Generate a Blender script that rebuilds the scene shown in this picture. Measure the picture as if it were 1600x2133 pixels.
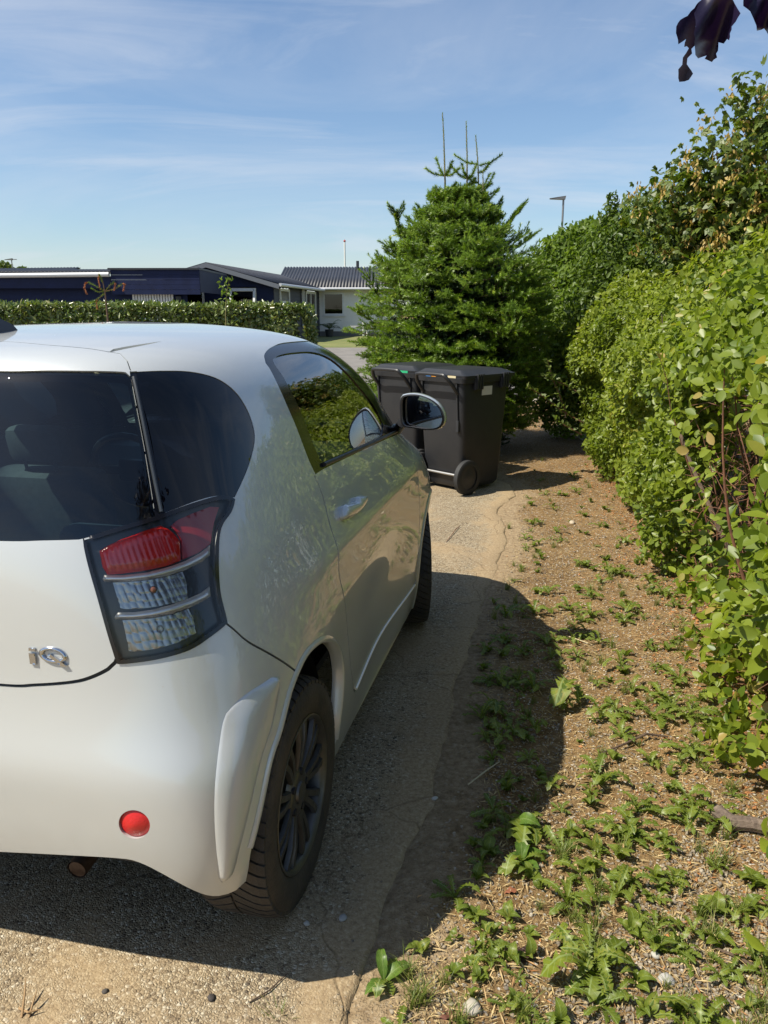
import bpy, bmesh, math, random
import numpy as np
from mathutils import Vector, Matrix
from mathutils.bvhtree import BVHTree
from mathutils.geometry import delaunay_2d_cdt
R = math.radians
sc = bpy.context.scene
for o in list(bpy.data.objects): bpy.data.objects.remove(o)
col = sc.collection
# ------------------------------------------------------------ camera
CAM_H, PITCH, FPX = 1.53, R(14.2), 1650.0
cd = bpy.data.cameras.new('camera'); cam = bpy.data.objects.new('camera', cd); col.objects.link(cam)
cam.location = (0, 0, CAM_H); cam.rotation_euler = (math.pi/2 - PITCH, 0, 0)
cd.sensor_fit = 'HORIZONTAL'; cd.sensor_width = 36; cd.lens = 36*FPX/1600
cd.clip_start = 0.03; cd.clip_end = 3000
sc.camera = cam
# ------------------------------------------------------------ sky and sun
SUN = Vector((-0.735, -0.255, 1.03)).normalized()
SEL = math.asin(SUN.z); SAZ = math.atan2(SUN.x, SUN.y)
w = bpy.data.worlds.new('World'); sc.world = w; w.use_nodes = True
nt = w.node_tree; nt.nodes.clear(); L = nt.links.new
out = nt.nodes.new('ShaderNodeOutputWorld'); bg = nt.nodes.new('ShaderNodeBackground'); bg.inputs[1].default_value = 0.075
sky = nt.nodes.new('ShaderNodeTexSky'); sky.sky_type = 'NISHITA'; sky.sun_disc = False
sky.sun_elevation = SEL; sky.sun_rotation = SAZ; sky.air_density = 1.0; sky.dust_density = 0.6; sky.ozone_density = 1.4; sky.altitude = 0
tc = nt.nodes.new('ShaderNodeTexCoord')
def wn(kind, **kw):
    n = nt.nodes.new(kind)
    for k, v in kw.items():
        if k in n.inputs: n.inputs[k].default_value = v
        else: setattr(n, k, v)
    return n
# thin cirrus: direction projected on a high flat layer, stretched noise
sep = wn('ShaderNodeSeparateXYZ'); L(tc.outputs['Generated'], sep.inputs[0])
mz = wn('ShaderNodeMath', operation='MAXIMUM'); L(sep.outputs[2], mz.inputs[0]); mz.inputs[1].default_value = 0.02
az_ = wn('ShaderNodeMath', operation='ADD'); L(mz.outputs[0], az_.inputs[0]); az_.inputs[1].default_value = 0.30
dv = wn('ShaderNodeVectorMath', operation='DIVIDE'); cb = wn('ShaderNodeCombineXYZ')
L(tc.outputs['Generated'], dv.inputs[0])
for i in range(3): L(az_.outputs[0], cb.inputs[i])
L(cb.outputs[0], dv.inputs[1])
mp = wn('ShaderNodeMapping'); L(dv.outputs[0], mp.inputs[0]); mp.inputs['Rotation'].default_value = (0, 0, R(58)); mp.inputs['Scale'].default_value = (0.7, 1.35, 1.0); mp.inputs['Location'].default_value = (3.1, 0.4, 0)
n1 = wn('ShaderNodeTexNoise', Scale=0.9, Detail=7.0, Roughness=0.58, Distortion=1.1); L(mp.outputs[0], n1.inputs['Vector'])
r1 = wn('ShaderNodeValToRGB'); L(n1.outputs[0], r1.inputs[0]); r1.color_ramp.elements[0].position = 0.40; r1.color_ramp.elements[1].position = 0.80
mp2 = wn('ShaderNodeMapping'); L(dv.outputs[0], mp2.inputs[0]); mp2.inputs['Rotation'].default_value = (0, 0, R(62)); mp2.inputs['Scale'].default_value = (0.8, 3.2, 1.0)
n2 = wn('ShaderNodeTexNoise', Scale=1.4, Detail=7.0, Roughness=0.6, Distortion=0.8); L(mp2.outputs[0], n2.inputs['Vector'])
r2 = wn('ShaderNodeValToRGB'); L(n2.outputs[0], r2.inputs[0]); r2.color_ramp.elements[0].position = 0.50; r2.color_ramp.elements[1].position = 0.82
ad = wn('ShaderNodeMath', operation='ADD', use_clamp=True); L(r1.outputs[0], ad.inputs[0]); L(r2.outputs[0], ad.inputs[1])
ml = wn('ShaderNodeMath', operation='MULTIPLY'); cz = wn('ShaderNodeMapRange'); L(sep.outputs[2], cz.inputs[0]); cz.inputs[1].default_value = 0.0; cz.inputs[2].default_value = 0.75; cz.inputs[3].default_value = 0.60; cz.inputs[4].default_value = 0.20
L(ad.outputs[0], ml.inputs[0]); L(cz.outputs[0], ml.inputs[1])
tn = wn('ShaderNodeMix', data_type='RGBA', blend_type='MULTIPLY'); tn.inputs[0].default_value = 1.0; L(sky.outputs[0], tn.inputs[6]); tn.inputs[7].default_value = (1.06, 1.15, 1.24, 1)
hz = wn('ShaderNodeMix', data_type='RGBA'); L(ml.outputs[0], hz.inputs[0]); L(tn.outputs[2], hz.inputs[6]); hz.inputs[7].default_value = (6.6, 7.0, 7.7, 1)
L(hz.outputs[2], bg.inputs[0]); L(bg.outputs[0], out.inputs[0])
sd = bpy.data.lights.new('sun', 'SUN'); so = bpy.data.objects.new('sun', sd); col.objects.link(so)
sd.energy = 5.0; sd.angle = R(0.53); sd.color = (1.0, 0.935, 0.81)
so.rotation_euler = SUN.to_track_quat('Z', 'Y').to_euler()
sc.view_settings.view_transform = 'Standard'; sc.view_settings.look = 'None'; sc.view_settings.exposure = 0.60; sc.view_settings.gamma = 1.0
sc.cycles.max_bounces = 6; sc.cycles.transparent_max_bounces = 16; sc.cycles.caustics_reflective = False
# ------------------------------------------------------------ helpers
CAMP = Vector((0, 0, CAM_H)); CF = Vector((0, math.cos(PITCH), -math.sin(PITCH))); CU = Vector((0, math.sin(PITCH), math.cos(PITCH)))
def ray(x, y): return CF + Vector((1, 0, 0))*((x-800)/FPX) - CU*((y-1066.5)/FPX)
def ground(x, y, z=0.0):
    d = ray(x, y); return CAMP + d*((z-CAM_H)/d.z)
def at(x, y, Y):
    d = ray(x, y); return CAMP + d*(Y/d.y)
def lnk(o, parent=None):
    col.objects.link(o); o.parent = parent; return o
def tag(o, label=None, cat=None, group=None, kind=None):
    if label: o['label'] = label
    if cat: o['category'] = cat
    if group: o['group'] = group
    if kind: o['kind'] = kind
    return o
def empty(name, loc, rz=0.0):
    o = bpy.data.objects.new(name, None); o.location = loc; o.rotation_euler = (0, 0, rz); o.empty_display_size = 0.1
    col.objects.link(o); return o
def mesh_np(name, V, Fc, mats=None, smooth=False, fm=None, attrs=None):
    """V (n,3), Fc (m,k) numpy or list of polys"""
    me = bpy.data.meshes.new(name)
    V = np.asarray(V, dtype=np.float32).reshape(-1, 3)
    if isinstance(Fc, np.ndarray):
        k = Fc.shape[1]; m = len(Fc)
        me.vertices.add(len(V)); me.vertices.foreach_set('co', V.ravel())
        me.loops.add(m*k); me.loops.foreach_set('vertex_index', Fc.astype(np.int32).ravel())
        me.polygons.add(m); me.polygons.foreach_set('loop_start', np.arange(0, m*k, k, dtype=np.int32)); me.polygons.foreach_set('loop_total', np.full(m, k, dtype=np.int32))
        me.update(calc_edges=True)
    else:
        me.from_pydata([tuple(map(float, v)) for v in V], [], [tuple(map(int, f)) for f in Fc]); me.update()
    if mats is not None:
        for mm in (mats if isinstance(mats, (list, tuple)) else [mats]): me.materials.append(mm)
    if fm is not None: me.polygons.foreach_set('material_index', np.asarray(fm, dtype=np.int32))
    if smooth: me.polygons.foreach_set('use_smooth', np.ones(len(me.polygons), dtype=bool))
    if attrs:
        for an, arr in attrs.items():
            a = me.attributes.new(an, 'FLOAT', 'POINT'); a.data.foreach_set('value', np.asarray(arr, dtype=np.float32))
    me.update()
    return me
def ob(name, me, parent=None, loc=None, rot=None):
    o = bpy.data.objects.new(name, me)
    if loc is not None: o.location = loc
    if rot is not None: o.rotation_euler = rot
    return lnk(o, parent)
class MB:
    """collects boxes, tubes, lathes into one mesh"""
    def __init__(s): s.v = []; s.f = []; s.m = []
    def add(s, V, Fc, mi=0):
        b = len(s.v); s.v += [tuple(p) for p in V]; s.f += [tuple(i+b for i in f) for f in Fc]; s.m += [mi]*len(Fc); return s
    def box(s, c, d, rot=None, mi=0, bev=0.0):
        hx, hy, hz = d[0]/2, d[1]/2, d[2]/2
        if bev > 0:
            bm = bmesh.new(); bmesh.ops.create_cube(bm, size=1.0)
            for v in bm.verts: v.co = Vector((v.co.x*d[0], v.co.y*d[1], v.co.z*d[2]))
            bmesh.ops.bevel(bm, geom=list(bm.edges), offset=bev, segments=2, affect='EDGES', profile=0.6)
            V = [v.co.copy() for v in bm.verts]; bm.verts.index_update(); Fc = [[v.index for v in f.verts] for f in bm.faces]; bm.free()
        else:
            V = [Vector((x, y, z)) for x in (-hx, hx) for y in (-hy, hy) for z in (-hz, hz)]
            Fc = [(0,1,3,2),(4,6,7,5),(0,4,5,1),(2,3,7,6),(0,2,6,4),(1,5,7,3)]
        if rot is not None: V = [rot @ v for v in V]
        c = Vector(c); return s.add([v+c for v in V], Fc, mi)
    def tube(s, pts, rad, n=8, mi=0, cap=True, flat=1.0):
        pts = [Vector(p) for p in pts]; m = len(pts)
        if not hasattr(rad, '__len__'): rad = [rad]*m
        V = []; up = None
        for i, p in enumerate(pts):
            t = (pts[min(i+1, m-1)] - pts[max(i-1, 0)])
            t = t.normalized() if t.length > 1e-9 else Vector((0, 0, 1))
            if up is None: up = Vector((0, 0, 1)) if abs(t.z) < 0.9 else Vector((1, 0, 0))
            a = t.cross(up); a = a.normalized() if a.length > 1e-6 else Vector((1, 0, 0)); b = a.cross(t).normalized(); up = b
            for k in range(n):
                th = 2*math.pi*k/n; V.append(p + (a*math.cos(th) + b*math.sin(th)*flat)*rad[i])
        Fc = [(i*n+k, i*n+(k+1) % n, (i+1)*n+(k+1) % n, (i+1)*n+k) for i in range(m-1) for k in range(n)]
        if cap: Fc += [tuple(range(n-1, -1, -1)), tuple((m-1)*n+k for k in range(n))]
        return s.add(V, Fc, mi)
    def prism(s, poly, axis, d0, d1, mi=0):
        """poly 2D extruded along axis index (0,1,2)"""
        def mk(p, d):
            q = [p[0], p[1]]; q.insert(axis, d); return Vector(q)
        n = len(poly); V = [mk(p, d0) for p in poly] + [mk(p, d1) for p in poly]
        Fc = [tuple(range(n-1, -1, -1)), tuple(range(n, 2*n))] + [(i, (i+1) % n, n+(i+1) % n, n+i) for i in range(n)]
        return s.add(V, Fc, mi)
    def lathe(s, prof, n=32, axis='x', c=(0, 0, 0), mi=0):
        V = []; c = Vector(c)
        for (a, r) in prof:
            for k in range(n):
                t = 2*math.pi*k/n
                V.append(c + (Vector((a, r*math.cos(t), r*math.sin(t))) if axis == 'x' else Vector((r*math.cos(t), r*math.sin(t), a))))
        Fc = [(i*n+k, i*n+(k+1) % n, (i+1)*n+(k+1) % n, (i+1)*n+k) for i in range(len(prof)-1) for k in range(n)]
        return s.add(V, Fc, mi)
    def build(s, name, mats, parent=None, smooth=False, loc=None, rot=None, fixn=False):
        me = mesh_np(name, s.v, s.f, mats, smooth, s.m)
        if fixn:
            bm = bmesh.new(); bm.from_mesh(me); bmesh.ops.recalc_face_normals(bm, faces=list(bm.faces)); bm.to_mesh(me); bm.free()
        if smooth: me.set_sharp_from_angle(angle=R(38))
        return ob(name, me, parent, loc, rot)
# ------------------------------------------------------------ materials
def mat(name, c=(0.5, 0.5, 0.5), rough=0.6, metal=0.0, coat=0.0, spec=0.5, var=0.0, vscale=5.0, bump=0.0, bscale=60.0, c2=None, transl=0.0, emit=None, sheen=0.0):
    m = bpy.data.materials.new(name); m.use_nodes = True; t = m.node_tree; b = t.nodes['Principled BSDF']
    b.inputs['Base Color'].default_value = (*c, 1); b.inputs['Roughness'].default_value = rough; b.inputs['Metallic'].default_value = metal
    b.inputs['Coat Weight'].default_value = coat; b.inputs['Coat Roughness'].default_value = 0.03; b.inputs['Specular IOR Level'].default_value = spec
    tcn = t.nodes.new('ShaderNodeTexCoord')
    if var > 0 or c2:
        n = t.nodes.new('ShaderNodeTexNoise'); n.inputs['Scale'].default_value = vscale; n.inputs['Detail'].default_value = 5; n.inputs['Roughness'].default_value = 0.62
        t.links.new(tcn.outputs['Object'], n.inputs['Vector'])
        rp = t.nodes.new('ShaderNodeValToRGB'); t.links.new(n.outputs[0], rp.inputs[0])
        c2 = c2 or tuple(x*(1-var) for x in c)
        rp.color_ramp.elements[0].position = 0.35; rp.color_ramp.elements[1].position = 0.68
        rp.color_ramp.elements[0].color = (*c2, 1); rp.color_ramp.elements[1].color = (*c, 1)
        t.links.new(rp.outputs[0], b.inputs['Base Color'])
    if bump > 0:
        n = t.nodes.new('ShaderNodeTexNoise'); n.inputs['Scale'].default_value = bscale; n.inputs['Detail'].default_value = 4
        t.links.new(tcn.outputs['Object'], n.inputs['Vector'])
        bp = t.nodes.new('ShaderNodeBump'); bp.inputs['Strength'].default_value = bump; bp.inputs['Distance'].default_value = 0.01
        t.links.new(n.outputs[0], bp.inputs['Height']); t.links.new(bp.outputs[0], b.inputs['Normal'])
    return m
def glass(name, tint, refl_rough=0.0, ior=1.5, dens=1.0):
    """thin pane: fresnel mix of tinted transmission and mirror reflection"""
    m = bpy.data.materials.new(name); m.use_nodes = True; t = m.node_tree; t.nodes.clear()
    o = t.nodes.new('ShaderNodeOutputMaterial'); tr = t.nodes.new('ShaderNodeBsdfTransparent'); gl = t.nodes.new('ShaderNodeBsdfGlossy')
    fr = t.nodes.new('ShaderNodeFresnel'); fr.inputs[0].default_value = ior; mx = t.nodes.new('ShaderNodeMixShader')
    tr.inputs[0].default_value = (*tint, 1); gl.inputs['Roughness'].default_value = refl_rough
    ge = t.nodes.new('ShaderNodeNewGeometry')
    k = t.nodes.new('ShaderNodeMath'); k.operation = 'MULTIPLY'; k.use_clamp = True; k.inputs[1].default_value = 1.9*dens
    t.links.new(fr.outputs[0], k.inputs[0]); t.links.new(k.outputs[0], mx.inputs[0]); t.links.new(tr.outputs[0], mx.inputs[1]); t.links.new(gl.outputs[0], mx.inputs[2]); t.links.new(mx.outputs[0], o.inputs[0])
    return m
def leafmat(name, ca, cb, cc=None, rough=0.45, transl=0.35, scale=9.0, tcol=None, spec=0.4, veins=False):
    """leaf: colour varies leaf by leaf (attribute 'rnd'); part of the light passes through"""
    m = bpy.data.materials.new(name); m.use_nodes = True; t = m.node_tree; b = t.nodes['Principled BSDF']; o = t.nodes['Material Output']
    a = t.nodes.new('ShaderNodeAttribute'); a.attribute_name = 'rnd'
    oi = t.nodes.new('ShaderNodeObjectInfo'); ad = t.nodes.new('ShaderNodeMath'); ad.operation = 'ADD'; t.links.new(a.outputs['Fac'], ad.inputs[0])
    mu = t.nodes.new('ShaderNodeMath'); mu.operation = 'MULTIPLY'; t.links.new(oi.outputs['Random'], mu.inputs[0]); mu.inputs[1].default_value = 0.37
    t.links.new(mu.outputs[0], ad.inputs[1]); fr = t.nodes.new('ShaderNodeMath'); fr.operation = 'FRACT'; t.links.new(ad.outputs[0], fr.inputs[0])
    rp = t.nodes.new('ShaderNodeValToRGB'); t.links.new(fr.outputs[0], rp.inputs[0])
    rp.color_ramp.elements[0].color = (*ca, 1); rp.color_ramp.elements[1].color = (*cb, 1)
    if cc:
        e = rp.color_ramp.elements.new(0.9); e.color = (*cb, 1); rp.color_ramp.elements[2].color = (*cc, 1)
    src = rp.outputs[0]
    if veins:
        tcn = t.nodes.new('ShaderNodeTexCoord'); sx = t.nodes.new('ShaderNodeSeparateXYZ'); t.links.new(tcn.outputs['Object'], sx.inputs[0])
        def mth(op, a_, b_=None):
            n = t.nodes.new('ShaderNodeMath'); n.operation = op
            for i_, q in enumerate((a_, b_)):
                if q is None: continue
                if hasattr(q, 'default_value') or hasattr(q, 'is_linked'): t.links.new(q, n.inputs[i_])
                else: n.inputs[i_].default_value = q
            return n.outputs[0]
        ax = mth('ABSOLUTE', sx.outputs[0]); ph = mth('FRACT', mth('MULTIPLY', mth('SUBTRACT', sx.outputs[1], mth('MULTIPLY', ax, 0.9)), 9.0)); rib = mth('LESS_THAN', mth('ABSOLUTE', mth('SUBTRACT', ph, 0.5)), 0.09); mid = mth('LESS_THAN', ax, 0.016); vn = mth('MAXIMUM', mth('MULTIPLY', rib, 0.55), mid)
        nz = t.nodes.new('ShaderNodeTexNoise'); nz.inputs['Scale'].default_value = 7.0; nz.inputs['Detail'].default_value = 4; t.links.new(tcn.outputs['Object'], nz.inputs['Vector'])
        pm = t.nodes.new('ShaderNodeMix'); pm.data_type = 'RGBA'; pm.blend_type = 'MULTIPLY'; pm.inputs[0].default_value = 0.75; rp2 = t.nodes.new('ShaderNodeValToRGB'); t.links.new(nz.outputs[0], rp2.inputs[0]); rp2.color_ramp.elements[0].position = 0.3; rp2.color_ramp.elements[0].color = (0.55, 0.62, 0.5, 1); rp2.color_ramp.elements[1].position = 0.7; rp2.color_ramp.elements[1].color = (1.15, 1.1, 1.0, 1)
        t.links.new(src, pm.inputs[6]); t.links.new(rp2.outputs[0], pm.inputs[7])
        vm = t.nodes.new('ShaderNodeMix'); vm.data_type = 'RGBA'; t.links.new(mth('MULTIPLY', vn, 0.6), vm.inputs[0]); t.links.new(pm.outputs[2], vm.inputs[6]); vm.inputs[7].default_value = (0.30, 0.38, 0.14, 1); src = vm.outputs[2]
        bp = t.nodes.new('ShaderNodeBump'); bp.invert = True; bp.inputs['Strength'].default_value = 0.7; bp.inputs['Distance'].default_value = 0.02; t.links.new(vn, bp.inputs['Height']); t.links.new(bp.outputs[0], b.inputs['Normal'])
    t.links.new(src, b.inputs['Base Color']); b.inputs['Roughness'].default_value = rough; b.inputs['Specular IOR Level'].default_value = spec
    tr = t.nodes.new('ShaderNodeBsdfTranslucent'); mx = t.nodes.new('ShaderNodeMixShader'); mx.inputs[0].default_value = transl
    hs = t.nodes.new('ShaderNodeMix'); hs.data_type = 'RGBA'; hs.blend_type = 'MULTIPLY'; hs.inputs[0].default_value = 1.0
    t.links.new(src, hs.inputs[6]); hs.inputs[7].default_value = (*(tcol or (1.5, 1.6, 0.7)), 1)
    t.links.new(hs.outputs[2], tr.inputs[0]); t.links.new(b.outputs[0], mx.inputs[1]); t.links.new(tr.outputs[0], mx.inputs[2]); t.links.new(mx.outputs[0], o.inputs[0])
    return m
M = {}
# ============================================================ GROUND
rs = np.random.RandomState(11)
def vnoise(x, y, s, seed=0):
    """cheap smooth value noise on numpy arrays"""
    x = x/s; y = y/s; xi = np.floor(x).astype(int); yi = np.floor(y).astype(int); fx = x-xi; fy = y-yi
    fx = fx*fx*(3-2*fx); fy = fy*fy*(3-2*fy)
    def hh(a, b):
        v = np.sin(a*127.1+b*311.7+seed*74.7)*43758.5453; return v-np.floor(v)
    return (hh(xi, yi)*(1-fx)+hh(xi+1, yi)*fx)*(1-fy)+(hh(xi, yi+1)*(1-fx)+hh(xi+1, yi+1)*fx)*fy
def rise(y): return 0.20*sstep0(14.0, 34.0, y)
def sstep0(a, b, x): t = np.clip((np.asarray(x, float)-a)/(b-a), 0, 1); return t*t*(3-2*t)
# right-hand edge of the old concrete driveway, as (x, y) on the ground
DE = [ground(x, y) for x, y in [(700, 2290), (735, 2133), (770, 2010), (800, 1900), (860, 1760), (905, 1620), (935, 1500), (965, 1380), (1000, 1270), (1020, 1200), (1052, 1140), (1058, 1105), (1035, 1072), (1048, 1048), (1078, 1032), (1060, 1006), (1000, 985)]]
DE = [(p.x, p.y) for p in DE]
def edge_x(y): return np.interp(y, [p[1] for p in DE], [p[0] for p in DE])
def gz(x, y):
    x = np.asarray(x, float); y = np.asarray(y, float)
    d = x-edge_x(y)  # >0 : bare earth
    near = (1-sstep0(11, 15, y))
    rel = 0.026*(vnoise(x, y, 0.55, 1)-0.5)+0.014*(vnoise(x, y, 0.16, 2)-0.5)+0.008*(vnoise(x, y, 0.06, 3)-0.5)
    z = rel*sstep0(0.0, 0.12, d)*near + 0.05*sstep0(0.3, 1.6, d)*near - 0.03*(1-sstep0(-0.10, 0.02, d))*near
    return z + rise(y) - 0.004
def gz1(x, y): return float(gz(np.array([x]), np.array([y]))[0])
xs = np.unique(np.concatenate([np.linspace(-900, -30, 24), np.linspace(-30, -4, 40), np.linspace(-4, -1, 30), np.linspace(-1, 3.2, 190), np.linspace(3.2, 8, 60), np.linspace(8, 40, 30), np.linspace(40, 900, 24)]))
ys = np.unique(np.concatenate([np.linspace(-300, -6, 14), np.linspace(-6, 0.4, 30), np.linspace(0.4, 4.6, 190), np.linspace(4.6, 10, 130), np.linspace(10, 45, 70), np.linspace(45, 1500, 40)]))
gx, gy = np.meshgrid(xs, ys, indexing='ij'); gzv = gz(gx.ravel(), gy.ravel())
nx_, ny_ = len(xs), len(ys); ii = np.arange(nx_*ny_).reshape(nx_, ny_)
gf = np.stack([ii[:-1, :-1].ravel(), ii[1:, :-1].ravel(), ii[1:, 1:].ravel(), ii[:-1, 1:].ravel()], 1)
def nodes(m):
    m.use_nodes = True; t = m.node_tree; b = t.nodes['Principled BSDF']; tcn = t.nodes.new('ShaderNodeTexCoord')
    def N(kind, inp=None, **kw):
        n = t.nodes.new(kind)
        for k, v in kw.items():
            if k in n.inputs: n.inputs[k].default_value = v
            else: setattr(n, k, v)
        if inp is not None: t.links.new(inp, n.inputs[0])
        return n
    return t, b, tcn, N
def ramp(t, N, src, stops):
    r = N('ShaderNodeValToRGB', src); e = r.color_ramp.elements
    while len(e) < len(stops): e.new(0.5)
    for k, (p, c) in enumerate(stops): e[k].position = p; e[k].color = (*c, 1)
    return r
def earth_mat():
    m = bpy.data.materials.new('sandy_earth'); t, b, tcn, N = nodes(m); V = tcn.outputs['Object']; b.inputs['Roughness'].default_value = 0.95; b.inputs['Specular IOR Level'].default_value = 0.15
    def noise(s, d=6, r=0.6, dist=0.0):
        n = N('ShaderNodeTexNoise', Scale=s, Detail=d, Roughness=r, Distortion=dist); t.links.new(V, n.inputs['Vector']); return n
    a = noise(1.7, 5); c1 = ramp(t, N, a.outputs[0], [(0.32, (0.13, 0.075, 0.032)), (0.55, (0.22, 0.14, 0.062)), (0.75, (0.31, 0.215, 0.105))])
    f = noise(38, 6, 0.7); c2 = ramp(t, N, f.outputs[0], [(0.34, (0.06, 0.034, 0.014)), (0.52, (0.23, 0.15, 0.07)), (0.72, (0.45, 0.335, 0.18))])
    mx = N('ShaderNodeMix', data_type='RGBA'); mx.inputs[0].default_value = 0.5; t.links.new(c1.outputs[0], mx.inputs[6]); t.links.new(c2.outputs[0], mx.inputs[7])
    # rusty litter patches
    g_ = noise(3.1, 6, 0.65, 0.6); r3 = ramp(t, N, g_.outputs[0], [(0.48, (0, 0, 0)), (0.62, (1, 1, 1))]); h_ = noise(90, 3); r4 = ramp(t, N, h_.outputs[0], [(0.42, (0, 0, 0)), (0.55, (1, 1, 1))])
    mm = N('ShaderNodeMath', r3.outputs[0], operation='MULTIPLY'); t.links.new(r4.outputs[0], mm.inputs[1]); m2 = N('ShaderNodeMath', mm.outputs[0], operation='MULTIPLY'); m2.inputs[1].default_value = 0.6
    m3 = N('ShaderNodeMix', data_type='RGBA'); t.links.new(m2.outputs[0], m3.inputs[0]); t.links.new(mx.outputs[2], m3.inputs[6]); m3.inputs[7].default_value = (0.26, 0.145, 0.055, 1)
    # grit
    vo = N('ShaderNodeTexVoronoi', Scale=150.0); t.links.new(V, vo.inputs['Vector']); hs = N('ShaderNodeSeparateColor', vo.outputs['Color']); gt = N('ShaderNodeMath', hs.outputs[0], operation='GREATER_THAN'); gt.inputs[1].default_value = 0.94
    r5 = ramp(t, N, hs.outputs[1], [(0.0, (0.16, 0.14, 0.12)), (0.6, (0.40, 0.36, 0.30)), (1.0, (0.62, 0.58, 0.50))])
    m4 = N('ShaderNodeMix', data_type='RGBA'); t.links.new(gt.outputs[0], m4.inputs[0]); t.links.new(m3.outputs[2], m4.inputs[6]); t.links.new(r5.outputs[0], m4.inputs[7])
    at_ = N('ShaderNodeAttribute'); at_.attribute_name = 'edge'; en = noise(7, 5, 0.65); ea = N('ShaderNodeMath', at_.outputs['Fac'], operation='ADD'); es = N('ShaderNodeMath', en.outputs[0], operation='SUBTRACT'); es.inputs[1].default_value = 0.5; e2 = N('ShaderNodeMath', es.outputs[0], operation='MULTIPLY'); e2.inputs[1].default_value = 1.6; t.links.new(e2.outputs[0], ea.inputs[1])
    er = ramp(t, N, ea.outputs[0], [(0.35, (0, 0, 0)), (0.75, (0.85, 0.85, 0.85))]); sc2 = ramp(t, N, f.outputs[0], [(0.3, (0.20, 0.14, 0.08)), (0.55, (0.34, 0.255, 0.155)), (0.75, (0.48, 0.39, 0.26))])
    m6 = N('ShaderNodeMix', data_type='RGBA'); t.links.new(er.outputs[0], m6.inputs[0]); t.links.new(m4.outputs[2], m6.inputs[6]); t.links.new(sc2.outputs[0], m6.inputs[7])
    t.links.new(m6.outputs[2], b.inputs['Base Color'])
    bp = N('ShaderNodeBump', Strength=0.9, Distance=0.02); t.links.new(f.outputs[0], bp.inputs['Height'])
    b2 = N('ShaderNodeBump', Strength=0.5, Distance=0.006); t.links.new(vo.outputs['Distance'], b2.inputs['Height']); t.links.new(bp.outputs[0], b2.inputs['Normal']); t.links.new(b2.outputs[0], b.inputs['Normal'])
    return m
M['earth'] = earth_mat()
gme = mesh_np('ground', np.stack([gx.ravel(), gy.ravel(), gzv], 1), gf, M['earth'], True, attrs={'edge': 1-sstep0(-0.02, 0.42, gx.ravel()-edge_x(gy.ravel()))})
ground_o = tag(ob('ground', gme), kind='structure')
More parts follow.
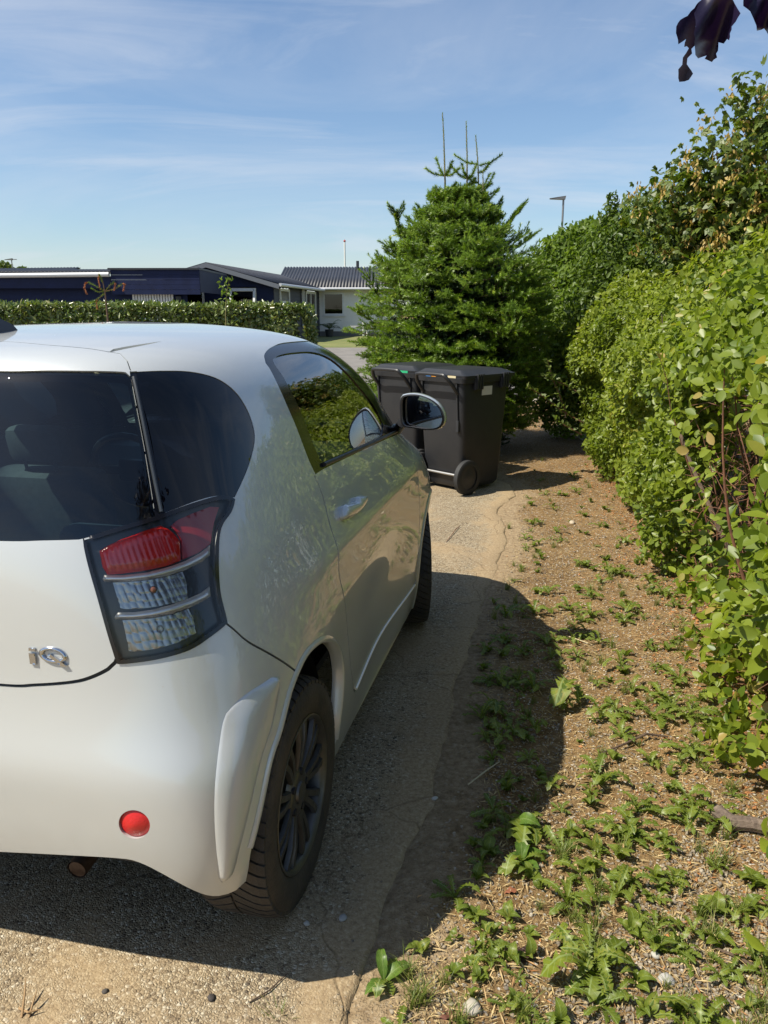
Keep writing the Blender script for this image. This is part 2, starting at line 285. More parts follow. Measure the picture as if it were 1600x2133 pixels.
def concrete_mat():
    m = bpy.data.materials.new('exposed_aggregate_concrete'); t, b, tcn, N = nodes(m); V = tcn.outputs['Object']; b.inputs['Roughness'].default_value = 0.88; b.inputs['Specular IOR Level'].default_value = 0.25
    vo = N('ShaderNodeTexVoronoi', Scale=135.0); t.links.new(V, vo.inputs['Vector']); s_ = N('ShaderNodeSeparateColor', vo.outputs['Color'])
    c1 = ramp(t, N, s_.outputs[0], [(0.0, (0.10, 0.08, 0.06)), (0.07, (0.22, 0.17, 0.115)), (0.30, (0.36, 0.285, 0.185)), (0.62, (0.42, 0.345, 0.235)), (0.86, (0.48, 0.41, 0.295)), (1.0, (0.64, 0.585, 0.47))])
    v2 = N('ShaderNodeTexVoronoi', Scale=135.0, feature='DISTANCE_TO_EDGE'); t.links.new(V, v2.inputs['Vector']); e_ = ramp(t, N, v2.outputs['Distance'], [(0.0, (0.5, 0.48, 0.45)), (0.14, (1, 1, 1))])
    mu = N('ShaderNodeMix', data_type='RGBA', blend_type='MULTIPLY'); mu.inputs[0].default_value = 0.85; t.links.new(c1.outputs[0], mu.inputs[6]); t.links.new(e_.outputs[0], mu.inputs[7])
    n1 = N('ShaderNodeTexNoise', Scale=2.3, Detail=6.0, Roughness=0.62, Distortion=0.4); t.links.new(V, n1.inputs['Vector']); sand = ramp(t, N, n1.outputs[0], [(0.46, (0, 0, 0)), (0.66, (1, 1, 1))])
    n2 = N('ShaderNodeTexNoise', Scale=70.0, Detail=5.0, Roughness=0.7); t.links.new(V, n2.inputs['Vector']); sc_ = ramp(t, N, n2.outputs[0], [(0.3, (0.22, 0.15, 0.085)), (0.55, (0.36, 0.27, 0.16)), (0.75, (0.50, 0.41, 0.28))])
    at_ = N('ShaderNodeAttribute'); at_.attribute_name = 'edge'; n7 = N('ShaderNodeTexNoise', Scale=8.0, Detail=5.0, Roughness=0.65); t.links.new(V, n7.inputs['Vector']); ea = N('ShaderNodeMath', at_.outputs['Fac'], operation='ADD'); es = N('ShaderNodeMath', n7.outputs[0], operation='SUBTRACT'); es.inputs[1].default_value = 0.5; e2 = N('ShaderNodeMath', es.outputs[0], operation='MULTIPLY'); e2.inputs[1].default_value = 1.8; t.links.new(e2.outputs[0], ea.inputs[1]); er = ramp(t, N, ea.outputs[0], [(0.35, (0, 0, 0)), (0.8, (1, 1, 1))])
    mxs = N('ShaderNodeMath', sand.outputs[0], operation='MAXIMUM'); t.links.new(er.outputs[0], mxs.inputs[1]); sm = N('ShaderNodeMath', mxs.outputs[0], operation='MULTIPLY'); sm.inputs[1].default_value = 0.80
    m2 = N('ShaderNodeMix', data_type='RGBA'); t.links.new(sm.outputs[0], m2.inputs[0]); t.links.new(mu.outputs[2], m2.inputs[6]); t.links.new(sc_.outputs[0], m2.inputs[7])
    # wandering cracks
    nd = N('ShaderNodeTexNoise', Scale=2.0, Detail=4.0); t.links.new(V, nd.inputs['Vector']); vm = N('ShaderNodeVectorMath', operation='SCALE'); t.links.new(nd.outputs['Color'], vm.inputs[0]); vm.inputs['Scale'].default_value = 0.55
    va = N('ShaderNodeVectorMath', V, operation='ADD'); t.links.new(vm.outputs[0], va.inputs[1])
    v3 = N('ShaderNodeTexVoronoi', Scale=1.25, feature='DISTANCE_TO_EDGE'); t.links.new(va.outputs[0], v3.inputs['Vector']); cr = ramp(t, N, v3.outputs['Distance'], [(0.0, (0.7, 0.7, 0.7)), (0.004, (0.4, 0.4, 0.4)), (0.008, (0, 0, 0))])
    cm = N('ShaderNodeMath', cr.outputs[0], operation='MULTIPLY'); t.links.new(n2.outputs[0], cm.inputs[1])
    m3 = N('ShaderNodeMix', data_type='RGBA'); t.links.new(cm.outputs[0], m3.inputs[0]); t.links.new(m2.outputs[2], m3.inputs[6]); m3.inputs[7].default_value = (0.10, 0.062, 0.03, 1)
    n4 = N('ShaderNodeTexNoise', Scale=0.8, Detail=4.0); t.links.new(V, n4.inputs['Vector']); r4 = ramp(t, N, n4.outputs[0], [(0.3, (0.78, 0.76, 0.74)), (0.7, (1.08, 1.06, 1.0))])
    m5 = N('ShaderNodeMix', data_type='RGBA', blend_type='MULTIPLY'); m5.inputs[0].default_value = 1.0; t.links.new(m3.outputs[2], m5.inputs[6]); t.links.new(r4.outputs[0], m5.inputs[7])
    t.links.new(m5.outputs[2], b.inputs['Base Color'])
    hm = N('ShaderNodeMath', v2.outputs['Distance'], operation='MULTIPLY'); iv = N('ShaderNodeMath', operation='SUBTRACT'); iv.inputs[0].default_value = 1.0; t.links.new(sm.outputs[0], iv.inputs[1]); t.links.new(iv.outputs[0], hm.inputs[1])
    bp = N('ShaderNodeBump', Strength=0.8, Distance=0.012); t.links.new(hm.outputs[0], bp.inputs['Height'])
    b2 = N('ShaderNodeBump', Strength=0.4, Distance=0.006); t.links.new(n2.outputs[0], b2.inputs['Height']); t.links.new(bp.outputs[0], b2.inputs['Normal'])
    b3 = N('ShaderNodeBump', Strength=0.4, Distance=0.008, invert=True); t.links.new(cr.outputs[0], b3.inputs['Height']); t.links.new(b2.outputs[0], b3.inputs['Normal']); t.links.new(b3.outputs[0], b.inputs['Normal'])
    return m
M['concrete'] = concrete_mat()
# driveway slab with a broken right edge
rows = np.unique(np.concatenate([np.linspace(-4, 1.0, 20), np.linspace(1.0, 9.0, 230), np.linspace(9, 13, 12)]))
Vd = []; nc = 26
for y in rows:
    ex = float(edge_x(y)) + 0.05*(vnoise(np.array([y]), np.array([0.0]), 0.22, 7)[0]-0.5) + 0.025*(vnoise(np.array([y]), np.array([0.0]), 0.07, 8)[0]-0.5)
    if y > 8.2: ex = ex + 0.3*(y-8.2)
    if y < 0.9: ex = float(edge_x(0.9))
    xr = np.concatenate([np.linspace(-5.5, ex-0.4, nc-8), ex-0.4+np.linspace(0.05, 0.385, 6), [ex, ex+0.008]])
    for k, x in enumerate(xr): Vd.append((x, y, (-0.03 if k == nc-1 else (0.0 if k < nc-2 else -0.006)) + float(rise(y))))
idd = np.arange(len(rows)*nc).reshape(len(rows), nc)
dme = mesh_np('driveway', np.array(Vd), np.stack([idd[:-1, :-1].ravel(), idd[:-1, 1:].ravel(), idd[1:, 1:].ravel(), idd[1:, :-1].ravel()], 1), M['concrete'], True, attrs={'edge': [1-float(sstep0(0.0, 0.30, float(edge_x(v[1]))-v[0])) for v in Vd]})
tag(ob('driveway', dme), kind='structure')
# road and lawn in front of the house across the way
def sheet(name, x0, x1, y0, y1, dz, m, n=24):
    ysr = np.linspace(y0, y1, n); V = []; 
    for y in ysr: V += [(x0, y, float(rise(y))+dz), (x1, y, float(rise(y))+dz)]
    return tag(ob(name, mesh_np(name, V, [(2*i, 2*i+1, 2*i+3, 2*i+2) for i in range(n-1)], m, True)), kind='structure')
M['asphalt'] = mat('road_surface', (0.20, 0.185, 0.165), 0.9, var=0.25, vscale=2.0, bump=0.3, bscale=50)
M['lawn'] = mat('dry_lawn', (0.20, 0.19, 0.06), 0.95, c2=(0.10, 0.13, 0.03), vscale=1.2, bump=0.5, bscale=25)
M['paving'] = mat('pale_paving', (0.42, 0.37, 0.28), 0.9, var=0.25, vscale=3)
sheet('road', -200, 200, 13.0, 14.6, 0.006, M['paving']); sheet('lawn', -60, 60, 31.0, 60.0, 0.008, M['lawn']); sheet('pavement', -200, 200, 14.6, 31.0, 0.004, M['asphalt'])
# ============================================================ PARKED CAR
CAR_O = Vector((-1.014, 2.022, 0)); CAR_YAW = R(12.6)
CS, CC = math.sin(CAR_YAW), math.cos(CAR_YAW)
FWD = Vector((CS, CC, 0)); RGT = Vector((CC, -CS, 0))
def to_car(p): q = p - CAR_O; return Vector((q.dot(RGT), q.dot(FWD), q.z))
def dir_car(d): return Vector((d.dot(RGT), d.dot(FWD), d.z))
def paint_mat():
    m = bpy.data.materials.new('pearl_white_paint'); m.use_nodes = True; t = m.node_tree; b = t.nodes['Principled BSDF']
    b.inputs['Base Color'].default_value = (0.555, 0.575, 0.565, 1); b.inputs['Roughness'].default_value = 0.40; b.inputs['Metallic'].default_value = 0.30
    b.inputs['Coat Weight'].default_value = 1.0; b.inputs['Coat Roughness'].default_value = 0.025; b.inputs['Coat IOR'].default_value = 1.62
    tcn = t.nodes.new('ShaderNodeTexCoord')
    vo = t.nodes.new('ShaderNodeTexVoronoi'); vo.inputs['Scale'].default_value = 900; t.links.new(tcn.outputs['Object'], vo.inputs['Vector'])
    bp = t.nodes.new('ShaderNodeBump'); bp.inputs['Strength'].default_value = 0.10; bp.inputs['Distance'].default_value = 0.001
    t.links.new(vo.outputs['Color'], bp.inputs['Height']); t.links.new(bp.outputs[0], b.inputs['Normal'])
    # road dust: faint, stronger low down, plus sparse specks
    sx = t.nodes.new('ShaderNodeSeparateXYZ'); t.links.new(tcn.outputs['Object'], sx.inputs[0])
    mr = t.nodes.new('ShaderNodeMapRange'); mr.inputs[1].default_value = 0.55; mr.inputs[2].default_value = 0.18; mr.inputs[3].default_value = 0.0; mr.inputs[4].default_value = 0.42; t.links.new(sx.outputs[2], mr.inputs[0])
    nz = t.nodes.new('ShaderNodeTexNoise'); nz.inputs['Scale'].default_value = 14; nz.inputs['Detail'].default_value = 6; t.links.new(tcn.outputs['Object'], nz.inputs['Vector'])
    mm = t.nodes.new('ShaderNodeMath'); mm.operation = 'MULTIPLY'; t.links.new(mr.outputs[0], mm.inputs[0]); t.links.new(nz.outputs[0], mm.inputs[1])
    vs = t.nodes.new('ShaderNodeTexVoronoi'); vs.inputs['Scale'].default_value = 22; t.links.new(tcn.outputs['Object'], vs.inputs['Vector'])
    lt = t.nodes.new('ShaderNodeMath'); lt.operation = 'LESS_THAN'; lt.inputs[1].default_value = 0.035; t.links.new(vs.outputs['Distance'], lt.inputs[0])
    l2 = t.nodes.new('ShaderNodeMath'); l2.operation = 'MULTIPLY'; l2.inputs[1].default_value = 0.35; t.links.new(lt.outputs[0], l2.inputs[0])
    am = t.nodes.new('ShaderNodeMath'); am.operation = 'MAXIMUM'; t.links.new(mm.outputs[0], am.inputs[0]); t.links.new(l2.outputs[0], am.inputs[1])
    mx = t.nodes.new('ShaderNodeMix'); mx.data_type = 'RGBA'; t.links.new(am.outputs[0], mx.inputs[0]); mx.inputs[6].default_value = (0.555, 0.575, 0.565, 1); mx.inputs[7].default_value = (0.33, 0.27, 0.19, 1)
    t.links.new(mx.outputs[2], b.inputs['Base Color'])
    cr = t.nodes.new('ShaderNodeMapRange'); cr.inputs[1].default_value = 0; cr.inputs[2].default_value = 0.4; cr.inputs[3].default_value = 0.025; cr.inputs[4].default_value = 0.35; t.links.new(am.outputs[0], cr.inputs[0]); t.links.new(cr.outputs[0], b.inputs['Coat Roughness'])
    return m
M['paint'] = paint_mat()
M['black'] = mat('black_trim', (0.012, 0.012, 0.014), 0.45)
M['gloss_black'] = mat('gloss_black_trim', (0.006, 0.006, 0.008), 0.12, spec=0.6)
M['chrome'] = mat('chrome', (0.55, 0.56, 0.58), 0.10, 1.0)
M['satin'] = mat('satin_silver', (0.85, 0.85, 0.83), 0.35, 0.75)
M['privacy'] = glass('privacy_glass', (0.016, 0.022, 0.045), ior=1.5, dens=0.75)
M['reargl'] = glass('rear_glass', (0.40, 0.56, 0.62), ior=1.5, dens=0.85)
M['sidegl'] = glass('door_glass', (0.70, 0.80, 0.72), ior=1.5, dens=1.1)
M['clear'] = glass('clear_lens', (0.95, 0.96, 0.96), ior=1.5, dens=0.5)
M['trim'] = mat('cabin_trim', (0.030, 0.036, 0.042), 0.75)
M['dash'] = mat('dash_grey', (0.12, 0.13, 0.135), 0.7)
M['seat'] = mat('seat_fabric', (0.075, 0.085, 0.09), 0.85, var=0.3, vscale=40)
M['tyre'] = mat('tyre_rubber', (0.022, 0.020, 0.018), 0.75, c2=(0.06, 0.048, 0.036), vscale=9, bump=0.25, bscale=120)
M['rim'] = mat('wheel_alloy', (0.13, 0.125, 0.115), 0.38, 0.7, var=0.35, vscale=12)
M['redlens'] = mat('red_lens', (0.95, 0.035, 0.02), 0.12, spec=0.7, coat=0.6, c2=(0.75, 0.012, 0.01), vscale=55)
M['reflector'] = mat('reflector_red', (0.55, 0.016, 0.016), 0.22, spec=0.6, bump=0.25, bscale=500)
M['amber'] = mat('amber_lens', (0.13, 0.05, 0.03), 0.2, coat=0.5)
# --- body surface: horizontal slices (z, half width, rear y, front y, rear exponent, front exponent)
TB = np.array([
 (0.17, 0.800, -0.375, 2.40, 11.0, 6.0), (0.25, 0.822, -0.425, 2.47, 11.0, 6.0), (0.34, 0.832, -0.445, 2.51, 11.0, 6.0), (0.45, 0.834, -0.452, 2.53, 10.0, 6.0),
 (0.56, 0.833, -0.452, 2.53, 8.4, 6.0), (0.66, 0.832, -0.430, 2.51, 6.6, 6.0), (0.76, 0.828, -0.412, 2.46, 5.8, 5.8), (0.86, 0.815, -0.402, 2.36, 5.2, 5.2),
 (0.95, 0.796, -0.392, 2.20, 4.8, 4.5), (1.04, 0.765, -0.376, 2.02, 4.5, 4.2), (1.14, 0.731, -0.346, 1.87, 4.3, 4.4), (1.24, 0.697, -0.304, 1.70, 4.2, 4.4),
 (1.33, 0.657, -0.262, 1.50, 4.2, 4.2), (1.39, 0.615, -0.236, 1.34, 4.2, 4.0), (1.43, 0.566, -0.190, 1.20, 4.2, 3.8), (1.457, 0.495, -0.09, 1.08, 4.0, 3.4),
 (1.478, 0.380, 0.08, 0.96, 3.6, 3.0), (1.492, 0.22, 0.32, 0.84, 3.0, 3.0), (1.498, 0.02, 0.62, 0.70, 2.5, 2.5)])
def pchip(x, y, xi):
    h = np.diff(x); d = np.diff(y)/h; m = np.zeros(len(x)); m[0] = d[0]; m[-1] = d[-1]
    for k in range(1, len(x)-1):
        if d[k-1]*d[k] > 0:
            w1 = 2*h[k]+h[k-1]; w2 = h[k]+2*h[k-1]; m[k] = (w1+w2)/(w1/d[k-1]+w2/d[k])
    i = np.clip(np.searchsorted(x, xi)-1, 0, len(h)-1); t = (xi-x[i])/h[i]
    return (2*t**3-3*t**2+1)*y[i] + (t**3-2*t**2+t)*h[i]*m[i] + (-2*t**3+3*t**2)*y[i+1] + (t**3-t**2)*h[i]*m[i+1]
SV = np.r_[0, np.cumsum(np.hypot(np.diff(TB[:, 0]), np.diff(TB[:, 1])))]
LV = SV[-1]; LU = 4.3; NU, NV = 420, 260
vi = np.linspace(0, LV, NV+1)
def gsm(a, s):
    k = int(4*s)+1; x = np.arange(-k, k+1); g = np.exp(-x*x/(2*s*s)); g /= g.sum()
    p = np.r_[2*a[0]-a[k:0:-1], a, 2*a[-1]-a[-2:-k-2:-1]]; return np.convolve(p, g, 'valid')
TBD = [gsm(pchip(SV, TB[:, c], vi), 4.0) for c in range(6)]
YC = 0.70
def sstep(a, b, x): t = np.clip((x-a)/(b-a), 0, 1); return t*t*(3-2*t)
GRID = np.zeros((NU+1, NV+1, 3))
ph = np.linspace(0, math.pi, 2400)
for j in range(NV+1):
    z, W, Rr, Ff, nr, nf = [TBD[c][j] for c in range(6)]
    cph, sph = np.abs(np.cos(ph)), np.abs(np.sin(ph))
    n = np.where(ph < math.pi/2, nr, nf); ax = np.where(ph < math.pi/2, YC-Rr, Ff-YC)
    # polar angle in normalised space
    rr = (cph**n + sph**n)**(-1/n)
    x = max(W, 0.004)*rr*sph; y = YC - ax*rr*np.cos(ph)
    s = np.r_[0, np.cumsum(np.hypot(np.diff(x), np.diff(y)))]; s /= s[-1]
    ui = np.linspace(0, 1, NU+1)
    GRID[:, j, 0] = np.interp(ui, s, x); GRID[:, j, 1] = np.interp(ui, s, y); GRID[:, j, 2] = z
X, Y, Z = GRID[..., 0], GRID[..., 1], GRID[..., 2]
side = sstep(0.45, 0.75, X)
hip = 0.014*np.exp(-((Y-0.03)/0.36)**2)*sstep(0.2, 0.45, Z)*(1-sstep(0.66, 0.98, Z))
fen = 0.014*np.exp(-((Y-2.0)/0.36)**2)*sstep(0.2, 0.45, Z)*(1-sstep(0.66, 0.98, Z))
waist = -0.03*np.exp(-((Y-1.0)/0.42)**2)*sstep(0.10, 0.30, Z)*(1-sstep(0.52, 0.80, Z))
shoulder = 0.010*np.exp(-((Z-0.86)/0.05)**2)*sstep(-0.1, 0.25, Y)*(1-sstep(1.9, 2.3, Y))
GRID[..., 0] += (hip+fen+waist+shoulder)*side
# roof crown, lower rear edge
GRID[..., 2] += 0.0
# scoop of the lower rear bumper towards the corner (corner hangs lower and is fuller)
dU = np.gradient(GRID, axis=0); dV = np.gradient(GRID, axis=1); NRM = np.cross(dU, dV); NRM /= np.linalg.norm(NRM, axis=2, keepdims=True)+1e-12
def S(u, v, A=None):
    A = GRID if A is None else A
    a = np.clip(np.asarray(u)/LU*NU, 0, NU-1e-6); b = np.clip(np.asarray(v)/LV*NV, 0, NV-1e-6)
    i = a.astype(int); j = b.astype(int); fa = (a-i)[..., None]; fb = (b-j)[..., None]
    return A[i, j]*(1-fa)*(1-fb) + A[i+1, j]*fa*(1-fb) + A[i, j+1]*(1-fa)*fb + A[i+1, j+1]*fa*fb
def SN(u, v):
    n = S(u, v, NRM); return n/(np.linalg.norm(n, axis=-1, keepdims=True)+1e-12)
gi = np.arange((NU+1)*(NV+1)).reshape(NU+1, NV+1)
_a, _b, _c, _d = gi[:-1, :-1].ravel(), gi[1:, :-1].ravel(), gi[1:, 1:].ravel(), gi[:-1, 1:].ravel()
_T = np.stack([np.stack([_a, _b, _c], 1), np.stack([_a, _c, _d], 1)], 1).reshape(-1, 3)
_V = GRID.reshape(-1, 3); BV = BVHTree.FromPolygons([Vector(p) for p in _V], [tuple(t) for t in _T.tolist()])
def hit_uv(loc, idx):
    tri = _T[idx]; P = np.array(loc); A, B, Cc = _V[tri]
    m = np.stack([B-A, Cc-A], 1); st, *_ = np.linalg.lstsq(m, P-A, rcond=None)
    q, half = divmod(int(idx), 2); i, j = divmod(q, NV)
    if half == 0: a, b = i+st[0]+st[1], j+st[1]
    else: a, b = i+st[0], j+st[0]+st[1]
    return (a/NU*LU, b/NV*LV)
def px_uv(x, y):
    o = to_car(CAMP); d = dir_car(ray(x, y)).normalized()
    loc, nr_, idx, di = BV.ray_cast(o, d)
    if loc is None:
        best = None
        for t in np.linspace(1.0, 6.0, 160):
            l2, n2_, i2, d2 = BV.find_nearest(o + d*t)
            if best is None or d2 < best[0]: best = (d2, l2, i2)
        loc, idx = best[1], best[2]
    return hit_uv(loc, idx)
def side_uv(y, z):
    loc, n_, idx, d_ = BV.ray_cast(Vector((3, y, z)), Vector((-1, 0, 0)))
    if loc is None: loc, n_, idx, d_ = BV.find_nearest(Vector((0.8, y, z)))
    return hit_uv(loc, idx)
def rear_uv(x, z):
    loc, n_, idx, d_ = BV.ray_cast(Vector((max(x, 1e-3), -3, z)), Vector((0, 1, 0)))
    if loc is None: loc, n_, idx, d_ = BV.find_nearest(Vector((x, -0.5, z)))
    q = hit_uv(loc, idx); return (0.0, q[1]) if x <= 0.0 else q
def front_uv(x, z):
    loc, n_, idx, d_ = BV.ray_cast(Vector((max(x, 1e-3), 5, z)), Vector((0, -1, 0)))
    q = hit_uv(loc, idx); return (LU, q[1]) if x <= 0.0 else q
def PX(l): return [px_uv(*p) for p in l]
def dens(pts, step=0.012, closed=False, smooth=True):
    """Catmull-Rom through points, resampled"""
    P = np.array(pts, float); n = len(P); o = []
    rng = range(n if closed else n-1)
    for i in rng:
        p1, p2 = P[i], P[(i+1) % n]; p0 = P[i-1] if (closed or i > 0) else 2*p1-p2; p3 = P[(i+2) % n] if (closed or i < n-2) else 2*p2-p1
        k = max(1, int(np.linalg.norm(p2-p1)/step))
        for t in np.arange(k)/k:
            if smooth: o.append(0.5*((2*p1)+(-p0+p2)*t+(2*p0-5*p1+4*p2-p3)*t*t+(-p0+3*p1-3*p2+p3)*t**3))
            else: o.append(p1+(p2-p1)*t)
    if not closed: o.append(P[-1])
    return [tuple(q) for q in o]
def strip(pl, w, closed=False):
    """polyline in uv -> thin polygon of width w"""
    P = np.array(pl); T = np.gradient(P, axis=0); T /= np.linalg.norm(T, axis=1, keepdims=True)+1e-12; N = np.stack([-T[:, 1], T[:, 0]], 1)
    return [tuple(p) for p in P+N*w/2] + [tuple(p) for p in (P-N*w/2)[::-1]]
def inpoly(poly, pts):
    x, y = pts[:, 0], pts[:, 1]; P = np.array(poly); c = np.zeros(len(pts), bool)
    bb = (x >= P[:, 0].min()) & (x <= P[:, 0].max()) & (y >= P[:, 1].min()) & (y <= P[:, 1].max()); ii = np.where(bb)[0]
    if len(ii) == 0: return c
    xs, ys = x[ii], y[ii]; cc = np.zeros(len(ii), bool); q = np.roll(P, 1, 0)
    for (x1, y1), (x2, y2) in zip(P, q):
        if y1 == y2: continue
        cnd = ((y1 > ys) != (y2 > ys)) & (xs < (x2-x1)*(ys-y1)/(y2-y1)+x1); cc ^= cnd
    c[ii] = cc; return c
def polydist(poly, pts):
    P = np.array(poly); Q = np.roll(P, -1, 0); d = np.full(len(pts), 1e9)
    for a, b in zip(P, Q):
        ab = b-a; t = np.clip(((pts-a)@ab)/(ab@ab+1e-15), 0, 1); d = np.minimum(d, np.hypot(*(pts-a-t[:, None]*ab).T))
    return d
# --- feature outlines (image points of the visible side -> points on the body surface)
c_top = rear_uv(0.0, 1.0)
zt = S(*[np.array(a) for a in px_uv(0, 773)])[2]; zb = S(*[np.array(a) for a in px_uv(0, 1127)])[2]; zh = S(*[np.array(a) for a in px_uv(0, 1427)])[2]; zbb = S(*[np.array(a) for a in px_uv(0, 1774)])[2]
print('CAR z glass top/bottom, hatch bottom, bumper bottom', zt, zb, zh, zbb)
rw = dens([rear_uv(0, zt+0.004)]+PX([(0, 773), (100, 772), (200, 773)]), 0.02) + dens(PX([(240, 774), (262, 776), (271, 784), (285, 850), (302, 940), (318, 1040), (324, 1077)]), 0.012) + dens(PX([(323, 1080), (250, 1101), (178, 1121)]), 0.015) + dens(PX([(165, 1124), (90, 1126), (0, 1127)])+[rear_uv(0, zb-0.002)], 0.02)
tl = dens(PX([(177, 1125), (250, 1102), (330, 1078), (394, 1055), (447, 1039), (472, 1037), (486, 1041)]), 0.012)[:-1] + dens(PX([(486, 1041), (478, 1064), (462, 1086), (454, 1109), (451, 1147), (451, 1190), (454, 1232), (461, 1264), (469, 1294)]), 0.012)[:-1] + dens(PX([(469, 1296), (436, 1322), (394, 1349), (330, 1368), (249, 1379)]), 0.012)[:-1] + dens(PX([(247, 1379), (228, 1317), (202, 1226), (177, 1127)]), 0.012)[:-1]
qw = dens(PX([(284, 774), (338, 772), (397, 774), (450, 787), (488, 813), (514, 850), (528, 888), (531, 917), (521, 962), (503, 1007), (489, 1036)]), 0.012) + dens(PX([(484, 1036), (450, 1033), (405, 1045), (346, 1067)]), 0.012) + dens(PX([(341, 1066), (322, 951), (300, 850)]), 0.012)
pil = PX([(270, 774), (285, 773), (300, 850), (322, 951), (346, 1070), (324, 1080), (318, 1040), (302, 940), (285, 850), (271, 784)])
df = dens(PX([(553, 756), (551, 738), (566, 723), (597, 713), (645, 710), (684, 721), (719, 745), (750, 776), (775, 806), (797, 836), (818, 868), (830, 896)]), 0.012) + dens(PX([(830, 902), (800, 917), (740, 945), (676, 976)]), 0.012) + dens(PX([(657, 988), (640, 950), (619, 894), (598, 845), (578, 800), (560, 765)]), 0.012)
dg = dens(PX([(573, 758), (570, 748), (580, 740), (606, 734), (649, 732), (684, 743), (715, 767), (750, 806), (781, 847), (800, 885)]), 0.012) + dens(PX([(797, 905), (740, 933), (675, 962)]), 0.012) + dens(PX([(668, 958), (645, 902), (610, 819), (580, 768)]), 0.012)
door_rear = PX([(556, 762), (578, 800), (598, 845), (619, 894), (640, 950), (655, 990), (671, 1029), (689, 1099), (706, 1187), (718, 1252), (726, 1336), (731, 1390), (737, 1437)])
yb0 = S(*[np.array(a) for a in door_rear[-1]])
print('door rear bottom', yb0)
DZ = float(yb0[2])
door_bot = [door_rear[-1]] + [side_uv(yb0[1]+0.03, DZ-0.02)] + [side_uv(y, DZ-0.022) for y in (0.7, 0.9, 1.1, 1.3, 1.5)]
dfr = [side_uv(1.60, DZ), side_uv(1.63, 0.45), side_uv(1.655, 0.6), side_uv(1.66, 0.75), side_uv(1.64, 0.88)]
door = dens(door_rear, 0.012) + dens(door_bot, 0.02)[1:] + dens(dfr, 0.02) + PX([(838, 900), (832, 890)]) + dens(PX([(818, 866), (797, 834), (775, 804), (750, 774), (719, 743), (684, 719), (645, 708), (597, 711), (565, 721), (549, 738)]), 0.012)
door_gap = strip(dens(door_rear[5:], 0.012)+dens(door_bot, 0.02)[1:]+dens(dfr, 0.02), 0.007)
tg_top = [rear_uv(0, 1.447)]+PX([(0, 712), (100, 719), (180, 726), (225, 733)])
tg = dens(tg_top, 0.02) + PX([(250, 737), (265, 752), (273, 776), (285, 850), (302, 940), (318, 1040), (332, 1079)]) + PX([(250, 1104), (179, 1126), (202, 1230), (228, 1317), (243, 1372)]) + dens(PX([(239, 1381), (225, 1394), (187, 1412), (150, 1421), (75, 1427), (0, 1427)])+[rear_uv(0, zh)], 0.012)
tg_gap = strip(dens(PX([(177, 1127), (202, 1228), (228, 1317), (243, 1372), (240, 1380), (225, 1394), (187, 1412), (150, 1421), (75, 1427), (0, 1427)])+[rear_uv(0, zh)], 0.012), 0.0075)
roof_gap = strip(dens(tg_top, 0.02)+PX([(250, 737), (265, 752), (272, 772)]), 0.005)
ditch = dens(PX([(224, 735), (260, 727), (300, 719), (336, 711), (300, 716), (262, 722), (236, 727)]), 0.012)
bz = lambda x, z: rear_uv(x, z)
bump_top = dens(PX([(0, 1427), (75, 1427), (150, 1421), (187, 1412), (225, 1394), (240, 1380)]), 0.012)
seam = dens(PX([(469, 1297), (487, 1311), (517, 1337), (562, 1362), (600, 1386), (620, 1402)]), 0.012)
bumper = [rear_uv(0, zh)] + bump_top + dens(PX([(249, 1379), (330, 1368), (394, 1349), (436, 1322), (469, 1297)]), 0.012) + seam + [side_uv(-0.1, 0.3), side_uv(-0.1, 0.18), (0.0, -0.01)]
seam_gap = strip(seam, 0.0055)
tlb = tl
mould = dens(PX([(565, 1411), (516, 1443), (480, 1475), (464, 1503), (452, 1584), (446, 1665), (448, 1745), (456, 1836)]), 0.01)[:-1] + dens(PX([(462, 1838), (484, 1822), (500, 1765), (520, 1685), (544, 1584), (569, 1503), (584, 1425), (577, 1410)]), 0.01)
refl = [px_uv(280+33*math.cos(t)*0.98-4*math.sin(t), 1717+29*math.sin(t)+6*math.cos(t)) for t in np.linspace(0, 2*math.pi, 40, endpoint=False)]
plate = [rear_uv(x, z) for x, z in [(0.0, 0.62), (0.235, 0.62), (0.26, 0.605), (0.262, 0.48), (0.235, 0.468), (0.0, 0.468)]]
ARC_C, ARC_R = (0.0, 0.315), 0.352
def circ(cy, cz, r): return [side_uv(cy+r*math.cos(t), cz+r*math.sin(t)) for t in np.linspace(R(-28), R(208), 70)] + [side_uv(cy-0.25, 0.1), side_uv(cy+0.25, 0.1)]
arch_px = [(508, 1850), (516, 1815), (524, 1765), (544, 1685), (565, 1584), (585, 1523), (605, 1443), (616, 1412), (636, 1370), (659, 1345), (678, 1336), (696, 1341), (708, 1362), (713, 1401), (711, 1455), (706, 1501), (701, 1540)]; arch_r = dens(PX(arch_px), 0.012) + [side_uv(0.22, 0.1), side_uv(-0.3, 0.1)]; arch_f = circ(2.0, 0.315, 0.352)
low = [rear_uv(0, zbb)] + dens(PX([(0, 1774), (121, 1780), (242, 1787), (290, 1796), (343, 1822), (403, 1854), (430, 1864), (456, 1866), (492, 1854), (511, 1836)]), 0.015)
cut_low = [(-0.05, low[0][1])] + low + [side_uv(-0.28, 0.2), side_uv(0.3, 0.2), side_uv(0.6, 0.19), side_uv(1.7, 0.19), side_uv(2.3, 0.2), front_uv(0.3, 0.22), (LU+0.05, front_uv(0.0, 0.22)[1]), (LU+0.05, -0.05), (-0.05, -0.05)]
wind = dens([front_uv(0.0, 1.415)] + [front_uv(x, z) for x, z in [(0.3, 1.41), (0.5, 1.38), (0.58, 1.30), (0.64, 1.15), (0.69, 1.0)]], 0.02) + [front_uv(0.5, 0.975), front_uv(0.0, 0.985)]
wind = [(LU+0.02, wind[0][1])] + wind + [(LU+0.02, wind[-1][1])]
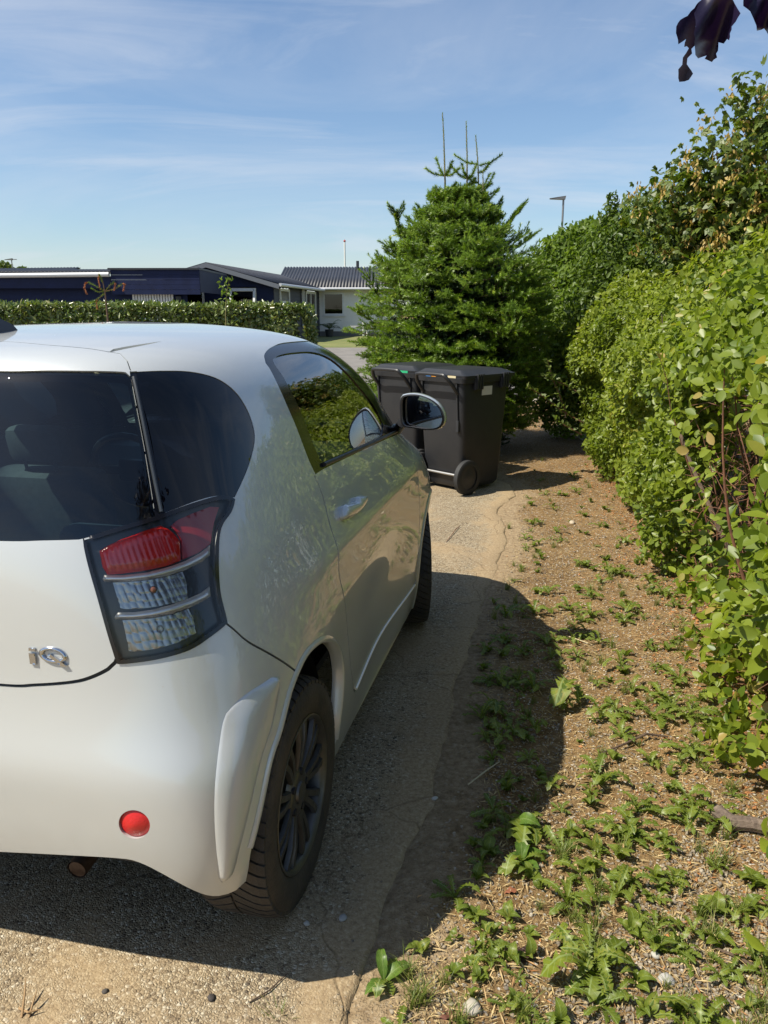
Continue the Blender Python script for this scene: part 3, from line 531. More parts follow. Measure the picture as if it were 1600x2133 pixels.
hl = [front_uv(x, z) for x, z in [(0.45, 0.60), (0.52, 0.78), (0.72, 0.84), (0.76, 0.70), (0.66, 0.60)]]
grl = [front_uv(x, z) for x, z in [(0.0, 0.50), (0.5, 0.50), (0.45, 0.30), (0.0, 0.30)]]; grl = [(LU+.02, grl[0][1])]+grl[:]+[(LU+.02, grl[-1][1])]
REG = [('cut', cut_low), ('cut', arch_r), ('cut', arch_f), ('tail_light', tl), ('rear_window', rw), ('quarter_window', qw), ('pillar', pil), ('door_window', dg), ('door_frame', df),
       ('gap', door_gap), ('gap', tg_gap), ('gap', roof_gap), ('gap', ditch), ('gap', seam_gap), ('reflector', refl), ('moulding', mould), ('plate_recess', plate), ('door', door), ('tailgate', tg), ('rear_bumper', bumper),
       ('windscreen', wind), ('head_light', hl), ('grille', grl)]
# --- constrained triangulation of the half body
def cdt(points, polys, closed=True):
    vs = [Vector(p) for p in points]; es = []
    for pl in polys:
        b = len(vs); vs += [Vector((float(p[0]), float(p[1]))) for p in pl]; n = len(pl)
        es += [(b+i, b+(i+1) % n) for i in range(n)]
    r = delaunay_2d_cdt(vs, es, [], 0, 1e-5)
    return np.array([(p.x, p.y) for p in r[0]]), np.array([f for f in r[2] if len(f) == 3])
gs = 0.022
gu, gv = np.meshgrid(np.linspace(0, LU, int(LU/gs)), np.linspace(0, LV, int(LV/gs)), indexing='ij')
G = np.stack([gu.ravel(), gv.ravel()], 1)
allp = np.concatenate([np.array(p) for _, p in REG])
keep = np.ones(len(G), bool)
h = {}
for p in allp: h.setdefault((int(p[0]/gs), int(p[1]/gs)), []).append(p)
for k, g in enumerate(G):
    a, b = int(g[0]/gs), int(g[1]/gs); edge = g[0] < 1e-6 or g[0] > LU-1e-6 or g[1] < 1e-6 or g[1] > LV-1e-6
    if edge: continue
    for da in (-1, 0, 1):
        for db in (-1, 0, 1):
            for p in h.get((a+da, b+db), ()):
                if (p[0]-g[0])**2+(p[1]-g[1])**2 < 0.008**2: keep[k] = False
UVV, TRI = cdt([tuple(p) for p in G[keep]], [[(min(max(q[0], 0.0), LU), min(max(q[1], 0.0), LV)) for q in p] for _, p in REG])
cen = UVV[TRI].mean(1); lab = np.full(len(TRI), 'body', dtype=object); free = np.ones(len(TRI), bool)
for nm, pl in REG:
    k = inpoly([(min(max(q[0], 0.0), LU), min(max(q[1], 0.0), LV)) for q in pl], cen) & free; lab[k] = nm; free &= ~k
POS = S(UVV[:, 0], UVV[:, 1]); NOR = SN(UVV[:, 0], UVV[:, 1])
car = empty('parked_car', CAR_O, -CAR_YAW)
tag(car, 'white pearl small hatchback parked on the driveway with its right side in shade', 'car')
def panel(name, sel, material, parent, off=0.0, wall=0.014, mirror='split', dispf=None, wallmat=None, exact=True, inward=True):
    """faces 'sel' of the half body -> object(s); open edges get a folded rim"""
    T = TRI[sel]
    if len(T) == 0: return []
    ids, inv = np.unique(T, return_inverse=True); T = inv.reshape(-1, 3)
    P = POS[ids].copy(); N = NOR[ids].copy(); d = np.full(len(ids), off)
    if dispf is not None: d = d + dispf(UVV[ids], P)
    P += N*d[:, None]
    e = np.concatenate([T[:, [0, 1]], T[:, [1, 2]], T[:, [2, 0]]]); key = np.sort(e, 1); _, first, cnt = np.unique(key[:, 0]*1000003+key[:, 1], return_index=True, return_counts=True)
    be = e[first[cnt == 1]]
    on_c = (UVV[ids][:, 0] < 1e-4) | (UVV[ids][:, 0] > LU-1e-4)
    be = be[~(on_c[be[:, 0]] & on_c[be[:, 1]])]
    if dispf is not None or not exact: NN = None
    else: NN = N
    def mk(nm, flips):
        VV = []; FF = []; NNs = []; b = 0
        for s in flips:
            Q = P*np.array([s, 1, 1]); t = T if s > 0 else T[:, ::-1]
            VV.append(Q); FF.append(t+b); NNs.append(N*np.array([s, 1, 1])); b += len(Q)
            if wall > 0 and len(be):
                vb = np.unique(be); rm = {int(v): k for k, v in enumerate(vb)}; m = len(vb)
                q0 = Q[vb]; q1 = q0 - N[vb]*np.array([s, 1, 1])*wall
                w0 = np.array([[rm[int(a)], rm[int(c)]] for a, c in be])
                a_, c_ = w0[:, 0]+b, w0[:, 1]+b; a1, c1 = a_+m, c_+m
                t1 = np.stack([c_, a_, a1], 1); t2 = np.stack([c_, a1, c1], 1)
                if s < 0: t1, t2 = t1[:, ::-1], t2[:, ::-1]
                VV += [q0, q1]; FF += [t1, t2]; wn_ = np.zeros((2*m, 3)); NNs.append(wn_); b += 2*m
        V = np.concatenate(VV); Fc = np.concatenate(FF); me = mesh_np(nm, V, Fc, material, True)
        if NN is not None:
            nn = np.concatenate(NNs)
            # rims: average of their own faces
            fn = np.cross(V[Fc[:, 1]]-V[Fc[:, 0]], V[Fc[:, 2]]-V[Fc[:, 0]]); z = np.linalg.norm(nn, axis=1) < 1e-6
            acc = np.zeros_like(nn)
            for k in range(3): np.add.at(acc, Fc[:, k], fn)
            nn[z] = acc[z]; nn /= np.linalg.norm(nn, axis=1, keepdims=True)+1e-12
            me.normals_split_custom_set_from_vertices([tuple(v) for v in nn])
        return ob(nm, me, parent)
    if mirror == 'both': return [mk(name, (1, -1))]
    if mirror == 'right': return [mk(name, (1,))]
    return [mk(name, (1,)), mk(name, (-1,))]
def is_(*n): return np.isin(lab, n)
rz = POS[TRI].mean(1)
# bumper crease and scoop are pressed into the sheet
def bump_disp(uv, P): return np.zeros(len(uv))
body = panel('body_shell', is_('body'), M['paint'], car, mirror='both')[0]
doors = panel('door', is_('door'), M['paint'], car)
tgate = panel('tailgate', is_('tailgate'), M['paint'], car, mirror='both', off=0.001)[0]
bmp = panel('rear_bumper', is_('rear_bumper'), M['paint'], car, mirror='both', off=0.0005, wall=0.03)[0]
panel('seam_backing', is_('gap'), M['black'], car, mirror='both', off=-0.011, wall=0)
frames = panel('door_frame', is_('door_frame'), M['gloss_black'], doors[0], off=-0.002, wall=0.012, mirror='right'); panel('door_frame', is_('door_frame'), M['gloss_black'], doors[1], off=-0.002)[0]
dlt = doors[1].children[0]
# the left frame belongs to the left door: keep only the mirrored one there
for o in list(doors[1].children):
    if max(v.co.x for v in o.data.vertices) > 0: bpy.data.objects.remove(o)
g = panel('door_window', is_('door_window'), M['sidegl'], doors[0], off=-0.006, wall=0); g[1].parent = doors[1]
panel('quarter_window', is_('quarter_window'), M['privacy'], car, off=-0.0015, wall=0.004)
panel('pillar_trim', is_('pillar'), M['gloss_black'], car, off=-0.003, wall=0.01)
rwin = panel('rear_window', is_('rear_window'), M['reargl'], tgate, mirror='both', off=-0.003, wall=0.004)[0]
panel('windscreen', is_('windscreen'), M['sidegl'], car, mirror='both', off=-0.003, wall=0)
panel('head_light', is_('head_light'), M['clear'], car, off=0.001, wall=0.006)
panel('head_light_housing', is_('head_light'), M['satin'], car, off=-0.03, wall=0)
panel('grille', is_('grille'), M['black'], car, mirror='both', off=-0.02, wall=0)
mpoly = np.array(mould)
mcrease = np.array(PX([(573, 1419), (540, 1465), (512, 1511), (497, 1560), (488, 1604), (480, 1660), (476, 1705), (471, 1770), (465, 1822)]))
def mould_disp(uv, P):
    d = polydist(mould, uv); b = np.clip(d/0.004, 0, 1)
    # ridge: highest along the crease
    dc = np.full(len(uv), 1e9)
    for a, c in zip(mcrease[:-1], mcrease[1:]):
        ab = c-a; t = np.clip(((uv-a)@ab)/(ab@ab), 0, 1); dc = np.minimum(dc, np.hypot(*(uv-a-t[:, None]*ab).T))
    return b*0.0012 + 0.0095*np.sin(np.clip(d/(d+dc+1e-6), 0, 1)*math.pi/2)
# refined mesh of the moulding
def patch(name, poly, material, parent, off=0.0, wall=0.0, sp=0.01, dispf=None, mirror=True, smooth=True, inner=None):
    P = np.array(poly); lo, hi = P.min(0), P.max(0)
    gx, gy = np.meshgrid(np.arange(lo[0], hi[0], sp), np.arange(lo[1], hi[1], sp), indexing='ij'); g_ = np.stack([gx.ravel(), gy.ravel()], 1)
    g_ = g_[inpoly(poly, g_)]
    if len(g_): g_ = g_[polydist(poly, g_) > sp*0.4]
    uv, tr = cdt([tuple(p) for p in g_] + ([tuple(p) for p in inner] if inner is not None else []), [poly]); tr = tr[inpoly(poly, uv[tr].mean(1))]
    p3 = S(uv[:, 0], uv[:, 1]); n3 = SN(uv[:, 0], uv[:, 1]); d = np.full(len(uv), off)
    if dispf is not None: d = d+dispf(uv, p3)
    p3 = p3+n3*d[:, None]
    e = np.concatenate([tr[:, [0, 1]], tr[:, [1, 2]], tr[:, [2, 0]]]); key = np.sort(e, 1); _, first, cnt = np.unique(key[:, 0]*1000003+key[:, 1], return_index=True, return_counts=True); be = e[first[cnt == 1]]
    res = []
    for s in ((1, -1) if mirror else (1,)):
        V = [p3*np.array([s, 1, 1])]; Fc = [tr if s > 0 else tr[:, ::-1]]
        if wall > 0:
            vb = np.unique(be); rm = {int(v): k for k, v in enumerate(vb)}; m = len(vb); b = len(p3)
            q0 = V[0][vb]; q1 = q0-n3[vb]*np.array([s, 1, 1])*wall; w0 = np.array([[rm[int(a)], rm[int(c)]] for a, c in be]); a_, c_ = w0[:, 0]+b, w0[:, 1]+b
            t1 = np.stack([c_, a_, a_+m], 1); t2 = np.stack([c_, a_+m, c_+m], 1)
            if s < 0: t1, t2 = t1[:, ::-1], t2[:, ::-1]
            V += [q0, q1]; Fc += [t1, t2]
        me = mesh_np(name, np.concatenate(V), np.concatenate(Fc), material, smooth); res.append(ob(name, me, parent))
    return res
patch('bumper_moulding', mould, M['paint'], bmp, off=0.0, wall=0.02, sp=0.004, dispf=mould_disp, inner=dens([tuple(p) for p in mcrease], 0.005))
patch('bumper_moulding_backing', mould, M['black'], bmp, off=-0.006, sp=0.03)
rc = np.array(refl).mean(0)
patch('reflector', refl, M['reflector'], bmp, off=-0.006, wall=0.01, sp=0.006, dispf=lambda uv, p: 0.010*np.clip(polydist(refl, uv)/0.03, 0, 1)**0.7)
patch('plate_recess', plate, M['black'], bmp, off=-0.018, sp=0.03)
pmb = MB(); yp = float(S(*[np.array(a) for a in rear_uv(0.1, 0.54)])[1]); pmb.box((0, yp+0.008, 0.543), (0.504, 0.004, 0.12), bev=0.001); pmb.build('number_plate', mat('plate_white', (0.75, 0.75, 0.74), 0.4), bmp)
# ---- tail light: dark housing, red lens, two reflectors, silver bars, clear cover
lens = panel('tail_light', is_('tail_light'), M['clear'], car, off=0.003, wall=0.01)
ZC = lambda l: [(160+a*0.2125, 1020+b*0.2125) for a, b in l]
def tlp(l, **k): return dens(PX(ZC(l)), 0.008, closed=True, smooth=k.get('smooth', False))
M['housing'] = mat('lamp_housing', (0.035, 0.04, 0.045), 0.25, spec=0.6)
M['facet'] = mat('lamp_reflector', (0.36, 0.37, 0.37), 0.26, 1.0)
def tl_add(res):
    for o, l in zip(res, lens): o.parent = l
tl_add(patch('lamp_housing', tl, M['housing'], None, off=-0.012, sp=0.02))
tl_add(patch('gasket', dens(tl+[tl[0]], 0.01) and strip(tl+[tl[0], tl[1]], 0.009), M['gloss_black'], None, off=0.0035, sp=0.01))
red = [(215, 600), (300, 545), (440, 480), (640, 405), (830, 345), (905, 375), (970, 430), (1025, 500), (1030, 600), (1030, 690), (880, 745), (640, 795), (420, 825), (290, 835), (245, 760)]
def red_d(uv, p):
    d = polydist(redp, uv); return 0.008*np.clip(d/0.02, 0, 1)**0.6 + 0.0006*np.sin(uv[:, 0]*420)*np.clip(d/0.01, 0, 1)
redp = tlp(red); tl_add(patch('red_lens', redp, M['redlens'], None, off=-0.008, wall=0.008, sp=0.0035, dispf=red_d))
dark = tlp([(1038, 480), (990, 410), (930, 350), (1000, 290), (1150, 225), (1320, 160), (1410, 165), (1365, 300), (1340, 420), (1325, 525), (1200, 615), (1042, 680)]); M['darkred'] = mat('smoked_red_lens', (0.45, 0.016, 0.022), 0.15, coat=0.7)
tl_add(patch('smoked_lens', dark, M['darkred'], None, off=-0.006, wall=0.006, sp=0.01))
for bar in ([(243, 878), (262, 835), (450, 838), (700, 808), (900, 755), (1080, 690), (1230, 610), (1320, 538), (1318, 640), (1260, 690), (1080, 780), (900, 840), (700, 880), (450, 905), (265, 908)],
            [(360, 1248), (400, 1205), (560, 1205), (750, 1175), (950, 1120), (1130, 1055), (1240, 1005), (1315, 945), (1325, 1045), (1260, 1085), (1130, 1150), (950, 1215), (760, 1255), (560, 1275), (375, 1280)]):
    bp_ = tlp(bar); tl_add(patch('silver_bar', bp_, M['satin'], None, off=-0.006, wall=0.01, sp=0.005, dispf=lambda uv, p: 0.007*np.clip(polydist(bp_, uv)/0.006, 0, 1)**0.6))
rnf = np.random.RandomState(5)
for cl, cells in (([(345, 912), (450, 908), (700, 885), (900, 845), (1050, 795), (1085, 900), (1100, 1075), (900, 1125), (700, 1160), (480, 1175), (420, 1165)], 1), ([(440, 1285), (560, 1280), (760, 1262), (950, 1222), (1105, 1165), (1150, 1250), (1185, 1405), (1000, 1500), (800, 1560), (560, 1595), (500, 1590)], 2)):
    cp = tlp(cl); ci = np.array(cp).mean(0)
    def fac(uv, p):
        a = np.floor((uv[:, 0]-ci[0])/0.016); b = np.floor((uv[:, 1]-ci[1])/0.019); fa = (uv[:, 0]-ci[0])/0.016-a-.5; fb = (uv[:, 1]-ci[1])/0.019-b-.5
        hsh = np.sin(a*12.9898+b*78.233+cells)*43758.5453; hsh -= np.floor(hsh)
        return (0.5-fa**2)*0.0030 + (0.5-fb**2)*0.0014 + (hsh-.5)*0.0025*(fa+fb)
    tl_add(patch('lamp_reflector', cp, M['facet'], None, off=-0.010, wall=0.004, sp=0.0022, dispf=fac, smooth=True))
    c3 = S(np.array(ci[0]), np.array(ci[1])); n3_ = SN(np.array(ci[0]), np.array(ci[1]))
    for k, s in enumerate((1, -1)):
        bm_ = bmesh.new(); bmesh.ops.create_uvsphere(bm_, u_segments=14, v_segments=8, radius=0.008); me = bpy.data.meshes.new('bulb'); bm_.to_mesh(me); bm_.free(); me.materials.append(M['amber'] if cells == 1 else M['clear'])
        ob('bulb', me, lens[k], loc=((c3[0]-n3_[0]*0.004)*s, c3[1]-n3_[1]*0.004, c3[2]+0.003))
# ---- iQ badge on the tailgate
def q_poly(cx, cy, rx, ry, n=40, tilt=0.12): return [(cx+rx*math.cos(t)+ry*tilt*math.sin(t), cy+ry*math.sin(t)+tilt*rx*math.cos(t)) for t in np.linspace(0, 2*math.pi, n, endpoint=False)]
ibar = [(63, 1359), (76, 1360), (78, 1383), (66, 1381)]; idot = [(63, 1348), (75, 1349), (76, 1355), (63, 1354)]
badge_parts = [patch('badge_letter_i', dens(PX(ibar), 0.004, True, False), M['chrome'], tgate, off=0.006, wall=0.006, sp=0.004, mirror=False)[0],
               patch('badge_letter_i', dens(PX(idot), 0.004, True, False), M['chrome'], tgate, off=0.006, wall=0.006, sp=0.004, mirror=False)[0]]
ringp = q_poly(112, 1364, 29, 17.5); ringi = q_poly(112, 1363.5, 19, 9.5)
ro, ri = np.array(PX(ringp)), np.array(PX(ringi)); nq = len(ro)
def ringmesh(name, parent):
    V = []; Fc = []
    for a, d in ((ro, 0.001), (ro, 0.004), ((ro+ri)/2, 0.0075), (ri, 0.004), (ri, 0.001)): V.append(S(a[:, 0], a[:, 1])+SN(a[:, 0], a[:, 1])*d)
    for r_ in range(4): Fc += [(r_*nq+i, r_*nq+(i+1) % nq, (r_+1)*nq+(i+1) % nq, (r_+1)*nq+i) for i in range(nq)]
    me = mesh_np(name, np.concatenate(V), Fc, M['chrome'], True); return ob(name, me, parent)
ringmesh('badge_letter_q', tgate)
patch('badge_letter_q', dens(PX([(101, 1362), (109, 1361), (143, 1386), (133, 1387)]), 0.004, True, False), M['chrome'], tgate, off=0.0075, wall=0.006, sp=0.004, mirror=False)
# ---- handles, gutter rib, antenna, roof things
hp = dens(PX([(706, 1072), (708, 1056), (722, 1049), (733, 1046), (735, 1037), (748, 1034), (757, 1037), (757, 1047), (748, 1062), (732, 1075), (716, 1083), (709, 1082)]), 0.006, True)
hd = patch('door_handle', hp, M['paint'], None, off=0.012, wall=0.014, sp=0.006, dispf=lambda uv, p: 0.014*np.clip(polydist(hp, uv)/0.018, 0, 1)**0.5)
hr = patch('handle_recess', [px_uv(735+26*math.cos(t)-8*math.sin(t), 1062+28*math.sin(t)) for t in np.linspace(0, 2*math.pi, 36, endpoint=False)], M['paint'], None, off=0.0012, sp=0.006)
for o, d_ in zip(hd, doors): o.parent = d_
for o, d_ in zip(hr, doors): o.parent = d_
def on_surf(px, off=0.0):
    a = px_uv(*px); p = S(np.array(a[0]), np.array(a[1])) + SN(np.array(a[0]), np.array(a[1]))*off; return Vector(p)
for s in (1, -1):
    pts = [on_surf(p, 0.001) for p in dens([(278, 786), (291, 845), (307, 925), (322, 1000), (336, 1066)], 30)]
    b = MB(); b.tube([Vector((p.x*s, p.y, p.z)) for p in pts], 0.0042, 8); b.build('pillar_rib', M['housing'], car, True)
    # lower door chrome strip
    lo_ = [Vector(S(np.array(a), np.array(c))+SN(np.array(a), np.array(c))*0.002) for a, c in dens([side_uv(y, DZ-0.012) for y in np.linspace(yb0[1]+0.03, 1.58, 10)], 0.03)]
    b = MB(); b.tube([Vector((p.x*s, p.y, p.z)) for p in lo_], 0.0045, 8); b.build('sill_trim', M['satin'], doors[0] if s > 0 else doors[1], True)
    # weather strip at the foot of the glass
    ws = [on_surf(p, 0.002) for p in [(674, 968), (740, 939), (800, 911), (826, 899)]]
    b = MB(); b.tube([Vector((p.x*s, p.y, p.z)) for p in ws], 0.007, 8); b.build('weather_strip', M['black'], doors[0] if s > 0 else doors[1], True)
ap = on_surf((4, 690)); b = MB(); b.prism([(-0.06, 0), (0.05, 0), (0.03, 0.022), (-0.03, 0.045), (-0.055, 0.04)], 0, -0.014, 0.014); b.v = [(x*(1-0.7*max(0, z)/0.05)+ap.x-0.012, y+ap.y+0.02, z+ap.z-0.004) for x, y, z in b.v]; b.build('roof_antenna', mat('antenna_blue', (0.01, 0.012, 0.03), 0.3), car, True)
# ---- door mirrors
def mirror(s):
    yp_ = 1.50; o = to_car(CAMP)
    def pl(x, y, yy=yp_):
        d = dir_car(ray(x, y)); t = (yy-o.y)/d.y; return o+d*t
    face = dens([(835, 829), (846, 822), (871, 822), (897, 831), (915, 845), (924, 861), (926, 876), (918, 891), (896, 896), (860, 892), (838, 886), (833, 855)], 6, True)
    Pf = np.array([tuple(pl(*p)) for p in face]); c = Pf.mean(0)
    rings = []
    for (k, dy, sh) in ((0.90, 0.012, 0), (0.93, -0.002, 0), (1.0, 0.0, 0), (1.035, 0.016, 0), (1.03, 0.045, 0.0), (0.93, 0.075, -0.004), (0.70, 0.098, -0.012), (0.3, 0.108, -0.02)):
        q = c+(Pf-c)*k; q[:, 1] += dy; q[:, 0] += sh; rings.append(q)
    n = len(Pf); V = np.concatenate(rings)*np.array([s, 1, 1]); Fb = []; fm = []
    for r_ in range(len(rings)-1):
        for i in range(n):
            f_ = (r_*n+i, r_*n+(i+1) % n, (r_+1)*n+(i+1) % n, (r_+1)*n+i); Fb.append(f_ if s > 0 else f_[::-1]); fm.append(0 if r_ < 2 else 1)
    Fb.append(tuple(range((len(rings)-1)*n, len(rings)*n))); fm.append(1)
    hs_ = ob('mirror_housing', mesh_np('mirror_housing', V, Fb, [M['black'], M['paint']], True, fm), doors[0] if s > 0 else doors[1]); hs_.data.set_sharp_from_angle(angle=R(40))
    gq = (c+(Pf-c)*0.91); gq[:, 1] += 0.012-(gq[:, 0]-c[0])*0.20; Vg = np.concatenate([gq, [c+np.array([0, 0.008, 0])]])*np.array([s, 1, 1])
    ob('mirror_glass', mesh_np('mirror_glass', Vg, [(i, (i+1) % n, n) for i in range(n)], M['mirrorgl'], True), hs_)
    b = MB(); q0 = pl(838, 880, 1.53); q1 = on_surf((826, 893), -0.01); b.tube([Vector((q.x*s, q.y, q.z)) for q in (q0, (q0+q1)/2+Vector((0, 0, -0.01)), q1)], [0.022, 0.02, 0.03], 10); b.build('mirror_arm', M['black'], hs_, True)
    a0 = pl(921, 885, 1.515); b = MB(); b.box((a0.x*s, a0.y+0.02, a0.z), (0.012, 0.05, 0.016), bev=0.004); b.build('turn_lamp', M['amber'], hs_)
    t3 = [on_surf(p, -0.001) for p in [(801, 889), (831, 900), (829, 872), (812, 850), (800, 880)]]
M['mirrorgl'] = mat('mirror_glass', (0.6, 0.62, 0.64), 0.02, 1.0)
mirror(1); mirror(-1)
# ---- cabin: inner lining, floor, seats, dash, wheel
inn = (np.isin(lab, ['body', 'door', 'tailgate', 'gap', 'tail_light', 'door_frame', 'pillar'])) & (rz[:, 2] > 0.50)
panel('cabin_lining', inn & ~((lab == 'door_frame')), M['trim'], car, mirror='both', off=-0.035, wall=0)
b = MB(); b.box((0, 1.0, 0.25), (1.20, 1.3, 0.03)); b.box((0, 1.0, 0.36), (0.84, 2.75, 0.04)); b.box((0, -0.33, 0.46), (1.2, 0.04, 0.24)); b.box((0.0, 0.0, 0.30), (1.1, 0.07, 0.06)); b.build('underbody', M['black'], car)
def seat(name, cx, cy, hs, w):
    b = MB(); b.box((cx, cy+0.22, 0.53), (w, 0.48, 0.16), bev=0.05)
    rt_ = Matrix.Rotation(R(12), 3, 'X'); b.box((cx, cy-0.05, 0.53+hs/2), (w, 0.14, hs), rot=rt_, bev=0.055); b.box((cx, cy-0.05-0.02*hs-0.06, 0.53+hs+0.09), (w*0.50, 0.08, 0.13), rot=rt_, bev=0.035)
    for q in (-0.06, 0.06): b.tube([(cx+q, cy-0.11, 0.5+hs), (cx+q, cy-0.13, 0.58+hs)], 0.006, 6)
    b.build(name, M['seat'], car, True, fixn=True)
for q in (-0.36, 0.36): seat('front_seat', q, 0.80, 0.46, 0.44); seat('rear_seat', q, 0.04, 0.34, 0.46)
b = MB(); b.prism([(1.45, 0.55), (1.42, 0.86), (1.52, 0.93), (1.85, 0.93), (1.9, 0.55)], 0, -0.66, 0.66); b.build('dashboard', M['dash'], car)
b = MB(); tw = [Vector((-0.36+0.185*math.cos(t), 1.30-0.07*math.sin(t), 0.86+0.165*math.sin(t))) for t in np.linspace(0, 2*math.pi, 29)]
b.tube(tw, 0.015, 8, cap=False); b.box((-0.36, 1.32, 0.86), (0.16, 0.04, 0.1), bev=0.02); b.box((-0.36, 1.31, 0.86), (0.34, 0.02, 0.035)); b.tube([(-0.36, 1.33, 0.86), (-0.36, 1.48, 0.8)], 0.03, 8); b.build('steering_wheel', M['black'], car, True)
b = MB(); b.box((0, 1.18, 1.33), (0.22, 0.03, 0.07), bev=0.012); b.tube([(0, 1.19, 1.36), (0, 1.22, 1.42)], 0.008, 6); b.build('rear_view_mirror', M['black'], car)
# ---- exhaust
b = MB(); ex = to_car(at(160, 1812, 1.78)); b.tube([(ex.x, ex.y, ex.z), (ex.x, ex.y+0.25, ex.z+0.03)], 0.028, 14, cap=False); b.tube([(ex.x, ex.y+0.002, ex.z), (ex.x, ex.y+0.24, ex.z+0.03)], 0.024, 14); b.build('exhaust_pipe', mat('rusty_steel', (0.16, 0.11, 0.08), 0.6, 0.6, c2=(0.07, 0.04, 0.025), vscale=30), car, True)
# ---- wheels
TR = 0.304
def make_wheel():
    we = bpy.data.objects.new('wheel', None); col.objects.link(we); we.parent = car; we.empty_display_size = 0.1
    pr = [(-0.087, 0.200), (-0.094, 0.215), (-0.097, 0.25), (-0.092, 0.280), (-0.080, 0.2925), (-0.05, 0.297), (0, 0.298), (0.05, 0.297), (0.080, 0.2925), (0.092, 0.280), (0.0965, 0.25), (0.0945, 0.232), (0.093, 0.218), (0.088, 0.206), (0.082, 0.200)]
    t = MB().lathe(pr, 72).build('tyre', M['tyre'], we, True)
    b = MB(); NL = 54
    for k in range(NL):
        for hs_ in (-1, 1):
            p0 = 2*math.pi*(k+(0.5 if hs_ < 0 else 0))/NL; wd = 2*math.pi/NL*0.40; pts = []
            for m_ in range(6):
                f = m_/5; xx = hs_*(0.003+f*0.086); an = p0+0.34*(f-0.18*f*f) * 0.62
                rt_ = TR-0.0012-(0.010*max(0, f-0.72)/0.28 if f > 0.72 else 0)
                for (da, dr) in ((-wd, -0.012), (-wd, 0), (wd, 0), (wd, -0.012)):
                    pts.append(Vector((xx, (rt_+dr)*math.cos(an+da), (rt_+dr)*math.sin(an+da))))
            Fc = [(4*m_+q, 4*m_+q+1, 4*m_+q+5, 4*m_+q+4) for m_ in range(5) for q in range(3)] + [(0, 1, 2, 3), (20, 23, 22, 21)]
            b.add(pts, Fc)
    b.build('tread', M['tyre'], t, False, fixn=True)
    rim = MB().lathe([(0.070, 0.190), (0.080, 0.200), (0.089, 0.204), (0.091, 0.201), (0.088, 0.196), (0.072, 0.188), (0.02, 0.182), (-0.07, 0.186)], 60).build('rim', M['rim'], we, True)
    d = MB().lathe([(0.0, 0.001), (0.0, 0.13), (-0.01, 0.19)], 40).build('brake_disc', M['black'], rim)
    NS = 9
    for k in range(NS):
        a = 2*math.pi*k/NS; sp_ = MB()
        for off in (-0.085, 0.085):
            prof = []
            for (r_, xx, wdt) in ((0.045, 0.070, 0.011), (0.09, 0.078, 0.010), (0.14, 0.083, 0.010), (0.192, 0.080, 0.012)):
                an = a+off*(0.9+0.6*(r_/0.2)); dr_ = Vector((0, math.cos(an), math.sin(an))); tn = Vector((0, -math.sin(an), math.cos(an)))
                prof += [dr_*r_+tn*wdt+Vector((xx-0.012, 0, 0)), dr_*r_+tn*wdt*0.75+Vector((xx, 0, 0)), dr_*r_-tn*wdt*0.75+Vector((xx, 0, 0)), dr_*r_-tn*wdt+Vector((xx-0.012, 0, 0))]
            sp_.add(prof, [(4*m_+q, 4*m_+q+1, 4*m_+q+5, 4*m_+q+4) for m_ in range(3) for q in range(3)])
        sp_.build('spoke', M['rim'], rim, False, fixn=True)
    MB().lathe([(0.060, 0.075), (0.074, 0.062), (0.078, 0.045), (0.076, 0.03), (0.082, 0.028), (0.085, 0.012), (0.085, 0.0005)], 32).build('hub_cap', M['rim'], rim, True)
    for k in range(5):
        a = 2*math.pi*k/5; MB().lathe([(0.065, 0.011), (0.080, 0.010), (0.080, 0.0005)], 10, c=(0, 0.054*math.cos(a), 0.054*math.sin(a))).build('wheel_nut', M['black'], rim)
    return we
def copy_tree(o, parent):
    c = o.copy(); col.objects.link(c); c.parent = parent
    for ch in [x for x in list(o.children)]: copy_tree(ch, c)
    return c
wh = make_wheel(); wh.location = (0.735, 0, TR-0.003)
for (x, y, rz_) in ((-0.735, 0, math.pi), (0.715, 2.0, 0), (-0.715, 2.0, math.pi)):
    c = copy_tree(wh, car); c.location = (x, y, TR-0.003); c.rotation_euler = (0, 0, rz_+(R(15) if y > 1 else 0))
# wheel-house liners
for y in (0.0, 2.0):
    for s in (1, -1):
        b = MB(); n = 28; V = []; 
        for k in range(n+1):
            t = R(0)+R(180)*k/n
            for xx in (0.765, 0.45): V.append((s*xx, y+0.360*math.cos(t), 0.315+0.372*math.sin(t)))
        b.add(V, [(2*k, 2*k+1, 2*k+3, 2*k+2) for k in range(n)])
        b.add([(s*0.45, y+0.372*math.cos(R(180)*k/n), 0.315+0.372*math.sin(R(180)*k/n)) for k in range(n+1)], [tuple(range(n+1))])
        b.build('wheel_house', M['black'], car)
# folded arch lips: a narrow flange turned inwards along the opening
lipr = dens(PX(arch_px[2:]), 0.02)
lipf = [side_uv(2.0+0.352*math.cos(t), 0.315+0.352*math.sin(t)) for t in np.linspace(R(200), R(-20), 50)]
for lp in (lipr, lipf):
    A = np.array(lp); P = S(A[:, 0], A[:, 1]); N = SN(A[:, 0], A[:, 1]); T = np.gradient(P, axis=0); T /= np.linalg.norm(T, axis=1, keepdims=True); I = np.cross(N, T)
    cy = 0.0 if lp is lipr else 2.0; cen_ = np.array([0.8, cy, 0.3]); sg = np.sign(((cen_-P)*I).sum(1))[:, None]; I = I*sg
    for s in (1, -1):
        V = np.stack([P-I*0.016+N*0.0006, P-I*0.010+N*0.005, P-I*0.002+N*0.006, P+I*0.003+N*0.001, P+I*0.003-N*0.03], 1).reshape(-1, 3)*np.array([s, 1, 1]); n = len(P)
        me = mesh_np('arch_lip', V, [(5*k+q, 5*k+q+1, 5*k+q+6, 5*k+q+5) for k in range(n-1) for q in range(4)], M['paint'], True); ob('arch_lip', me, car)
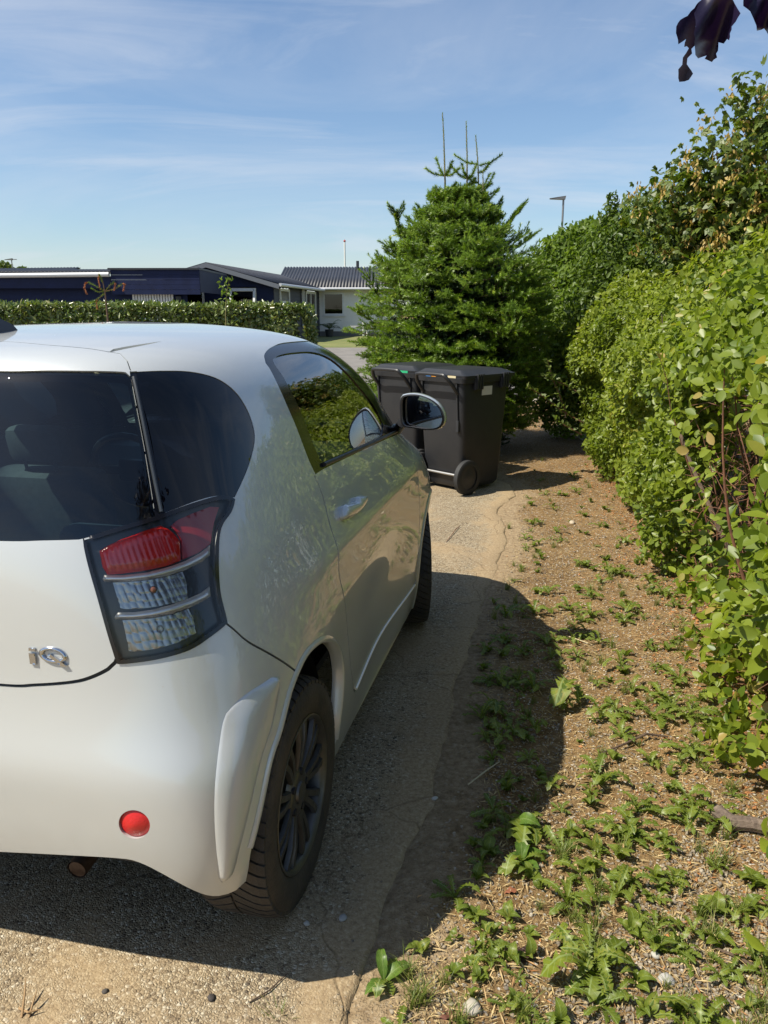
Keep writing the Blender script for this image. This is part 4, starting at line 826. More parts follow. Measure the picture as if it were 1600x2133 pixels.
# ============================================================ HOUSE, CARPORT, FAR THINGS
M['boards'] = mat('navy_boards', (0.011, 0.018, 0.062), 0.6, spec=0.25, var=0.3, vscale=3, bump=0.15, bscale=30)
M['boards2'] = mat('charcoal_boards', (0.030, 0.033, 0.042), 0.6, var=0.25, vscale=3)
M['roofing'] = mat('corrugated_roof', (0.035, 0.037, 0.045), 0.5, var=0.3, vscale=0.8)
M['white'] = mat('white_paint', (0.72, 0.72, 0.70), 0.5, var=0.12, vscale=2)
M['render'] = mat('white_render', (0.80, 0.78, 0.74), 0.85, var=0.10, vscale=1.5, bump=0.3, bscale=18)
M['plinth'] = mat('grey_plinth', (0.17, 0.165, 0.155), 0.9, var=0.2, vscale=3)
M['zinc'] = mat('pale_gutter', (0.62, 0.62, 0.62), 0.4, 0.3)
M['pane'] = glass('window_pane', (0.16, 0.18, 0.20), ior=1.5)
M['room'] = mat('dark_room', (0.03, 0.03, 0.035), 0.9)
def corr(name, P00, P10, P01, P11, waves, amp, material, parent, nv=2, thick=0.03):
    """corrugated sheet spanned by 4 corners; waves run along P00->P10"""
    P00, P10, P01, P11 = map(Vector, (P00, P10, P01, P11)); n = waves*6
    N_ = (P10-P00).cross(P01-P00).normalized()
    if N_.z < 0: N_ = -N_
    V = []; Fc = []
    for lay in (0, -thick):
        for j in range(nv):
            t = j/(nv-1)
            for i in range(n+1):
                s = i/n; p = (P00*(1-s)+P10*s)*(1-t)+(P01*(1-s)+P11*s)*t; V.append(p+N_*(amp*math.sin(2*math.pi*waves*s)+lay))
    w_ = n+1; m_ = nv*w_
    for lay in (0, 1):
        for j in range(nv-1):
            for i in range(n): a = lay*m_+j*w_+i; Fc.append((a, a+1, a+w_+1, a+w_) if lay == 0 else (a, a+w_, a+w_+1, a+1))
    for i in range(n): Fc.append((i, m_+i, m_+i+1, i+1)); a = (nv-1)*w_+i; Fc.append((a, a+1, m_+a+1, m_+a))
    return ob(name, mesh_np(name, V, Fc, material, True), parent)
def boardwall(name, A, B, z0, ztop, material, parent, bh=0.14, out=(0, -1, 0), holes=(), t=0.022):
    """weatherboard wall from A to B (xy); ztop(s) gives the top at 0..1; each board a lapped strip; holes = (s0,s1,z0,z1)"""
    A, B = Vector((*A, 0)), Vector((*B, 0)); outv = Vector(out); mb = MB(); L_ = (B-A).length; z = z0; cnt = 0; zmax = max(ztop(s/40) for s in range(41))
    root = None
    while z < zmax:
        zz = min(z+bh, zmax)
        ss = [k/80 for k in range(81) if ztop(k/80) >= (z+zz)/2]
        if not ss: break
        segs = [(ss[0], ss[-1])]
        for (h0, h1, hz0, hz1) in holes:
            if zz > hz0+0.02 and z < hz1-0.02:
                ns = []
                for (a, b) in segs:
                    if h0 > a: ns.append((a, min(b, h0)))
                    if h1 < b: ns.append((max(a, h1), b))
                segs = [q for q in ns if q[1]-q[0] > 0.005]
        for (a, b) in segs:
            m = MB()
            p, q = A.lerp(B, a), A.lerp(B, b)
            V = [p+Vector((0, 0, z)), q+Vector((0, 0, z)), p+outv*t+Vector((0, 0, z)), q+outv*t+Vector((0, 0, z)), p+Vector((0, 0, zz+0.012))+outv*0.004, q+Vector((0, 0, zz+0.012))+outv*0.004]
            m.add(V, [(0, 1, 3, 2), (2, 3, 5, 4), (0, 2, 4), (1, 5, 3), (0, 4, 5, 1)])
            m.build('board', material, parent)
        z = zz; cnt += 1
def window(parent, A, B, z0, z1, out, material=None, fr=0.07, mull=(), sill=True, name='window', open_=False):
    A, B = Vector((*A, 0)), Vector((*B, 0)); d = (B-A).normalized(); o_ = Vector(out); w_ = (B-A).length
    rot = Matrix((d, -o_, Vector((0, 0, 1)))).transposed()
    m = MB(); c = (A+B)/2
    for (sx, zc, ww, hh) in ((-w_/2+fr/2, (z0+z1)/2, fr, z1-z0), (w_/2-fr/2, (z0+z1)/2, fr, z1-z0), (0, z1-fr/2, w_-2*fr, fr), (0, z0+fr/2, w_-2*fr, fr)):
        m.box(c+d*sx+o_*0.03+Vector((0, 0, zc)), (ww, 0.09, hh), rot=rot)
    for q in mull: m.box(c+d*(q*w_-w_/2)+o_*0.03+Vector((0, 0, (z0+z1)/2)), (fr*0.8, 0.07, z1-z0-2*fr), rot=rot)
    w = m.build(name, M['white'], parent)
    MB().box(c+Vector((0, 0, (z0+z1)/2))+o_*0.02, (w_-2*fr, 0.012, z1-z0-2*fr), rot=rot).build('pane', M['pane'], w)
    MB().box(c+Vector((0, 0, (z0+z1)/2))-o_*0.5, (w_+0.6, 0.02, z1-z0+0.5), rot=rot).build('room_back', M['room'], w)
    if sill: MB().box(c+Vector((0, 0, z0-0.03))+o_*0.07, (w_+0.12, 0.14, 0.05), rot=rot).build('sill', M['zinc'], w)
    return w
def gxy(px, Y): p = at(px, 640, Y); return (p.x, Y)
def zat(py, Y, px=640): return at(px, py, Y).z
GB = 0.2
# ---- dark house with a gable wing and a white wing
hs = empty('dark_boarded_house', at(500, 650, 37) - Vector((0, 0, at(500, 650, 37).z-GB)))
def W(o): return o  # children are built in world coordinates
hs.location = (0, 0, 0)
tag(hs, 'low navy boarded house with white gutters, gable wing and white rendered wing beyond the hedge', 'house')
Yg = 36.0; gA = gxy(300, Yg); gB = gxy(571, Yg); apx = gxy(441, Yg)[0]; zap = zat(549, Yg); eav = gxy(581, Yg)[0]; zev = zat(589, Yg)
hw = eav-apx; slope = (zap-zev)/hw; Lx = gB[0]-gA[0]
def gtop(s): return zap-0.12-abs(gA[0]+s*Lx-apx)*slope
w1a, w1b = gxy(386, Yg)[0], gxy(427, Yg)[0]; w2a, w2b = gxy(480, Yg)[0], gxy(535, Yg)[0]; wz1 = zat(600, Yg); wz0 = zat(640, Yg)
boardwall('wall', gA, gB, GB, gtop, M['boards'], hs, 0.17, holes=[((w1a-gA[0])/Lx, (w1b-gA[0])/Lx, wz0, wz1), ((w2a-gA[0])/Lx, (w2b-gA[0])/Lx, wz0, wz1)])
window(hs, (w1a, Yg), (w1b, Yg), wz0, wz1, (0, -1, 0), fr=0.09)
ww = window(hs, (w2a, Yg), (w2b, Yg), wz0, wz1, (0, -1, 0), fr=0.09)
# top-hung casement, swung open
m = MB(); rt_ = Matrix.Rotation(R(-22), 3, 'X'); cw = Vector(((w2a+w2b)/2, Yg-0.06, wz1-0.06)); wd = w2b-w2a-0.14; hh = 0.78
for (dx, dz, sx, sz) in ((-wd/2, -hh/2, 0.09, hh), (wd/2, -hh/2, 0.09, hh), (0, -0.045, wd, 0.09), (0, -hh+0.045, wd, 0.09)): m.box(cw+rt_ @ Vector((dx, -0.02, dz)), (sx, 0.05, sz), rot=rt_)
m.build('casement', M['white'], ww)
# side wall of the wing (recedes) and the white wall
Y2 = 45.0; sB = gxy(665, Y2); dsd = (Vector((*sB, 0))-Vector((*gB, 0))).normalized(); so_ = Vector((dsd.y, -dsd.x, 0))
zs = zev-0.08
def along(px, py=None):
    """point on the side wall seen at column px"""
    a, b = Vector((*gB, 0)), Vector((*sB, 0)); best = min((abs(800+FPX*(a.lerp(b, k/400).x)/(a.lerp(b, k/400).y*math.cos(PITCH)+0.0)*math.cos(PITCH)-px), k) for k in range(401)); return best[1]/400
def sxy(s): p = Vector((*gB, 0)).lerp(Vector((*sB, 0)), s); return (p.x, p.y)
hl_ = []
for (p0, p1, y0, y1) in ((589, 608, 632, 602), (641, 661, 678, 607)):
    s0, s1 = along(p0), along(p1); yy = sxy((s0+s1)/2)[1]; hl_.append((s0, s1, max(GB+0.05, zat(y0, yy)), zat(y1, yy)))
boardwall('wall', gB, sB, GB, lambda s: zs, M['boards2'], hs, 0.17, out=so_, holes=hl_)
window(hs, sxy(hl_[0][0]), sxy(hl_[0][1]), hl_[0][2], hl_[0][3], so_, fr=0.10)
window(hs, sxy(hl_[1][0]), sxy(hl_[1][1]), hl_[1][2], hl_[1][3], so_, fr=0.12, mull=(0.5,), sill=False, name='glazed_door')
s_ = along(633); q = sxy(s_); MB().box((q[0]+so_.x*0.12, q[1]+so_.y*0.12, zat(640, q[1])), (0.12, 0.12, 2.0)).build('down_pipe', M['white'], hs)
wB = gxy(830, Y2); zw = zat(599, Y2); pz = zat(690, Y2); wa, wb = gxy(673, Y2)[0], gxy(717, Y2)[0]; wza, wzb = zat(657, Y2), zat(609, Y2)
m = MB()
for (x0, x1, z0, z1) in ((sB[0], wa, pz, zw), (wb, wB[0], pz, zw), (wa, wb, pz, wza), (wa, wb, wzb, zw)): m.box(((x0+x1)/2, Y2+0.15, (z0+z1)/2), (x1-x0, 0.3, z1-z0))
m.build('wall', M['render'], hs); MB().box(((sB[0]+wB[0])/2, Y2+0.16, (GB-0.1+pz)/2), (wB[0]-sB[0], 0.3, pz-GB+0.1)).build('plinth', M['plinth'], hs)
wx = window(hs, (wa, Y2+0.05), (wb, Y2+0.05), wza, wzb, (0, -1, 0), fr=0.10)
lm = MB(); lc = at(682, 645, Y2+0.35); lm.tube([(lc.x, lc.y, lc.z-0.28), (lc.x, lc.y, lc.z)], 0.03, 8); lm.lathe([(0.0, 0.17), (0.24, 0.09)], 14, 'z', (lc.x, lc.y, lc.z-0.02)); lm.build('table_lamp', M['white'], wx)
for k, px_ in enumerate((698, 705, 709)): c_ = at(px_, 652, Y2+0.3); MB().lathe([(0.0, 0.05), (0.2, 0.07), (0.3, 0.03), (0.42, 0.04)], 10, 'z', (c_.x, c_.y, c_.z-0.2)).build('vase', M['white'], wx)
# roofs
ovh = 0.45; yb = 48.0
dx8 = (sB[0]-gB[0])/(Y2-Yg)
def shift(x, y): return x+dx8*(y-Yg)
f0 = Yg-ovh
rz_ap = zap+0.02
corr('roof', (shift(eav+0.15, f0), f0, zev-0.05), (shift(eav+0.15, yb-3.0), yb-3.0, zev-0.05), (shift(apx, f0), f0, rz_ap), (shift(apx, yb), yb, rz_ap), 56, 0.025, M['roofing'], hs)
corr('roof', (shift(2*apx-eav-0.15, f0), f0, zev-0.05), (shift(2*apx-eav-0.15, yb), yb, zev-0.05), (shift(apx, f0), f0, rz_ap), (shift(apx, yb), yb, rz_ap), 56, 0.025, M['roofing'], hs)
rgz = zat(556, 49.5); xl = gxy(575, Y2)[0]; xr_ = wB[0]+0.6
corr('roof', (xl, Y2-0.5, zw-0.02), (xr_, Y2-0.5, zw-0.02), (xl, 49.5, rgz), (xr_, 49.5, rgz), 42, 0.03, M['roofing'], hs)
for s in (-1, 1):
    bm_ = MB(); e0 = Vector((shift(apx, f0), f0-0.02, rz_ap-0.10)); e1 = Vector((shift(apx+s*(hw+0.15), f0), f0-0.02, zev-0.17))
    V = [e0+Vector((0, 0, 0.09)), e1+Vector((0, 0, 0.09)), e1-Vector((0, 0, 0.10)), e0-Vector((0, 0, 0.10))]; V += [v+Vector((0, 0.04, 0)) for v in V]
    bm_.add(V, [(0, 1, 2, 3), (7, 6, 5, 4), (0, 4, 5, 1), (3, 2, 6, 7), (1, 5, 6, 2)]); bm_.build('barge_board', M['zincd'] if 'zincd' in M else mat('grey_barge', (0.16, 0.17, 0.19), 0.6), hs)
def gutter(a, b, r_=0.075): return MB().tube([a, b], r_, 10).build('gutter', M['zinc'], hs, True)
gutter((shift(eav+0.2, f0), f0, zev-0.10), (shift(eav+0.2, Y2-0.6), Y2-0.6, zev-0.10)); gutter((sB[0]-0.2, Y2-0.58, zw-0.08), (xr_, Y2-0.58, zw-0.08))
vp = at(745, 553, 49.0); MB().tube([(vp.x, vp.y, vp.z-0.6), (vp.x, vp.y, vp.z+0.26)], 0.09, 10).build('vent_pipe', M['boards2'], hs, True)
pp = at(757, 690, Y2-0.3)
for k in (0, 1): MB().tube([(pp.x+k*0.22, pp.y, GB), (pp.x+k*0.22, pp.y, GB+0.75-0.25*k)], 0.06, 8).build('standpipe', M['white'], hs, True)
# ---- carport
cp_ = empty('flat_roofed_carport', (0, 0, 0)); tag(cp_, 'long flat-roofed navy boarded outbuilding with a white gutter behind the laurel hedge', 'outbuilding')
Yc = 30.0; cA = gxy(-260, Yc); cB = gxy(418, Yc); ztop_ = zat(559, Yc); zg = zat(572, Yc)
x235 = gxy(235, Yc)[0]
boardwall('wall', (cA[0], Yc+0.35), (gxy(387, Yc)[0], Yc+0.35), 0.1, lambda s: zat(588, Yc), M['boards'], cp_, 0.17)
m = MB(); V0 = (x235+cA[0])/2
MB().box(((cA[0]+x235)/2, Yc+0.02, zat(588, Yc)), (x235-cA[0], 0.06, 0.42)).build('fascia', M['boards'], cp_)
for k in range(5): zz = zat(562, Yc)-0.09-k*0.172; MB().box(((x235+cB[0])/2+0.02, Yc+0.01-0.004*(k % 2), zz), (cB[0]-x235, 0.07, 0.166)).build('board', M['boards'], cp_)
MB().box((cB[0], Yc+2.6, zat(583, Yc)), (0.06, 5.2, 0.86)).build('fascia', M['boards'], cp_)
corr('roof', (cA[0], Yc-0.1, zat(568, Yc)), (x235+0.05, Yc-0.1, zat(567, Yc)), (cA[0], Yc+5, zat(556, Yc)+0.15), (x235+0.05, Yc+5, zat(556, Yc)+0.15), 62, 0.03, M['roofing'], cp_)
MB().box(((x235+cB[0])/2, Yc+2.5, zat(560, Yc)), (cB[0]-x235+0.1, 5.2, 0.06)).build('roof_felt', M['roofing'], cp_)
MB().tube([(cA[0], Yc-0.12, zat(577, Yc)), (x235, Yc-0.12, zat(572, Yc))], 0.085, 10).build('gutter', M['zinc'], cp_, True)
# white slatted screen, corrugated white panel
for k in range(15):
    xx = gxy(275+k*5.8, Yc)[0]; MB().box((xx, Yc+0.27, (zat(602+k*0.35, Yc)+0.6)/2+0.2), (0.075, 0.03, zat(602+k*0.35, Yc)-0.6)).build('slat', M['white'], cp_)
wl = at(372, 622, Yc+0.2); MB().lathe([(-0.12, 0.05), (-0.08, 0.1), (0.08, 0.1), (0.12, 0.04)], 10, 'z', (wl.x, wl.y, wl.z)).build('wall_lamp', M['black'] if 'black' in M else mat('lamp_black', (0.015, 0.015, 0.018), 0.5), cp_)
# further roof behind on the left
rb = empty('far_low_roof', (0, 0, 0)); tag(rb, 'dark corrugated ridge of a roof showing behind the outbuilding', 'roof')
a0, a1 = at(-60, 560, 36), at(150, 557, 36)
corr('roof', (a0.x, 35, a0.z-0.25), (a1.x, 35, a1.z-0.25), (a0.x, 37, a0.z+0.05), (a1.x, 37, a1.z+0.05), 30, 0.03, M['roofing'], rb)
MB().box(((a0.x+a1.x)/2, 37.5, (a0.z-0.2)/2), (a1.x-a0.x, 0.6, a0.z-0.4)).build('wall', M['boards2'], rb)
# ---- flag pole, street lamps
def pole(name, px, ytop, Y, r_, label, cat, head=None):
    p = at(px, ytop, Y); e = empty(name, (p.x, p.y, 0)); tag(e, label, cat)
    MB().tube([(0, 0, 0), (0, 0, p.z*0.5), (0, 0, p.z)], [r_*1.3, r_*1.1, r_], 10).build('pole', M['white'] if name == 'flag_pole' else M['steel'], e, True)
    return e, p
M['steel'] = mat('galvanised_steel', (0.22, 0.225, 0.23), 0.5, 0.6)
e, p = pole('flag_pole', 718, 504, 56, 0.055, 'white flag pole standing behind the white rendered wing', 'flag pole')
MB().lathe([(-0.06, 0.02), (0, 0.10), (0.1, 0.02)], 10, 'z', (0, 0, p.z+0.05)).build('finial', mat('red_finial', (0.3, 0.03, 0.03), 0.4), e, True)
def lamp(px, ytop, Y, label, s=1.0, two=False):
    e, p = pole('street_lamp', px, ytop, Y, 0.06*s, label, 'street lamp')
    m = MB(); V = [(-0.85, -0.12, 0.02), (-0.85, 0.12, 0.02), (0.12, 0.17, 0.16), (0.12, -0.17, 0.16), (-0.80, -0.1, -0.03), (-0.80, 0.1, -0.03), (0.08, 0.15, -0.06), (0.08, -0.15, -0.06)]
    m.add([(a*s, b*s, c*s+p.z) for a, b, c in V], [(3, 2, 1, 0), (4, 5, 6, 7), (0, 1, 5, 4), (2, 3, 7, 6), (1, 2, 6, 5), (3, 0, 4, 7)]); m.build('lamp_head', M['steel'], e)
    if two: MB().box((0.35*s, 0, p.z+0.02), (0.5*s, 0.2*s, 0.08*s)).build('lamp_head', M['steel'], e)
lamp(1174, 414, 34, 'grey street lamp with one flat slanted head rising above the shrubs', 0.66)
lamp(24, 541, 60, 'small distant street lamp above the dark corrugated ridge', 0.6, True)
# ---- potted palm by the white wall
pt = at(686, 697, Y2-1.2); e = empty('potted_palm', (pt.x, pt.y, GB)); tag(e, 'potted palm with arching fronds in front of the white wall', 'plant')
MB().lathe([(0.0, 0.17), (0.38, 0.24), (0.40, 0.21), (0.34, 0.20)], 16, 'z').build('pot', mat('dark_pot', (0.03, 0.03, 0.03), 0.6), e, True)
M['palm'] = leafmat('palm_leaf', (0.05, 0.09, 0.02), (0.09, 0.14, 0.035))
for k in range(13):
    a = k*2.4; el = 0.5+0.5*((k*0.37) % 1); ln = 0.75+0.3*((k*0.61) % 1); m = MB(); pts = [Vector((math.cos(a)*ln*t*math.cos(el)*(1), math.sin(a)*ln*t*math.cos(el), 0.4+ln*(t*math.sin(el)*1.25-0.55*t*t))) for t in np.linspace(0, 1, 8)]
    m.tube(pts, 0.008, 4)
    for i in range(1, 8):
        d = (pts[i]-pts[i-1]).normalized(); sd_ = d.cross(Vector((0, 0, 1))).normalized()
        for s in (-1, 1):
            q = pts[i]; tip = q+sd_*s*0.2+d*0.14-Vector((0, 0, 0.05)); m.add([q-d*0.02, q+d*0.03, tip], [(0, 1, 2)])
    m.build('frond', M['palm'], e)
# ============================================================ WHEELIE BINS
M['bin'] = mat('bin_plastic', (0.017, 0.019, 0.023), 0.45, spec=0.4, c2=(0.024, 0.025, 0.028), vscale=6, bump=0.05, bscale=90)
M['axle'] = mat('bin_axle', (0.45, 0.44, 0.42), 0.4, 0.8)
M['tyreb'] = mat('bin_tyre', (0.018, 0.018, 0.018), 0.7)
def rrect(hx, hy0, hy1, r, n=5):
    o = []
    for (cx, cy, a0) in ((hx-r, hy1-r, 0), (-hx+r, hy1-r, 90), (-hx+r, hy0+r, 180), (hx-r, hy0+r, 270)):
        for k in range(n+1): t = R(a0+90*k/n); o.append((cx+r*math.cos(t), cy+r*math.sin(t)))
    return o
def make_bin():
    """local: -y is the handle and wheel side"""
    e = bpy.data.objects.new('wheelie_bin', None); col.objects.link(e); e.empty_display_size = 0.1
    prof = [(0.03, 0.205, -0.17, 0.25), (0.06, 0.225, -0.19, 0.27), (0.20, 0.232, -0.215, 0.28), (0.27, 0.236, -0.245, 0.285), (0.93, 0.262, -0.29, 0.325), (0.945, 0.262, -0.29, 0.325), (0.95, 0.285, -0.31, 0.350), (0.99, 0.288, -0.315, 0.355), (0.992, 0.27, -0.30, 0.335)]
    V = []; n = None
    for (z, hx, y0, y1) in prof:
        rr = rrect(hx, y0, y1, 0.05); n = len(rr); V += [(x, y, z) for x, y in rr]
    Fc = [(i*n+k, i*n+(k+1) % n, (i+1)*n+(k+1) % n, (i+1)*n+k) for i in range(len(prof)-1) for k in range(n)] + [tuple(range(n-1, -1, -1))]
    bd = ob('body', mesh_np('body', V, Fc, M['bin'], True), e); bd.data.set_sharp_from_angle(angle=R(30))
    # vertical ribs on the handle side
    for x in (-0.20, 0.20): MB().box((x, -0.278, 0.75), (0.016, 0.03, 0.44), rot=Matrix.Rotation(R(3.6), 3, 'X'), bev=0.004).build('rib', M['bin'], bd)
    MB().box((0.2, -0.268, 0.585), (0.03, 0.035, 0.10), bev=0.006).build('rib', M['bin'], bd)
    # lid: shallow tent with a skirt
    V = []; lp = [(0.985, 0.297, -0.30, 0.372), (1.012, 0.299, -0.305, 0.376), (1.018, 0.285, -0.295, 0.355), (1.052, 0.225, -0.26, 0.270), (1.060, 0.16, -0.24, 0.19)]
    for (z, hx, y0, y1) in lp:
        rr = rrect(hx, y0, y1, 0.035, 4); n = len(rr); V += [(x, y, z) for x, y in rr]
    Fc = [(i*n+k, i*n+(k+1) % n, (i+1)*n+(k+1) % n, (i+1)*n+k) for i in range(len(lp)-1) for k in range(n)] + [tuple(range((len(lp)-1)*n, len(lp)*n))]
    ld = ob('lid', mesh_np('lid', V, Fc, M['bin'], True), e); ld.data.set_sharp_from_angle(angle=R(22))
    MB().box((0, 0.385, 1.0), (0.30, 0.06, 0.018), bev=0.006).build('lid_lip', M['bin'], ld)
    for y in (-0.12, 0.22):   # comb-like lugs on both sides
        for s in (-1, 1):
            m = MB()
            for k in range(3): m.prism([(y-0.045+k*0.03, 0.90), (y-0.025+k*0.03, 0.90), (y-0.015+k*0.03, 1.02), (y-0.035+k*0.03, 1.02)], 0, s*0.265, s*0.312)
            m.box((s*0.285, y, 0.94), (0.03, 0.10, 0.10), bev=0.006); m.build('lifting_lug', M['bin'], bd)
    # handle: bent tube
    hpts = [(-0.20, -0.285, 0.86), (-0.195, -0.36, 0.945), (-0.165, -0.405, 1.005), (-0.12, -0.41, 1.02), (0.12, -0.41, 1.02), (0.165, -0.405, 1.005), (0.195, -0.36, 0.945), (0.20, -0.285, 0.86)]
    P = [Vector(p) for p in hpts]; sm_ = []
    for i in range(len(P)-1):
        p0, p1, p2, p3 = P[max(i-1, 0)], P[i], P[i+1], P[min(i+2, len(P)-1)]
        for t in (0, 0.33, 0.66): sm_.append(0.5*((2*p1)+(p2-p0)*t+(2*p0-5*p1+4*p2-p3)*t*t+(3*p1-p0-3*p2+p3)*t**3))
    MB().tube(sm_+[P[-1]], 0.016, 8).build('handle', M['bin'], e, True)
    MB().tube([(-0.27, -0.225, 0.15), (0.27, -0.225, 0.15)], 0.011, 10).build('axle', M['axle'], e, True)
    for s in (-1, 1):
        wl = MB().lathe([(-0.028, 0.10), (-0.03, 0.135), (-0.02, 0.15), (0.02, 0.15), (0.03, 0.135), (0.028, 0.10)], 36, 'x', (s*0.275, -0.225, 0.15)).build('wheel', M['tyreb'], e, True)
        MB().lathe([(-0.02, 0.001), (-0.02, 0.105), (0.02, 0.105), (0.018, 0.06), (0.024, 0.04), (0.024, 0.001)], 28, 'x', (s*0.275, -0.225, 0.15)).build('wheel_disc', M['bin'], wl, True)
    return e
def sticker(parent, c, sz, material, rot=None, name='sticker'): return MB().box(c, sz, rot=rot).build(name, material, parent)
b1 = make_bin(); wc = ground(972, 1031)
BR = R(-47); b1.rotation_euler = (0, 0, BR)
off = Matrix.Rotation(BR, 3, 'Z') @ Vector((0.275, -0.225, 0)); b1.location = (wc.x-off.x, wc.y-off.y, 0.002)
tag(b1, 'black wheelie bin with blue and orange stickers on its rim, beside the car mirror', 'bin', 'two black wheelie bins')
def copy_all(o, parent=None):
    c = o.copy(); col.objects.link(c); c.parent = parent
    for ch in list(o.children): copy_all(ch, c)
    return c
b2 = copy_all(b1); sh = Matrix.Rotation(BR, 3, 'Z') @ Vector((-0.68, 0.10, 0)); b2.location = b1.location + sh; b2.rotation_euler = (0, 0, BR+R(3))
tag(b2, 'black wheelie bin with a green sticker, half hidden behind the other bin', 'bin', 'two black wheelie bins')
st = {k: mat('sticker_'+k, c, 0.5) for k, c in dict(green=(0.02, 0.35, 0.16), blue=(0.05, 0.22, 0.55), orange=(0.75, 0.30, 0.03), cream=(0.55, 0.48, 0.30), white=(0.55, 0.55, 0.50)).items()}
def kids(o, n): return [c for c in o.children if c.name.split('.')[0] == n][0]
for (x, w_, k) in ((-0.12, 0.055, 'blue'), (-0.058, 0.055, 'orange'), (0.15, 0.09, 'cream')): sticker(kids(b1, 'lid'), (x, -0.3065, 0.9995), (w_, 0.004, 0.018), st[k])
sticker(kids(b1, 'body'), (0.2625, 0.02, 0.875), (0.004, 0.13, 0.075), st['white'], rot=Matrix.Rotation(R(2.2), 3, 'Y'))
sticker(kids(b2, 'lid'), (0.13, -0.3065, 0.9995), (0.10, 0.004, 0.022), st['green'])
# ============================================================ VEGETATION
rv = np.random.RandomState(23)
def unit(a): return a/(np.linalg.norm(a, axis=-1, keepdims=True)+1e-12)
def rdir(n): return unit(rv.normal(size=(n, 3)))
def n3(P, s, seed=0): return vnoise(P[:, 0]+P[:, 2]*0.73, P[:, 1]-P[:, 2]*0.61, s, seed)
def leaves(P, D, U, Ln, Wd, fold=0.16, droop=0.12, kind=6):
    """folded leaf blades: base P, direction D, face normal U; returns V (n*k,3), F quads/tris"""
    n = len(P); D = unit(D); U = unit(U-D*(U*D).sum(1, keepdims=True)); Sd = np.cross(D, U); L_ = np.broadcast_to(np.asarray(Ln, float), (n,))[:, None]; W_ = np.broadcast_to(np.asarray(Wd, float), (n,))[:, None]
    prof = {6: ((0.28, 0.46), (0.66, 0.40)), 4: ((0.45, 0.5),), 8: ((0.16, 0.34), (0.42, 0.5), (0.74, 0.33))}[kind]
    vs = [P]
    for (t, w_) in prof: vs.append(P+D*L_*t-Sd*W_*w_+U*W_*fold*w_*2-U*L_*droop*t*t)
    vs.append(P+D*L_-U*L_*droop)
    for (t, w_) in prof[::-1]: vs.append(P+D*L_*t+Sd*W_*w_+U*W_*fold*w_*2-U*L_*droop*t*t)
    k = len(vs); V = np.stack(vs, 1).reshape(-1, 3); m = len(prof); b = (np.arange(n)*k)[:, None]
    tip = m+1
    if m == 2: F = np.concatenate([b+np.array([[0, 3, 2, 1]]), b+np.array([[0, 5, 4, 3]])])
    elif m == 1: F = b+np.array([[0, 3, 2, 1]])
    else: F = np.concatenate([b+np.array([[0, 3, 2, 1]]), b+np.array([[0, 5, 4, 3]])[:, [0, 1, 2, 3]], b+np.array([[0, 7, 6, 5]])])
    return V, F, np.repeat(np.clip(0.55*rv.rand(n)+0.62*(n3(P, 0.22, 31)-0.18)+0.0, 0.01, 0.99), k)
def cloud(name, parts, material, parent=None, kind_stuff=False):
    V = np.concatenate([p[0] for p in parts]); off = np.cumsum([0]+[len(p[0]) for p in parts[:-1]]); F = np.concatenate([p[1]+o for p, o in zip(parts, off)]); a = np.concatenate([p[2] for p in parts])
    o = ob(name, mesh_np(name, V, F, material, False, attrs={'rnd': a}), parent)
    if kind_stuff: o['kind'] = 'stuff'
    return o
M['bark'] = mat('bark', (0.13, 0.085, 0.055), 0.9, c2=(0.06, 0.04, 0.028), vscale=30, bump=0.5, bscale=60)
M['twig'] = mat('reddish_twig', (0.20, 0.085, 0.04), 0.8, c2=(0.10, 0.045, 0.025), vscale=25)
M['green_stem'] = mat('green_stem', (0.16, 0.14, 0.05), 0.7)
# ---------- the long hedge on the right: base line roughly parallel to the driveway
HBP = [ground(*q) for q in ((1700, 2600), (1560, 1700), (1500, 1480), (1400, 1230), (1320, 1090), (1225, 960))]
def hb(y): return np.interp(y, [p.y for p in HBP], [p.x for p in HBP])     # face line at the ground
M['hedge_leaf'] = leafmat('hedge_leaf', (0.085, 0.135, 0.014), (0.24, 0.285, 0.032), (0.34, 0.31, 0.07), rough=0.42, transl=0.42)
M['shrub_leaf'] = leafmat('shrub_leaf', (0.085, 0.14, 0.014), (0.235, 0.285, 0.03), (0.38, 0.28, 0.09), rough=0.40, transl=0.42)
def hedge_pts(n, y0, y1, top, depth=1.1, shell=0.30, seed=0):
    """points in the outer shell of a hedge: face towards the driveway and the top"""
    out_p = []; out_n = []
    nf = int(n*0.60)
    y = rv.uniform(y0, y1, nf); z = rv.uniform(0.02, 1, nf)**0.85; d = rv.exponential(shell*0.45, nf)
    tp = top(y); zz = z*tp; bul = 0.34*(vnoise(y, zz, 0.55, 3+seed)-0.5)+0.26*(vnoise(y, zz, 0.17, 5+seed)-0.5)
    lean = -0.06*np.sin(np.clip(z, 0, 1)*math.pi)+0.20*sstep0(0.8, 1.0, z)+0.10*(1-sstep0(0.0, 0.25, z))
    x = hb(y)+lean+bul+d
    out_p.append(np.stack([x, y, zz], 1)); out_n.append(np.stack([-np.ones(nf), -0.25*np.ones(nf), 0.25+0.6*z], 1))
    nt_ = n-nf; y = rv.uniform(y0, y1, nt_); x = hb(y)+0.1+rv.uniform(0, depth, nt_); tp = top(y); d = rv.exponential(shell*0.4, nt_)
    zz = tp+0.26*(vnoise(x, y, 0.4, 9+seed)-0.5)+0.20*(vnoise(x, y, 0.13, 4+seed)-0.5)-d
    out_p.append(np.stack([x, y, zz], 1)); out_n.append(np.stack([-0.25*np.ones(nt_), -0.2*np.ones(nt_), np.ones(nt_)], 1))
    return np.concatenate(out_p), np.concatenate(out_n)
